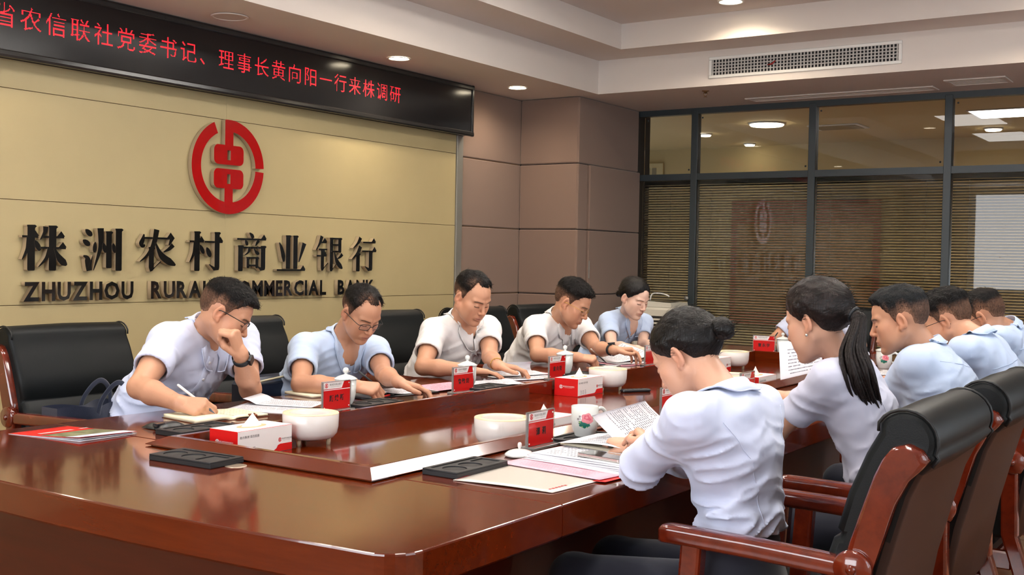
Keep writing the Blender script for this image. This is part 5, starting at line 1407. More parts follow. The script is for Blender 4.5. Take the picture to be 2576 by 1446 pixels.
    for i in range(n+1):
        ps = math.radians(7+346*i/n); cf = math.cos(ps); nf = max(0.0, cf); pm = min(ps, 2*PI-ps)
        tip = math.exp(-((pm-0.26)/0.40)**2)
        rad = fa*cf+ra*math.sin(ps)
        r_in = nr+0.006+0.016*nf**1.5+fat*0.4                    # ring reaches forward over the collar bones
        lift = 0.012*(1-cf)*0.5-0.026*nf**1.6
        sh_ = 0.030-0.010*nf; drop = 0.036+0.050*tip; fl = 0.010+0.004*tip+0.018*nf
        prof_ = [(r_in, -0.014), (r_in, 0.008), (r_in+0.002, sh_-0.004), (r_in+0.005, sh_), (r_in+0.009, sh_-0.004), (r_in+0.011+fl*0.5, sh_-0.004-drop*0.5), (r_in+0.012+fl, sh_-0.004-drop)]
        rows.append([c0+rad*a_+nd*(b_+lift)-O for a_, b_ in prof_])
    CP = np.array(rows)+O; nr_, nc_ = CP.shape[:2]; X = CP.reshape(-1, 3).copy()
    out_m = np.tile(np.array([-0.02, -0.004, 0.002, 0.004, 0.006, 0.008, 0.008]), nr_)
    for _ in range(8):
        d = f_shirt(X.astype(F32)); need = np.clip(out_m-d, 0, 0.02)
        if need.max() < 0.0003: break
        G = np.stack([f_shirt((X+np.eye(3)[i]*0.003).astype(F32))-d for i in range(3)], 1); G = G/(np.linalg.norm(G, axis=1, keepdims=True)+1e-9)
        X = X+G*need[:, None]
    rows = [[X[i*nc_+j]-O for j in range(nc_)] for i in range(nr_)]
    mb = MB(); mb.grid(rows); co = mb.build('collar', S['shirt'], shirt)
    MB().tube([r_[-1] for r_ in rows], 0.0021, 6).build('collar_edge', S['shirt'], shirt)
    md = co.modifiers.new('solid', 'SOLIDIFY'); md.thickness = 0.003; md.offset = 1.0
    # button placket and buttons, pocket
    def project(p, dirn):
        p = np.atleast_2d(np.asarray(p, float)).copy(); st0 = p.copy()
        for _ in range(40):
            d = f_shirt(p.astype(F32)); go = d > 0.0006
            if not go.any(): break
            p[go] -= np.asarray(dirn)*np.maximum(np.minimum(d[go]*0.75, 0.05), 0.0005)[:, None]
        bad = np.linalg.norm(p-st0, axis=1) > 0.42; p[bad] = np.nan
        return p
    if S.get('front', False):
        line = project(np.array([lerp(J['nk']-up*0.055, J['pel'], t_)+Fs*0.32 for t_ in np.linspace(0.02, 0.72, 15)]), Fs)
        aa = (-0.0155, -0.0140, 0.0, 0.0140, 0.0155)
        pp = project(np.array([p+Rs*a+Fs*0.05 for p in line for a in aa]), Fs).reshape(len(line), 5, 3)
        rows = [[pp[i, j]+Fs*(0.0022 if abs(aa[j]) < 0.015 else 0.0004)-O for j in range(5)] for i in range(len(line)) if np.isfinite(pp[i]).all()]
        mb = MB(); mb.grid(rows); mb.build('placket', S['shirt'], shirt)
        for i in (1, 4, 7, 10, 13):
            p = line[i]+Fs*0.003-O
            if np.isfinite(p).all(): MB().lathe([(0, 0.0022), (0.0045, 0.002), (0.0055, 0.0008), (0.0055, -0.001)], 14, close=False, mp=lambda a, b, c, p=p: tuple(p+Rs*a+up*b+Fs*c)).build('button', M_button, shirt)
    if S.get('pocket', False):
        pp = project(np.array([J['nk']-up*(0.16+0.105*b)-Rs*a+Fs*0.3 for a in np.linspace(0.045, 0.135, 7) for b in np.linspace(0, 1, 6)]), Fs).reshape(7, 6, 3)
        if np.isfinite(pp).all():
            mb = MB(); mb.grid([[q+Fs*0.0028-O for q in r_] for r_ in pp]); mb.build('pocket', S['shirt'], shirt)
    for pl_, back in S.get('seams', []):
        dr = -Fs if back else Fs
        pts = project(np.array([J['nk']-up*b_+Rs*a_+dr*0.30 for a_, b_ in smooth_line(pl_, 6)]), dr); pts = pts[np.isfinite(pts).all(1)]
        if len(pts) > 4: MB().tube(pts+dr*0.0002-O, 0.0011, 5).build('seam', S['shirt'], shirt)
    # ---------------- trousers and shoes
    hipR = J['pel']+Rt*0.09+vec(0, 0, -0.02); hipL = J['pel']-Rt*0.09+vec(0, 0, -0.02)
    kn = {'R': vec(hipR[0]+side*0.40, hipR[1]-side*0.02, 0.52), 'L': vec(hipL[0]+side*0.40, hipL[1]+side*0.02, 0.52)}
    an = {k: vec(kn[k][0]+side*S.get('foot', -0.05), kn[k][1], 0.08) for k in 'RL'}
    wz = S.get('waist', 0.67)
    def f_tr(P):
        Pt = P@Tf.T; top = lerp(J['pel'], J['nk'], 0.34)
        d = d_cone(Pt, T@(J['pel']+vec(0, 0, -0.03)), T@top, 0.126*gx, 0.104*gx)
        for k, hp in (('R', hipR), ('L', hipL)):
            d = smin(d, d_cone(P, hp, kn[k], 0.082, 0.062), 0.03); d = smin(d, d_cone(P, kn[k], an[k], 0.062, 0.046), 0.02)
        return smax(d, P[:, 2]-wz, 0.01)
    ps = np.array([hipR, hipL, kn['R'], kn['L'], an['R'], an['L'], J['pel']]); V, Q = surface(f_tr, ps.min(0)-vec(0.17, 0.17, 0.06), ps.max(0)+vec(0.17, 0.17, 0.2), 0.011)
    np_mesh('trousers', V, Q, M_navytr, root, None, O)
    for k in 'RL':
        a = an[k]-O; mb = MB()
        mb.tube([a+vec(-side*0.06, 0, -0.045), a+vec(-side*0.045, 0, -0.040), a+vec(side*0.05, 0, -0.045), a+vec(side*0.14, 0, -0.055), a+vec(side*0.175, 0, -0.06)], [0.02, 0.036, 0.038, 0.034, 0.012], 12, flat=(0.62, 1.0), up=(0, 0, 1))
        mb.build('shoe', M_shoe, root)

    # ---------------- hair
    hd = S['hair']; ctrl = np.array(hd['line'], float)
    def zline(ph): return np.interp(ph, ctrl[:, 0], ctrl[:, 1])
    hx = hd.get('extra', [])
    sm_ = hd.get('fade', 0.0)
    def hair_parts(q):
        ph = np.degrees(np.arctan2(np.abs(q[:, 0])*1.15, q[:, 1]+0.018)); return ph
    def f_hair(P):
        q = to_head(P); ph = hair_parts(q); ax = np.abs(q[:, 0])
        zl = zline(ph)+hd.get('asym', 0.0)*q[:, 0]
        jag = vnoise(np.stack([ph*0.35, q[:, 0]*60, q[:, 2]*20], 1))-0.5
        zl = zl+hd.get('jag', 0.008)*jag
        dc = d_ell(q, (0, -0.016, 0.034), (0.0745, 0.096, 0.088)); dc = smin(dc, d_ell(q, (0, 0.020, 0.040), (0.063, 0.072, 0.062)), 0.02)
        topw = sstep(0.03, 0.10, q[:, 2]); fr = sstep(-0.02, 0.08, q[:, 1])
        th = hd['side']+(hd['top']-hd['side'])*topw+hd.get('quiff', 0.0)*topw*fr
        st = vnoise(np.stack([q[:, 0]*110+seed, q[:, 1]*55, q[:, 2]*45], 1))-0.5; st2 = vnoise(np.stack([q[:, 0]*40, q[:, 1]*24+seed, q[:, 2]*24], 1))-0.5
        th = th+(hd.get('strand', 0.004)*st+hd.get('clump', 0.004)*st2)*np.clip(th/0.008, 0.2, 1.2)
        th = th*(0.25+0.75*sstep(0.0, hd.get('taper', 0.030), q[:, 2]-zl))
        d = dc-th
        d = smax(d, (zl-q[:, 2])*0.85, 0.005)
        for e in hx:
            if e[0] == 'ell': d = smin(d, d_ell(q, e[1], e[2], e[3] if len(e) > 3 else None)-0.003*st2, 0.012)
            elif e[0] == 'cone': d = smin(d, d_cone(q, e[1], e[2], e[3], e[4])-0.003*st2, 0.010)
        return d*hs
    ext = hd.get('box', 0.0)
    hb = [hw(x, y, z) for x in (-0.108, 0.108) for y in (-0.14-ext, 0.115) for z in (-0.10-ext*0.5, 0.152)]
    V, Q = surface(f_hair, np.min(hb, 0), np.max(hb, 0), max(hh, 0.0028))
    q = ((V-H)@HF.T)/hs; ph = hair_parts(q); zl = zline(ph)
    t_ = np.ones(len(V))
    if sm_ > 0:
        low = 1-sstep(0.0, sm_, q[:, 2]-zl); sidem = sstep(48, 75, ph); t_ = 1-0.62*low*sidem
        hi_ = hd.get('fadetop', 0.055); t_ = np.minimum(t_, 1-0.25*sidem*(1-sstep(hi_-0.02, hi_+0.01, q[:, 2])))
    thin = hd.get('thin', None)
    if thin is not None:                              # thinning crown or temple: scalp shows through
        for (c_, r_, a_) in thin: t_ = np.minimum(t_, 1-a_*np.exp(-((q-np.array(c_))**2).sum(1)/r_**2)*(0.6+0.4*np.sin(q[:, 0]*900+q[:, 1]*300)))
    hc = np.array(hd.get('color', (0.006, 0.005, 0.0048))); sk = np.array(base)*0.75
    C = sk[None]*(1-t_[:, None])+hc[None]*t_[:, None]
    hobj = np_mesh('hair', V, Q, M_hairlong if fem else M_hair, root, C, O)

    # loose strands that break up the outline
    rg = np.random.RandomState(seed); ns = hd.get('nstr', 900)
    P0, P1, P2, P3_ = V[Q[:, 0]], V[Q[:, 1]], V[Q[:, 2]], V[Q[:, 3]]; fn = np.cross(P2-P0, P3_-P1); fn /= (np.linalg.norm(fn, axis=1, keepdims=True)+1e-12)
    fc = (P0+P2)/2; ql = ((fc-H)@HF.T)/hs; wgt = sstep(-0.02, 0.06, ql[:, 2])*(hd['side']*25+sstep(0.03, 0.07, ql[:, 2])) if not fem else np.ones(len(fc))
    wgt = wgt*((ql[:, 2]-np.interp(hair_parts(ql), ctrl[:, 0], ctrl[:, 1])) > 0.004); wgt = wgt/wgt.sum()
    pk = rg.choice(len(fc), ns, p=wgt); comb = hd.get('comb', (0.0, 0.75, -0.15)); cl = np.array(comb)@HF
    vs = []; fs = []
    for ii in pk:
        c_ = fc[ii]-O; nn = fn[ii]; fl_ = cl-nn*np.dot(cl, nn); fl_ = fl_+0.35*rg.randn(3)*(0.35 if fem else 0.8); fl_ = fl_-nn*np.dot(fl_, nn); fl_ = fl_/(np.linalg.norm(fl_)+1e-9)
        ln = hd.get('slen', 0.016)*rg.uniform(0.6, 1.3); lf = hd.get('slift', 0.55); wv = np.cross(nn, fl_)*0.0007
        p0 = c_-nn*0.001; p1 = c_+fl_*ln*0.5+nn*ln*0.5*lf; p2 = c_+fl_*ln+nn*ln*0.62*lf
        k_ = len(vs); vs += [p0-wv, p0+wv, p1+wv*0.8, p1-wv*0.8, p2]; fs += [[k_, k_+1, k_+2, k_+3], [k_+3, k_+2, k_+4]]
    mb = MB(); mb.add(vs, fs, 0, True); so = mb.build('hair_strands', mat('hair_strand_black', tuple(hc*1.3), 0.45, spec=0.3), hobj); so['kind'] = 'stuff'
    # ---------------- glasses
    gl_ = S.get('glasses')
    if gl_:
        style, gz, tilt = gl_; L = lambda x, y, z: hw(x, y, z)-O
        rm = M_rimb if style != 'gold' else M_goldm
        g = MB(); lens = []
        for s_ in (-1, 1):
            ring = rrect(-0.0245, -0.0165, 0.0245, 0.0165, 0.011, 4)
            P3 = [L(s_*(0.0335)+u, 0.103+0.0-abs(u+s_*0.0335)*0.20+v*tilt, gz+v) for u, v in ring]
            if style == 'half':
                g.tube([p for p, (u, v) in zip(P3, ring) if v > -0.004][::1], 0.0017, 6)
                g.tube(P3+[P3[0]], 0.0005, 5)
            else: g.tube(P3+[P3[0], P3[1]], 0.0013 if style != 'gold' else 0.0011, 6, cap=False)
            lens.append(P3)
            T_ = [L(s_*0.0585, 0.092, gz+0.009), L(s_*0.070, 0.082, gz+0.010), L(s_*0.0785, 0.030, gz+0.008), L(s_*0.0825, -0.006, gz+0.006), L(s_*0.0815, -0.022, gz-0.004), L(s_*0.0790, -0.030, gz-0.020)]
            gg = MB().tube([tuple(x) for x in smooth_line(T_, 4)], [0.0018]*21 if style == 'half' else [0.0014]*21, 6)
            if s_ == -1: gl0 = gg
            else: gl1 = gg
        g.tube([L(-0.0105, 0.1015, gz+0.004), L(0, 0.1045, gz+0.0065), L(0.0105, 0.1015, gz+0.004)], 0.0014, 6)
        fr_ = g.build('glasses_frame', rm, root)
        gl0.build('temple', rm, fr_); gl1.build('temple', rm, fr_)
        for P3 in lens: MB().add(P3, [list(range(len(P3)))]).build('lens', M_lens, fr_)
    # ---------------- wrist watch or bracelet
    for k, kind in S.get('wrist', {}).items():
        ax_ = nrm(J['wr'+k]-J['el'+k]); c = J['wr'+k]-ax_*0.030; pn = nrm(np.asarray(S['hand'+k][2])-ax_*np.dot(S['hand'+k][2], ax_)); tn = np.cross(ax_, pn)
        rr_ = 0.0285*ar+0.0035
        if kind == 'watch':
            rows = []
            for i in range(29):
                a = 2*PI*i/28; dr = pn*math.cos(a)+tn*math.sin(a); rows.append([c+dr*(rr_+e)+ax_*z_-O for z_, e in ((-0.011, 0), (-0.0105, 0.0022), (0.0105, 0.0022), (0.011, 0))])
            wst = MB().grid(rows).build('watch_strap', M_watch, root)
            cc = c-pn*(rr_+0.003); Mx = lambda a, b, h_: tuple(cc-pn*h_+ax_*a+tn*b-O)
            mb = MB(); mb.prism(rrect(-0.018, -0.016, 0.018, 0.016, 0.006, 4), -0.002, 0.007, Mx); mb.build('watch_case', M_blackpl, wst, fix=True)
        else:
            P3 = [c+(pn*math.cos(a)+tn*math.sin(a))*(rr_-0.001)-O for a in np.linspace(0, 2*PI, 29)]
            MB().tube(P3, 0.0018, 6, cap=False).build('bracelet', M_goldm, root)
    S['_'] = dict(root=root, O=O, hw=hw, H=H, HF=HF, hair=hobj, J=J, hs=hs)
    return root

SK_M = (0.59, 0.305, 0.190); SK_T = (0.53, 0.268, 0.165); SK_F = (0.65, 0.360, 0.245); SK_W = (0.76, 0.50, 0.39)
LINE_SHORT = [(0, 0.078), (25, 0.077), (42, 0.070), (52, 0.050), (62, 0.030), (70, -0.012), (78, -0.014), (84, 0.022), (100, 0.028), (112, 0.010), (122, -0.030), (140, -0.050), (180, -0.056)]
LINE_REC = [(0, 0.092), (18, 0.094), (32, 0.104), (44, 0.098), (54, 0.066), (62, 0.036), (70, -0.006), (78, -0.010), (84, 0.022), (100, 0.028), (112, 0.010), (122, -0.030), (140, -0.048), (180, -0.052)]
LINE_F = [(0, 0.087), (10, 0.084), (28, 0.069), (44, 0.047), (58, 0.022), (68, 0.006), (78, 0.000), (86, 0.010), (96, 0.004), (104, -0.016), (115, -0.042), (140, -0.060), (180, -0.066)]
D3 = lambda az, el=0: (math.cos(math.radians(az))*math.cos(math.radians(el)), math.sin(math.radians(az))*math.cos(math.radians(el)), math.sin(math.radians(el)))
CAST = {}
CAST['m1'] = dict(side=1, label='man in lavender shirt with chin on fist, writing, nearest the camera on the left',
    J={'pel': (-3.683, 2.874, 0.59), 'nk': (-3.486, 3.018, 1.030), 'hd': (-3.335, 2.987, 1.100), 'shR': (-3.473, 2.838, 0.995), 'shL': (-3.482, 3.205, 0.990), 'elR': (-3.368, 2.622, 0.845), 'elL': (-3.305, 3.097, 0.802), 'wrR': (-3.121, 2.596, 0.812), 'wrL': (-3.200, 2.945, 0.958)},
    head=(40, 32, -4), hscale=0.99, skin=SK_M, shirt=M_shirt_lav, front=True, glasses=('half', 0.002, 0.12), arm=1.12, girth=1.06, seed=3, beard=0.15,
    handR=('pen', (0.80, 0.25, -0.10), (0.2, 0.75, -0.6), (0.3, 0.4, 0.85)), handL=('fist', (0.05, -0.35, 0.75), (-0.75, -0.45, 0.2), (0.3, -0.9, 0.1)), wrist={'L': 'watch'},
    hair=dict(line=LINE_SHORT, taper=0.012, side=0.0035, top=0.017, quiff=0.008, fade=0.055, strand=0.006, clump=0.005, jag=0.012))
CAST['m2'] = dict(side=1, label='balding man in light blue shirt and thin glasses writing notes, second on the left',
    J={'pel': (-3.701, 3.720, 0.56), 'nk': (-3.409, 3.729, 0.965), 'hd': (-3.261, 3.686, 1.085), 'shR': (-3.456, 3.547, 0.930), 'shL': (-3.361, 3.902, 0.905), 'elR': (-3.287, 3.353, 0.803), 'elL': (-3.154, 3.717, 0.828), 'wrR': (-3.040, 3.402, 0.812), 'wrL': (-2.951, 3.565, 0.822)},
    head=(-12, 36, 0), hscale=0.95, skin=SK_T, shirt=M_shirt_blue, front=True, pocket=True, glasses=('thin', -0.004, 0.1), seed=5, beard=0.2,
    handR=('pen', (0.75, 0.45, -0.12), (0.1, 0.6, -0.75), (-0.2, 0.75, 0.5)), handL=('rest', (0.72, 0.55, -0.22), (0.1, -0.05, -1), (0.6, -0.75, 0)),
    hair=dict(comb=(-0.6,0.4,-0.2), slen=0.022, slift=0.15, line=LINE_REC, side=0.007, top=0.012, fade=0.02, strand=0.004, clump=0.006, thin=[((0.035, 0.05, 0.11), 0.03, 0.75)]))
CAST['m3'] = dict(side=1, label='upright man in white shirt with receding hair reading papers, third on the left',
    J={'pel': (-3.688, 4.717, 0.571), 'nk': (-3.439, 4.652, 1.009), 'hd': (-3.318, 4.578, 1.134), 'shR': (-3.472, 4.471, 0.961), 'shL': (-3.395, 4.833, 0.964), 'elR': (-3.372, 4.263, 0.805), 'elL': (-3.240, 4.631, 0.838), 'wrR': (-3.121, 4.295, 0.808), 'wrL': (-3.065, 4.448, 0.822)},
    head=(-12, 28, 0), hscale=1.01, fat=0.006, skin=SK_M, shirt=M_shirt_white, front=True, pocket=True, arm=1.05, girth=1.08, seed=8, beard=0.08,
    handR=('flat', (0.62, 0.75, -0.12), (0.1, 0.0, -1), (-0.6, 0.7, 0.25)), handL=('rest', (0.75, 0.45, -0.1), (0.1, 0.0, -1), (0.55, -0.8, 0)), wrist={'L': 'bracelet'},
    hair=dict(comb=(-0.6,0.4,-0.2), slen=0.022, slift=0.15, line=LINE_REC, side=0.006, top=0.014, fade=0.02, strand=0.004, clump=0.006, thin=[((0.05, 0.03, 0.10), 0.025, 0.5)]))
CAST['m4'] = dict(side=1, label='man in white shirt, gold glasses and watch bending over papers, fourth on the left',
    J={'pel': (-3.691, 5.599, 0.565), 'nk': (-3.421, 5.573, 0.993), 'hd': (-3.292, 5.505, 1.088), 'shR': (-3.463, 5.394, 0.945), 'shL': (-3.377, 5.753, 0.943), 'elR': (-3.316, 5.192, 0.812), 'elL': (-3.174, 5.588, 0.833), 'wrR': (-3.063, 5.194, 0.815), 'wrL': (-2.974, 5.433, 0.845)},
    head=(14, 30, 0), hscale=1.03, fat=0.005, skin=SK_M, shirt=M_shirt_white, front=True, glasses=('gold', -0.004, 0.1), girth=1.08, arm=1.05, seed=11,
    handR=('pen', (0.75, 0.55, -0.1), (0.1, 0.5, -0.85), (-0.3, 0.7, 0.6)), handL=('hold', (0.65, 0.65, 0.0), (0.3, -0.1, -0.9), (0.7, -0.7, 0.2)), wrist={'L': 'watch'},
    hair=dict(line=LINE_SHORT, side=0.005, top=0.020, quiff=0.006, fade=0.03, strand=0.006, clump=0.005))
CAST['w5'] = dict(side=1, fem=True, label='woman in light blue blouse with tied-back hair and a parting, nearest the fabric column',
    J={'pel': (-3.687, 6.322, 0.569), 'nk': (-3.403, 6.360, 0.992), 'hd': (-3.291, 6.252, 1.105), 'shR': (-3.440, 6.205, 0.953), 'shL': (-3.352, 6.515, 0.938), 'elR': (-3.316, 6.029, 0.815), 'elL': (-3.30, 6.40, 0.81), 'wrR': (-3.108, 5.950, 0.815), 'wrL': (-3.10, 6.30, 0.805)},
    head=(-14, 25, 0), hscale=0.98, skin=SK_W, shirt=M_shirt_blue, front=True, seed=14, res=0.003, hres=0.0036,
    handR=('curl', (0.8, 0.4, -0.1), (0.0, 0.2, -1), (0, 0.9, 0.2)), handL=('rest', (0.8, -0.3, -0.1), (0, 0, -1), (0, -1, 0)),
    hair=dict(comb=(0,-0.9,-0.2), slen=0.03, slift=0.10, nstr=500, line=LINE_F, taper=0.04, side=0.011, top=0.013, strand=0.003, clump=0.004, extra=[('cone', (0, -0.10, 0.0), (0.0, -0.125, -0.035), 0.022, 0.02)], box=0.03))
CAST['w6'] = dict(side=-1, fem=True, label='woman with black hair bun and long-sleeved blouse, nearest the camera on the right',
    J={'pel': (-1.060, 2.590, 0.56), 'nk': (-1.080, 2.567, 1.000), 'hd': (-1.222, 2.622, 1.094), 'shR': (-1.078, 2.735, 0.965), 'shL': (-1.116, 2.405, 0.970), 'elR': (-1.295, 2.771, 0.810), 'elL': (-1.292, 2.511, 0.818), 'wrR': (-1.50, 2.85, 0.80), 'wrL': (-1.375, 2.722, 0.840)},
    head=(173, 36, 0), hscale=0.92, skin=SK_F, shirt=M_shirt_lav, sleeve=1.55, hem=0.685, waist=0.70, seed=17, fold=0.0095, wide=1.36, sres=0.0055, res=0.0024, seams=[([(-0.14, 0.03), (-0.085, 0.14), (-0.06, 0.26), (-0.065, 0.40)], True), ([(0.14, 0.03), (0.085, 0.14), (0.06, 0.26), (0.065, 0.40)], True)],
    handR=('hold', (-0.75, 0.5, 0.1), (0.2, -0.1, -0.95), (-0.6, -0.7, 0.2)), handL=('hold', (-0.55, 0.75, 0.15), (-0.4, -0.2, -0.8), (-0.6, 0.2, 0.7)),
    hair=dict(comb=(0,-0.9,-0.2), slen=0.035, slift=0.08, nstr=900, line=LINE_F, taper=0.05, side=0.011, top=0.010, strand=0.003, clump=0.003, jag=0.006, extra=[('ell', (0.0, -0.134, 0.004), (0.034, 0.027, 0.034))], box=0.05))
CAST['w7'] = dict(side=-1, fem=True, label='woman with long dark ponytail and earring in lilac blouse, second on the right',
    J={'pel': (-0.940, 3.460, 0.56), 'nk': (-1.090, 3.500, 1.025), 'hd': (-1.170, 3.436, 1.155), 'shR': (-1.110, 3.665, 0.982), 'shL': (-1.095, 3.345, 0.990), 'elR': (-1.324, 3.800, 0.846), 'elL': (-1.278, 3.405, 0.806), 'wrR': (-1.545, 3.960, 0.855), 'wrL': (-1.455, 3.270, 0.805)},
    head=(166, 18, 0), hscale=0.97, skin=SK_F, shirt=M_shirt_grey, sleeve=0.68, hem=0.665, waist=0.68, seed=21, fold=0.008, wide=1.38, sres=0.0055, res=0.0026, seams=[([(-0.14, 0.03), (-0.085, 0.14), (-0.06, 0.26), (-0.065, 0.40)], True), ([(0.14, 0.03), (0.085, 0.14), (0.06, 0.26), (0.065, 0.40)], True)],
    handR=('curl', (-0.75, 0.55, 0.15), (0.1, -0.3, -0.9), (-0.5, -0.7, 0.4)), handL=('rest', (-0.9, -0.1, -0.1), (0, 0, -1), (0, 1, 0)),
    hair=dict(comb=(0,-0.9,-0.1), slen=0.04, slift=0.14, nstr=1100, line=LINE_F, taper=0.06, side=0.017, top=0.022, quiff=-0.004, strand=0.005, clump=0.005, color=(0.016, 0.010, 0.009), extra=[('ell', (0, -0.085, 0.03), (0.062, 0.05, 0.07)), ('cone', (0, -0.118, -0.005), (0, -0.135, -0.02), 0.026, 0.022)], box=0.05))
CAST['m8'] = dict(side=-1, label='man in profile with combed black hair and grey-blue shirt, third on the right',
    J={'pel': (-0.930, 4.330, 0.568), 'nk': (-1.075, 4.430, 1.015), 'hd': (-1.166, 4.355, 1.128), 'shR': (-1.10, 4.615, 0.976), 'shL': (-1.075, 4.250, 0.973), 'elR': (-1.28, 4.60, 0.805), 'elL': (-1.215, 4.440, 0.812), 'wrR': (-1.47, 4.75, 0.815), 'wrL': (-1.355, 4.645, 0.840)},
    head=(192, 16, 0), hscale=0.99, skin=SK_M, shirt=M_shirt_blue, sleeve=0.66, seed=25, fold=0.0085, girth=1.08, arm=1.05,
    handR=('curl', (-0.85, 0.1, -0.05), (0.1, -0.2, -0.95), (-0.2, -0.95, 0.2)), handL=('pen', (-0.75, 0.35, 0.05), (-0.2, 0.5, -0.8), (-0.4, 0.6, 0.65)),
    seams=[([(-0.17, 0.085), (0.0, 0.095), (0.17, 0.085)], True)],
    hair=dict(comb=(0,-0.8,0.1), slen=0.02, slift=0.2, line=LINE_SHORT, side=0.005, top=0.015, quiff=0.012, fade=0.06, strand=0.005, clump=0.006, color=(0.012, 0.014, 0.016)))
CAST['m9'] = dict(side=-1, label='man in pale blue shirt and glasses with spiky crop, fourth on the right',
    J={'pel': (-0.921, 5.099, 0.556), 'nk': (-1.010, 5.000, 1.027), 'hd': (-1.154, 5.040, 1.100), 'shR': (-1.005, 5.184, 0.985), 'shL': (-1.030, 4.815, 0.990), 'elR': (-1.196, 5.258, 0.808), 'elL': (-1.195, 4.902, 0.797), 'wrR': (-1.450, 5.276, 0.800), 'wrL': (-1.450, 4.918, 0.800)},
    head=(180, 26, 0), hscale=1.02, fat=0.006, skin=SK_M, shirt=M_shirt_blue, sleeve=0.66, glasses=('thin', -0.002, 0.1), seed=29, fold=0.008, girth=1.1, hres=0.004,
    handR=('flat', (-1, 0, -0.1), (0, 0, -1), (0, -1, 0)), handL=('flat', (-1, 0.1, -0.1), (0, 0, -1), (0, 1, 0)),
    seams=[([(-0.17, 0.085), (0.0, 0.095), (0.17, 0.085)], True)],
    hair=dict(line=LINE_SHORT, side=0.0045, top=0.022, quiff=0.006, fade=0.055, strand=0.008, clump=0.004))
CAST['m10'] = dict(side=-1, label='man in pale blue shirt and glasses with shaved nape, last on the right',
    J={'pel': (-0.922, 5.849, 0.559), 'nk': (-1.045, 5.800, 1.040), 'hd': (-1.137, 5.70, 1.095), 'shR': (-1.052, 5.985, 1.001), 'shL': (-1.058, 5.615, 1.000), 'elR': (-1.219, 6.109, 0.797), 'elL': (-1.215, 5.745, 0.797), 'wrR': (-1.450, 6.001, 0.800), 'wrL': (-1.450, 5.646, 0.800)},
    head=(176, 30, 0), hscale=1.02, skin=SK_T, shirt=M_shirt_blue, sleeve=0.66, glasses=('thin', -0.002, 0.1), seed=33, fold=0.008, res=0.003, hres=0.004,
    handR=('flat', (-1, 0, -0.1), (0, 0, -1), (0, -1, 0)), handL=('flat', (-1, 0.1, -0.1), (0, 0, -1), (0, 1, 0)),
    seams=[([(-0.17, 0.085), (0.0, 0.095), (0.17, 0.085)], True)],
    hair=dict(line=LINE_SHORT, side=0.003, top=0.014, fade=0.07, strand=0.004, clump=0.003))
CAST['p11'] = dict(side=1, label='person in pale shirt writing at the far table head, face hidden by the ponytail woman',
    J={'pel': (0.0, 0.0, 0.56), 'nk': (0.26, 0.0, 0.985), 'hd': (0.40, 0.0, 1.085), 'shR': (0.25, -0.185, 0.945), 'shL': (0.25, 0.185, 0.945), 'elR': (0.36, -0.30, 0.81), 'elL': (0.36, 0.30, 0.81), 'wrR': (0.58, -0.18, 0.815), 'wrL': (0.58, 0.14, 0.81)},
    head=(0, 34, 0), hscale=1.0, skin=SK_M, shirt=M_shirt_lav, front=True, seed=37, res=0.0034, hres=0.004,
    handR=('pen', (0.8, 0.45, -0.1), (0.1, 0.5, -0.8), (-0.2, 0.7, 0.6)), handL=('rest', (0.9, -0.3, -0.1), (0, 0, -1), (-0.3, -0.9, 0)),
    hair=dict(line=LINE_SHORT, side=0.005, top=0.016, fade=0.04))
for _S in CAST.values(): build_person(_S)
_r = CAST['p11']['_']['root']; _r.location = (-2.53, 7.78, 0); _r.rotation_euler = (0, 0, -PI/2)
# ponytail, hair tie and earring of the second woman on the right
_p = CAST['w7']['_']; O_ = _p['O']; rg = np.random.RandomState(4)
core = [_p['hw'](0, -0.118, -0.006), _p['hw'](0, -0.148, -0.030), vec(-1.035, 3.365, 1.085), vec(-1.015, 3.355, 1.02), vec(-1.000, 3.375, 0.955), vec(-0.985, 3.41, 0.895), vec(-0.975, 3.43, 0.850)]
mb = MB()
for i in range(95):
    a, rr_ = rg.uniform(0, 2*PI), rg.uniform(0.2, 1.0)**0.5
    prof_ = [0.014, 0.022, 0.042, 0.052, 0.050, 0.042, 0.034]
    fr = rg.uniform(0.72, 1.0); n_ = 7
    u_ = np.array([math.cos(a)*0.5, math.cos(a)*0.85, 0.15*math.sin(a)]); v_ = np.array([0.55*math.sin(a), -0.3*math.sin(a), 0.1*math.cos(a)])
    pts = [c+(u_+v_)*rr_*p_+0.004*rg.randn(3)*(k/6) for k, (c, p_) in enumerate(zip(core, prof_))]
    L_ = smooth_line(pts, 4); L_ = L_[:max(6, int(len(L_)*fr))]
    w0 = rg.uniform(0.0035, 0.0065)
    mb.tube([q-O_ for q in L_], [w0*(1 if k < len(L_)*0.6 else max(0.12, (len(L_)-k)/(len(L_)*0.4))) for k in range(len(L_))], 6)
o = mb.build('ponytail', mat('ponytail_dark_brown', (0.014, 0.009, 0.008), 0.42, spec=0.35, bump=(4, 0.6, (80, 80, 8))), _p['hair']); o['kind'] = 'stuff'
c_ = _p['hw'](0, -0.133, -0.014)-O_; ax_ = nrm(core[1]-core[0]); t1 = nrm(np.cross(ax_, (0, 0, 1))); t2 = np.cross(ax_, t1)
MB().tube([c_+(t1*math.cos(a)+t2*math.sin(a))*0.022 for a in np.linspace(0, 2*PI, 25)], 0.005, 8, cap=False).build('hair_tie', M_blackpl, _p['hair'])
e_ = _p['hw'](-0.083, -0.004, -0.043)-O_
MB().lathe([(0, 0.005), (0.0035, 0.0035), (0.005, 0), (0.0035, -0.0035), (0, -0.005)], 12, c=e_, close=False).build('earring', M_metal, _p['root'])
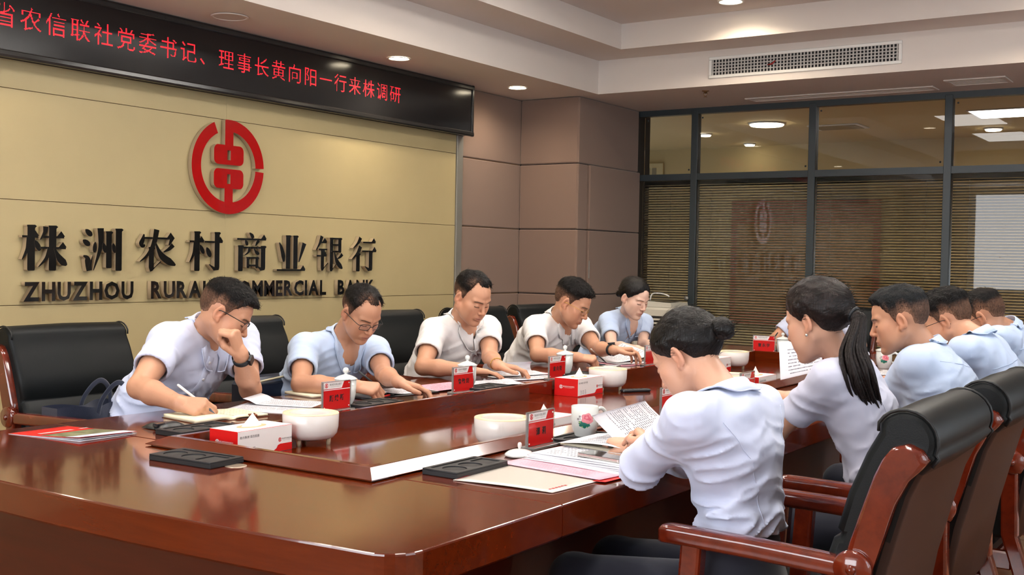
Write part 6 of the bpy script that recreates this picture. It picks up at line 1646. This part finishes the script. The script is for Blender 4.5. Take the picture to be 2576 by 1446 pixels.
# hair clip of the woman with the bun
_p = CAST['w6']['_']; O_ = _p['O']
for k in range(7):
    q = _p['hw'](-0.036+0.012*k, -0.112, 0.040-0.0012*(k-3)**2)-O_
    MB().lathe([(0, 0.004), (0.0035, 0.002), (0.004, -0.002), (0, -0.004)], 8, c=q, close=False).build('hair_bead', M_metal if k % 2 else M_blackpl, _p['hair'])
# ================================================================ PAPERS, PENS AND SMALL THINGS
def doc(label, name='document', cat='papers', loc=(0, 0, 0), group=None): return thing(name, label, cat, loc, 0, group)
def pen(a, b, label, m0, m1, r=0.0042, tip=0.022):
    a, b = np.array(a, float), np.array(b, float); t = thing('pen', label, 'pen', tuple(a)); d = nrm(b-a); L_ = np.linalg.norm(b-a)
    MB().tube([(0, 0, 0), d*0.004, d*tip], [0.0006, 0.0012, r], 10).build('tip', m1, t)
    MB().tube([d*tip, d*(tip+0.03)], r*1.02, 12).build('grip', m1, t)
    MB().tube([d*(tip+0.03), d*(L_-0.004), d*L_], [r, r, r*0.6], 12).build('barrel', m0, t)
    return t
# brochure, front left
t = doc('folded brochure with red cover and landscape photo on the near left table corner', 'brochure', 'brochure', (-3.09, 2.16, ZT))
ex, ey = dirs(10)
bro = lambda lift, k: (lambda u, v: ((u-0.5)*0.29*ex[0]+(v-0.5)*0.21*ex[1]*-1*-1+(v-0.5)*0.21*ey[0], (u-0.5)*0.29*ex[1]+(v-0.5)*0.21*ey[1], lift+k*(u**2)*0.9*(1-0.5*v)+0.0006))
sheet_obj(t, bro(0.0, 0.000), 'lower_cover', M_paper); fb = bro(0.0015, 0.012); sheet_obj(t, bro(0.001, 0.006), 'inner_page', M_paper); sheet_obj(t, fb, 'cover', M_cardred2)
def patch(parent, f, u0, u1, v0, v1, m, name, lift=0.0007, nu=8, nv=4):
    rows = [[(lambda p: (p[0], p[1], p[2]+lift))(f(u0+(u1-u0)*i/nu, v0+(v1-v0)*j/nv)) for j in range(nv+1)] for i in range(nu+1)]
    return MB().grid(rows).build(name, m, parent)
M_photo = mat('landscape_photo_print', srgb(120, 120, 90), 0.4, var=(28, 0.8, (1, 1, 1)))
patch(t, fb, 0.42, 0.80, 0.03, 0.97, M_photo, 'photo_print'); patch(t, fb, 0.80, 0.995, 0.0, 1.0, mat('pale_blue_print', srgb(206, 214, 226), 0.4), 'pale_band')
print_lines(t, fb, 2, 0.28, 0.34, 0.15, 0.85, M_cardwhite, 0.0012, words=3, fill=0.8, name='title_print')
# metal disc by the near tray
o = MB().lathe([(0, 0.0012), (0.026, 0.0012), (0.029, 0.0010), (0.0295, 0.0)], 36, c=(-2.302, 2.108, ZT+0.0003), close=False).build('cable_cap', mat('brushed_disc', srgb(190, 170, 150), 0.3, metal=0.6)); tag(o, 'flat round metal cable cap in the table beside the near tray', 'cable cap')
# black pouch in front of the first man
t = thing('pouch', 'small black cloth pouch with a buckle beside the open notebook', 'pouch', (-2.99, 2.43, ZT)); rows = []
for i in range(9):
    r_ = []
    for j in range(9):
        u, v = i/8, j/8; e = max(0.0, 1-(2*u-1)**4)*max(0.0, 1-(2*v-1)**4); r_.append(((u-0.5)*0.085+0.005*math.sin(v*5), (v-0.5)*0.12, 0.002+0.016*e**0.6+0.003*math.sin(7*u+4*v)*e))
    rows.append(r_)
MB().grid(rows).build('bag_body', M_blackpl, t); MB().box((0.010, -0.058, 0.008), (0.032, -0.020, 0.020), 0.003).build('buckle', M_phone, t)
# open notebook
t = thing('notebook', 'open notebook with cream pages under the writing hand', 'notebook', (-3.05, 2.70, ZT)); ex, ey = dirs(-8)
def nb_f(sd, th): return lambda u, v: (ex[0]*(u-0.5)*0.20+ey[0]*sd*v*0.145, ex[1]*(u-0.5)*0.20+ey[1]*sd*v*0.145, th*(1-0.25*v)*(1-math.exp(-v*14))*1.0+0.002+0.0008*math.sin(6*v))
sheet_obj(t, nb_f(-1, 0.016), 'left_pages', M_creamp, thick=0.012); rf = nb_f(1, 0.010); sheet_obj(t, rf, 'right_pages', M_creamp, thick=0.006)
sheet_obj(t, lambda u, v: (ex[0]*(u-0.5)*0.206+ey[0]*(v-0.5)*0.30, ex[1]*(u-0.5)*0.206+ey[1]*(v-0.5)*0.30, 0.0016), 'cover', mat('brown_leather_cover', srgb(96, 52, 30), 0.5), thick=0.0014)
print_lines(t, rf, 9, 0.08, 0.92, 0.12, 0.85, mat('pencil_grey', srgb(190, 182, 160), 0.8), words=9, name='handwriting', fill=0.35)
MB().box((0.095, 0.055, 0.001), (0.125, 0.078, 0.014), 0.003).tube([(0.11, 0.05, 0.01), (0.118, 0.066, 0.016), (0.11, 0.082, 0.01)], 0.003, 6).build('clasp', M_copper, t)
pen((-3.005, 2.655, ZT+0.020), (-3.135, 2.600, ZT+0.115), 'white and grey pen held by the man with the watch', M_white, mat('grey_pen_grip', srgb(80, 86, 94), 0.4), 0.0046)
# papers of man 1 (far side)
t = doc('bundle of printed sheets beside the cream notebook', loc=(-3.03, 2.93, ZT)); ex, ey = dirs(20)
f1 = flat(-0.13, -0.10, 0.002, ex, ey, 0.27, 0.19, lambda u, v: 0.004*v); sheet_obj(t, f1, 'sheet', M_paper, thick=0.0025); print_lines(t, f1, 14)
f2 = flat(-0.17, 0.03, 0.008, ex, ey, 0.28, 0.15, lambda u, v: 0.022*math.exp(-((u-0.03)/0.10)**2)+0.004*v); sheet_obj(t, f2, 'folded_sheet', M_paper); print_lines(t, f2, 9, 0.2, 0.95)
MB().tube([(0.135, -0.06, 0.006), (0.16, -0.055, 0.008), (0.165, -0.035, 0.010), (0.14, -0.04, 0.008)], 0.0018, 6).build('clip', M_metal, t)
# man 2
t = doc('open folder with white and pink sheets before the balding man in glasses', loc=(-3.04, 3.68, ZT)); ex, ey = dirs(78)
f1 = flat(0.05, -0.28, 0.003, ex, ey, 0.40, 0.20, lambda u, v: 0.010*(u-0.4)**2); sheet_obj(t, f1, 'black_cover', M_blackpl, thick=0.003)
f1 = flat(0.045, -0.16, 0.006, ex, ey, 0.30, 0.19, lambda u, v: 0.016*math.exp(-((u-0.0)/0.2)**2)); sheet_obj(t, f1, 'sheet', M_paper, thick=0.002); print_lines(t, f1, 12)
f2 = flat(0.10, 0.08, 0.005, ex, ey, 0.29, 0.20, lambda u, v: 0.006*u); sheet_obj(t, f2, 'pink_sheet', M_pink); print_lines(t, f2, 10, dens=0.6)
t = doc('cream notebook page under the writing hand of the balding man', 'notebook', 'notebook', (-3.07, 3.40, ZT)); f1 = flat(-0.10, -0.10, 0.012, *dirs(82), 0.26, 0.18); sheet_obj(t, f1, 'page_block', M_creamp, thick=0.011); print_lines(t, f1, 8, dens=0.4)
pen((-2.965, 3.515, ZT+0.016), (-3.065, 3.455, ZT+0.105), 'dark metal pen held by the balding man', M_blackpl, M_metal)
pen((-2.985, 3.60, ZT+0.006), (-2.965, 3.46, ZT+0.006), 'red and clear pen lying on the table edge', M_cardred2, M_blackpl, 0.0045)
# man 3
t = doc('rolled-up printed report held open by the upright man in white', loc=(-3.00, 4.48, ZT)); ex, ey = dirs(70)
f1 = flat(0.06, -0.10, 0.003, ex, ey, 0.30, 0.20, lambda u, v: 0.002); sheet_obj(t, f1, 'sheet', M_paper, thick=0.003); print_lines(t, f1, 12)
def curl3(u, v):
    x = v*0.22; r = 0.024; L0 = 0.15
    if x < L0: return (x, 0.010+0.01*v)
    a = (x-L0)/r; return (L0+r*math.sin(a), 0.012+r*(1-math.cos(a)))
f2 = lambda u, v: (lambda c: (-0.02+ex[0]*(u*0.29-0.06)+ey[0]*c[0]*0.9, 0.02+ex[1]*(u*0.29-0.06)+ey[1]*c[0]*0.9, c[1]))(curl3(u, v)); sheet_obj(t, f2, 'curled_sheet', M_paper, 8, 16); print_lines(t, f2, 10, 0.15, 0.9, 0.1, 0.6)
f3 = flat(-0.06, 0.06, 0.002, ex, ey, 0.28, 0.16); sheet_obj(t, f3, 'pink_sheet', M_pink)
t = doc('flat white sheets lying before the upright man', loc=(-2.93, 4.17, ZT)); ex, ey = dirs(64)
f1 = flat(-0.02, -0.08, 0.003, ex, ey, 0.25, 0.16, lambda u, v: 0.004*u); sheet_obj(t, f1, 'sheet', M_paper, thick=0.002); print_lines(t, f1, 10, dens=0.7)
f2 = flat(0.01, -0.10, 0.006, *dirs(58), 0.24, 0.15, lambda u, v: 0.004*u); sheet_obj(t, f2, 'sheet', M_paper); print_lines(t, f2, 10, dens=0.7)
# man 4
t = doc('printed report with pink backing sheet read by the man in gold glasses', loc=(-3.04, 5.66, ZT)); ex, ey = dirs(72)
f1 = flat(0.12, -0.24, 0.003, ex, ey, 0.42, 0.20, lambda u, v: 0.010*math.sin(u*5)*v); sheet_obj(t, f1, 'pink_sheet', M_pink, thick=0.002)
f1 = flat(0.10, -0.22, 0.008, ex, ey, 0.30, 0.19, lambda u, v: 0.004*v); sheet_obj(t, f1, 'sheet', M_paper); print_lines(t, f1, 12)
f2 = lambda u, v: (0.10+ex[0]*(u*0.30-0.16)+ey[0]*v*0.21-0.05*u*v, -0.02+ex[1]*(u*0.30-0.16)+ey[1]*v*0.21, 0.012+0.085*(u**1.6)*(0.45+0.55*v)); sheet_obj(t, f2, 'lifted_page', M_paper); print_lines(t, f2, 11, 0.25, 0.95)
pen((-2.965, 5.335, ZT+0.022), (-3.02, 5.255, ZT+0.10), 'thin pen in the hand of the man in gold glasses', M_metal, M_blackpl, 0.0036)
def phone(x, y, z, rz, label, L_=0.155, W_=0.074):
    t = thing('mobile_phone', label, 'phone', (x, y, z), rz); MB().prism(rrect(-L_/2, -W_/2, L_/2, W_/2, 0.009, 4), 0, 0.0085).build('casing', M_metal, t, fix=True)
    MB().prism(rrect(-L_/2+0.002, -W_/2+0.002, L_/2-0.002, W_/2-0.002, 0.008, 4), 0.0085, 0.0092).build('screen', M_phone, t, fix=True); return t
phone(-2.985, 5.36, ZT, 0.25, 'thin phone lying before the man in gold glasses')
phone(-2.93, 5.88, ZT, 1.3, 'black phone lying beside the pink sheets near the seated woman')
t = doc('yellow-edged notebook before the seated woman by the column', 'notebook', 'notebook', (-3.02, 6.02, ZT)); f1 = flat(-0.08, -0.05, 0.012, *dirs(80), 0.20, 0.14); sheet_obj(t, f1, 'page_block', M_creamp, thick=0.011)
# near woman on the right: envelope, pink sheet, stack, phone, lifted page
t = doc('glossy cream envelope with small red print on the right side of the table', 'envelope', 'envelope', (-1.60, 2.48, ZT)); 
P4 = [(-1.729, 2.318), (-1.446, 2.345), (-1.43, 2.56), (-1.755, 2.62)]
def bil(P4, z0, curl=None): return lambda u, v: (*(np.array(P4[0])*(1-u)*(1-v)+np.array(P4[1])*u*(1-v)+np.array(P4[2])*u*v+np.array(P4[3])*(1-u)*v-np.array((-1.60, 2.48))), z0+(curl(u, v) if curl else 0))
fe = bil(P4, 0.0025, lambda u, v: 0.003*abs(math.sin(3*u))*(1-v)); sheet_obj(t, fe, 'envelope_face', M_env, thick=0.0018)
patch(t, fe, 0.015, 0.022, 0.02, 0.98, M_cardred2, 'red_rule', nu=2, nv=10); print_lines(t, fe, 2, 0.03, 0.06, 0.18, 0.62, M_print, 0.0010, words=1, name='bank_name', fill=0.9)
print_lines(t, fe, 6, 0.905, 0.945, 0.10, 0.40, M_cardred2, 0.0010, words=1, name='red_print', fill=0.6)
t = doc('pink printed sheet between the envelope and the stack of reports', loc=(-1.60, 2.48, ZT)); P4 = [(-1.765, 2.575), (-1.425, 2.54), (-1.40, 2.70), (-1.745, 2.76)]
fe = bil(P4, 0.0065); sheet_obj(t, fe, 'pink_sheet', M_pink); print_lines(t, fe, 6, 0.12, 0.85, 0.15, 0.6, mat('faint_pink_print', srgb(224, 150, 170), 0.8), words=26)
fr_ = flat(-0.165+0.33, 0.06, 0.004, *dirs(80), 0.12, 0.02); sheet_obj(t, bil([(-1.44, 2.53), (-1.405, 2.535), (-1.39, 2.70), (-1.42, 2.70)], 0.004), 'red_edge', M_cardred2)
t = doc('thick stack of stapled printed reports under the phone', 'report_stack', 'papers', (-1.60, 2.48, ZT))
for k in range(6):
    o_ = 0.006*k; P4 = [(-1.745+0.004*(k % 3), 2.668+0.002*(k % 2)+o_), (-1.405, 2.630+o_+0.003*(k % 3)), (-1.37, 2.82+o_), (-1.715-0.002*k, 2.875+o_*0.6)]
    fe = bil(P4, 0.009+0.0030*k, lambda u, v, k=k: 0.0016*math.sin(u*4+k)); sheet_obj(t, fe, 'report', M_paper, thick=0.0022)
print_lines(t, fe, 10, 0.08, 0.92, 0.1, 0.9, words=24)
phone(-1.515, 2.735, ZT+0.0265, -0.18, 'silver-edged phone lying on the stack of reports')
t = doc('kraft-covered report with a big page being turned by the woman with the bun', 'open_report', 'papers', (-1.60, 2.86, ZT))
fk = bil([(-1.74, 2.86), (-1.40, 2.82), (-1.37, 3.02), (-1.70, 3.08)], 0.030); fk2 = lambda u, v: (lambda p: (p[0], p[1]-0.38, p[2]))(fk(u, v)); sheet_obj(t, fk2, 'kraft_cover', M_kraft, thick=0.006)
def lift_page(u, v):   # u along the table (+Y), v from the fold upwards
    th = 1.9*v; r_ = 0.075
    return (0.03-0.075*v-0.03*math.sin(3.0*v), 0.06+0.34*u-0.05*(v-0.3), 0.036+0.080*(1-(1-v)**2)+0.012*u*v-0.016*(1-u)*(1-v))
sheet_obj(t, lift_page, 'turned_page', M_paper, 12, 14); print_lines(t, lambda a_, b_: lift_page(b_, a_), 22, 0.08, 0.80, 0.22, 0.95, words=16, lift=0.0009)
fb_ = lambda u, v: (-0.13+0.26*u, -0.03+0.24*v, 0.034+0.010*math.sin(u*3)); sheet_obj(t, fb_, 'lower_page', M_paper); print_lines(t, fb_, 8, 0.2, 0.9)
# page held by the woman with the ponytail
t = doc('folded printed page held up by the woman with the ponytail', loc=(-1.585, 4.36, 0.895)); 
def pg(u, v): return (-0.05+0.13*u-0.03*v, 0.02+0.13*u+0.05*v, -0.03+0.04*u+0.15*v-0.03*u*v)
sheet_obj(t, pg, 'page', M_paper); print_lines(t, pg, 8, 0.2, 0.95, 0.1, 0.75)
def pg2(u, v): return (-0.075+0.03*u-0.03*v, 0.00+0.03*u+0.05*v, -0.03+0.02*u+0.135*v-0.03*u); sheet_obj(t, pg2, 'page', M_paper)
# papers of the men further on the right and far head
for (x, y, a, lb) in ((-1.62, 4.80, 95, 'white sheets before the man in profile'), (-1.62, 5.45, 85, 'white sheets before the man with the spiky crop'), (-1.62, 6.15, 92, 'white sheets before the last man on the right'), (-2.45, 7.10, 4, 'white sheets before the person at the far head')):
    t = doc(lb, loc=(x, y, ZT)); f1 = flat(0.06 if a > 20 else -0.12, -0.14 if a > 20 else -0.08, 0.003, *dirs(a), 0.28, 0.19); sheet_obj(t, f1, 'sheet', M_paper, thick=0.002); print_lines(t, f1, 10)
pen((-2.78, 7.20, ZT+0.02), (-2.74, 7.27, ZT+0.115), 'black pen held by the person at the far head', M_blackpl, M_metal)
pen((-1.52, 4.60, ZT+0.02), (-1.44, 4.66, ZT+0.11), 'dark pen held by the man in profile', M_blackpl, M_metal)
# remote control in the sunken centre
t = thing('remote_control', 'black remote control lying in the sunken table centre', 'remote', (-2.455, 4.70, ZI), -0.55); MB().box((-0.018, -0.075, 0), (0.018, 0.075, 0.015), 0.005).build('casing', M_blackpl, t)
for k in range(4):
    for q in (-1, 0, 1): MB().lathe([(0, 0.0165), (0.003, 0.016), (0.0035, 0.0148)], 8, c=(q*0.010, -0.045+k*0.024, 0), close=False).build('key', M_pad, t)
# crushed clear bottle in the table centre
t = thing('water_bottle', 'clear plastic water bottle lying behind the bun woman face', 'bottle', (-2.30, 5.12, ZI)); M_pet = mat('clear_plastic', (0.9, 0.95, 0.95), 0.05, trans=0.9, ior=1.2)
MB().lathe([(0.0, 0), (0.028, 0.0), (0.031, 0.006), (0.030, 0.03), (0.031, 0.09), (0.031, 0.13), (0.022, 0.16), (0.012, 0.175), (0.012, 0.19), (0.0, 0.19)], 24, close=False).build('bottle_body', M_pet, t)
MB().lathe([(0.0315, 0.06), (0.0317, 0.06), (0.0317, 0.105), (0.0315, 0.105)], 24, close=False).build('bottle_label', M_cardred2, t); MB().lathe([(0.014, 0.178), (0.014, 0.192), (0, 0.193)], 16, close=False).build('cap', M_white, t)
# navy bag on the first chair, dark bag on the second
t = thing('tote_bag', 'navy nylon tote bag standing on the first leather armchair', 'bag', (-3.70, 2.69, 0.475)); rows = []
for i in range(13):
    u = i/12; r_ = []
    for j in range(13):
        v = j/12; yy = (u-0.5)*0.36; r_.append((0.03+0.018*math.sin(9*u+5*v), yy, 0.275*v+0.006*math.sin(11*u)))
    rows.append(r_)
back = [[(p[0]-0.09-0.012*math.sin(p[1]*20), p[1], p[2]) for p in r_] for r_ in rows]
MB().grid(rows).grid([[r_[j] for r_ in back] for j in range(13)]).grid([rows[0], back[0]]).grid([back[-1], rows[-1]]).grid([[r_[0] for r_ in back], [r_[0] for r_ in rows]]).build('bag_body', M_navy, t)
for dx in (0.04, -0.07):
    hp = [(dx, -0.03, 0.22), (dx+0.01, -0.02, 0.29), (dx+0.02, 0.02, 0.345), (dx+0.02, 0.06, 0.355), (dx+0.01, 0.10, 0.31), (dx, 0.11, 0.22)]
    MB().tube([tuple(q) for q in smooth_line(hp, 5)], 0.010, 8, flat=(0.25, 1.0), up=(1, 0, 0)).build('strap', M_navy, t)
t = thing('handbag', 'dark blue bag with a pale zip on the second leather armchair', 'bag', (-3.66, 3.52, 0.47)); rows = []
MB().box((-0.07, -0.16, 0.0), (0.07, 0.16, 0.33), 0.03).build('bag_body', mat('dark_blue_leather', srgb(26, 36, 56), 0.4), t)
MB().tube([(0.071, -0.155, 0.31), (0.072, 0.0, 0.325), (0.071, 0.155, 0.335)], 0.005, 6).build('zip', mat('pale_zip', srgb(206, 196, 168), 0.5), t)
# evaporative air cooler by the column
t = thing('air_cooler', 'cream upright air cooler standing between the column and the blinds', 'appliance', (-4.12, 8.30, 0.0), 0.0)
M_cool = mat('cream_appliance_plastic', srgb(214, 210, 196), 0.4)
MB().box((-0.19, -0.17, 0.05), (0.19, 0.17, 0.985), 0.035).build('cabinet', M_cool, t)
MB().prism([(-0.17, 0.97), (0.17, 0.97), (0.16, 1.005), (-0.13, 1.02)], -0.155, 0.155, mp=lambda u, v, ww: (u, ww, v)).build('top_cover', M_cool, t, fix=True)
MB().prism([(-0.10, 1.0195), (0.13, 1.0105), (0.13, 1.013), (-0.10, 1.022)], -0.11, 0.06, mp=lambda u, v, ww: (u, ww, v)).build('control_panel', M_phone, t, fix=True)
MB().box((-0.15, -0.174, 0.70), (0.15, -0.165, 0.90), 0.004).build('outlet', M_phone, t)
for k in range(6): MB().box((-0.145, -0.182, 0.715+0.03*k), (0.145, -0.170, 0.730+0.03*k), 0.002).build('louvre', M_cool, t)
MB().tube([tuple(q) for q in smooth_line([(-0.10, 0.0, 1.02), (-0.08, 0.0, 1.07), (0.0, 0.0, 1.075), (0.06, 0.0, 1.06), (0.07, 0, 1.05)], 4)], 0.006, 8).build('hose', M_white, t)
for (x, y) in ((-0.15, -0.13), (0.15, -0.13), (-0.15, 0.13), (0.15, 0.13)): MB().lathe([(0, 0), (0.025, 0), (0.025, 0.05), (0, 0.055)], 14, c=(x, y, 0), close=False).build('castor', M_blackpl, t)
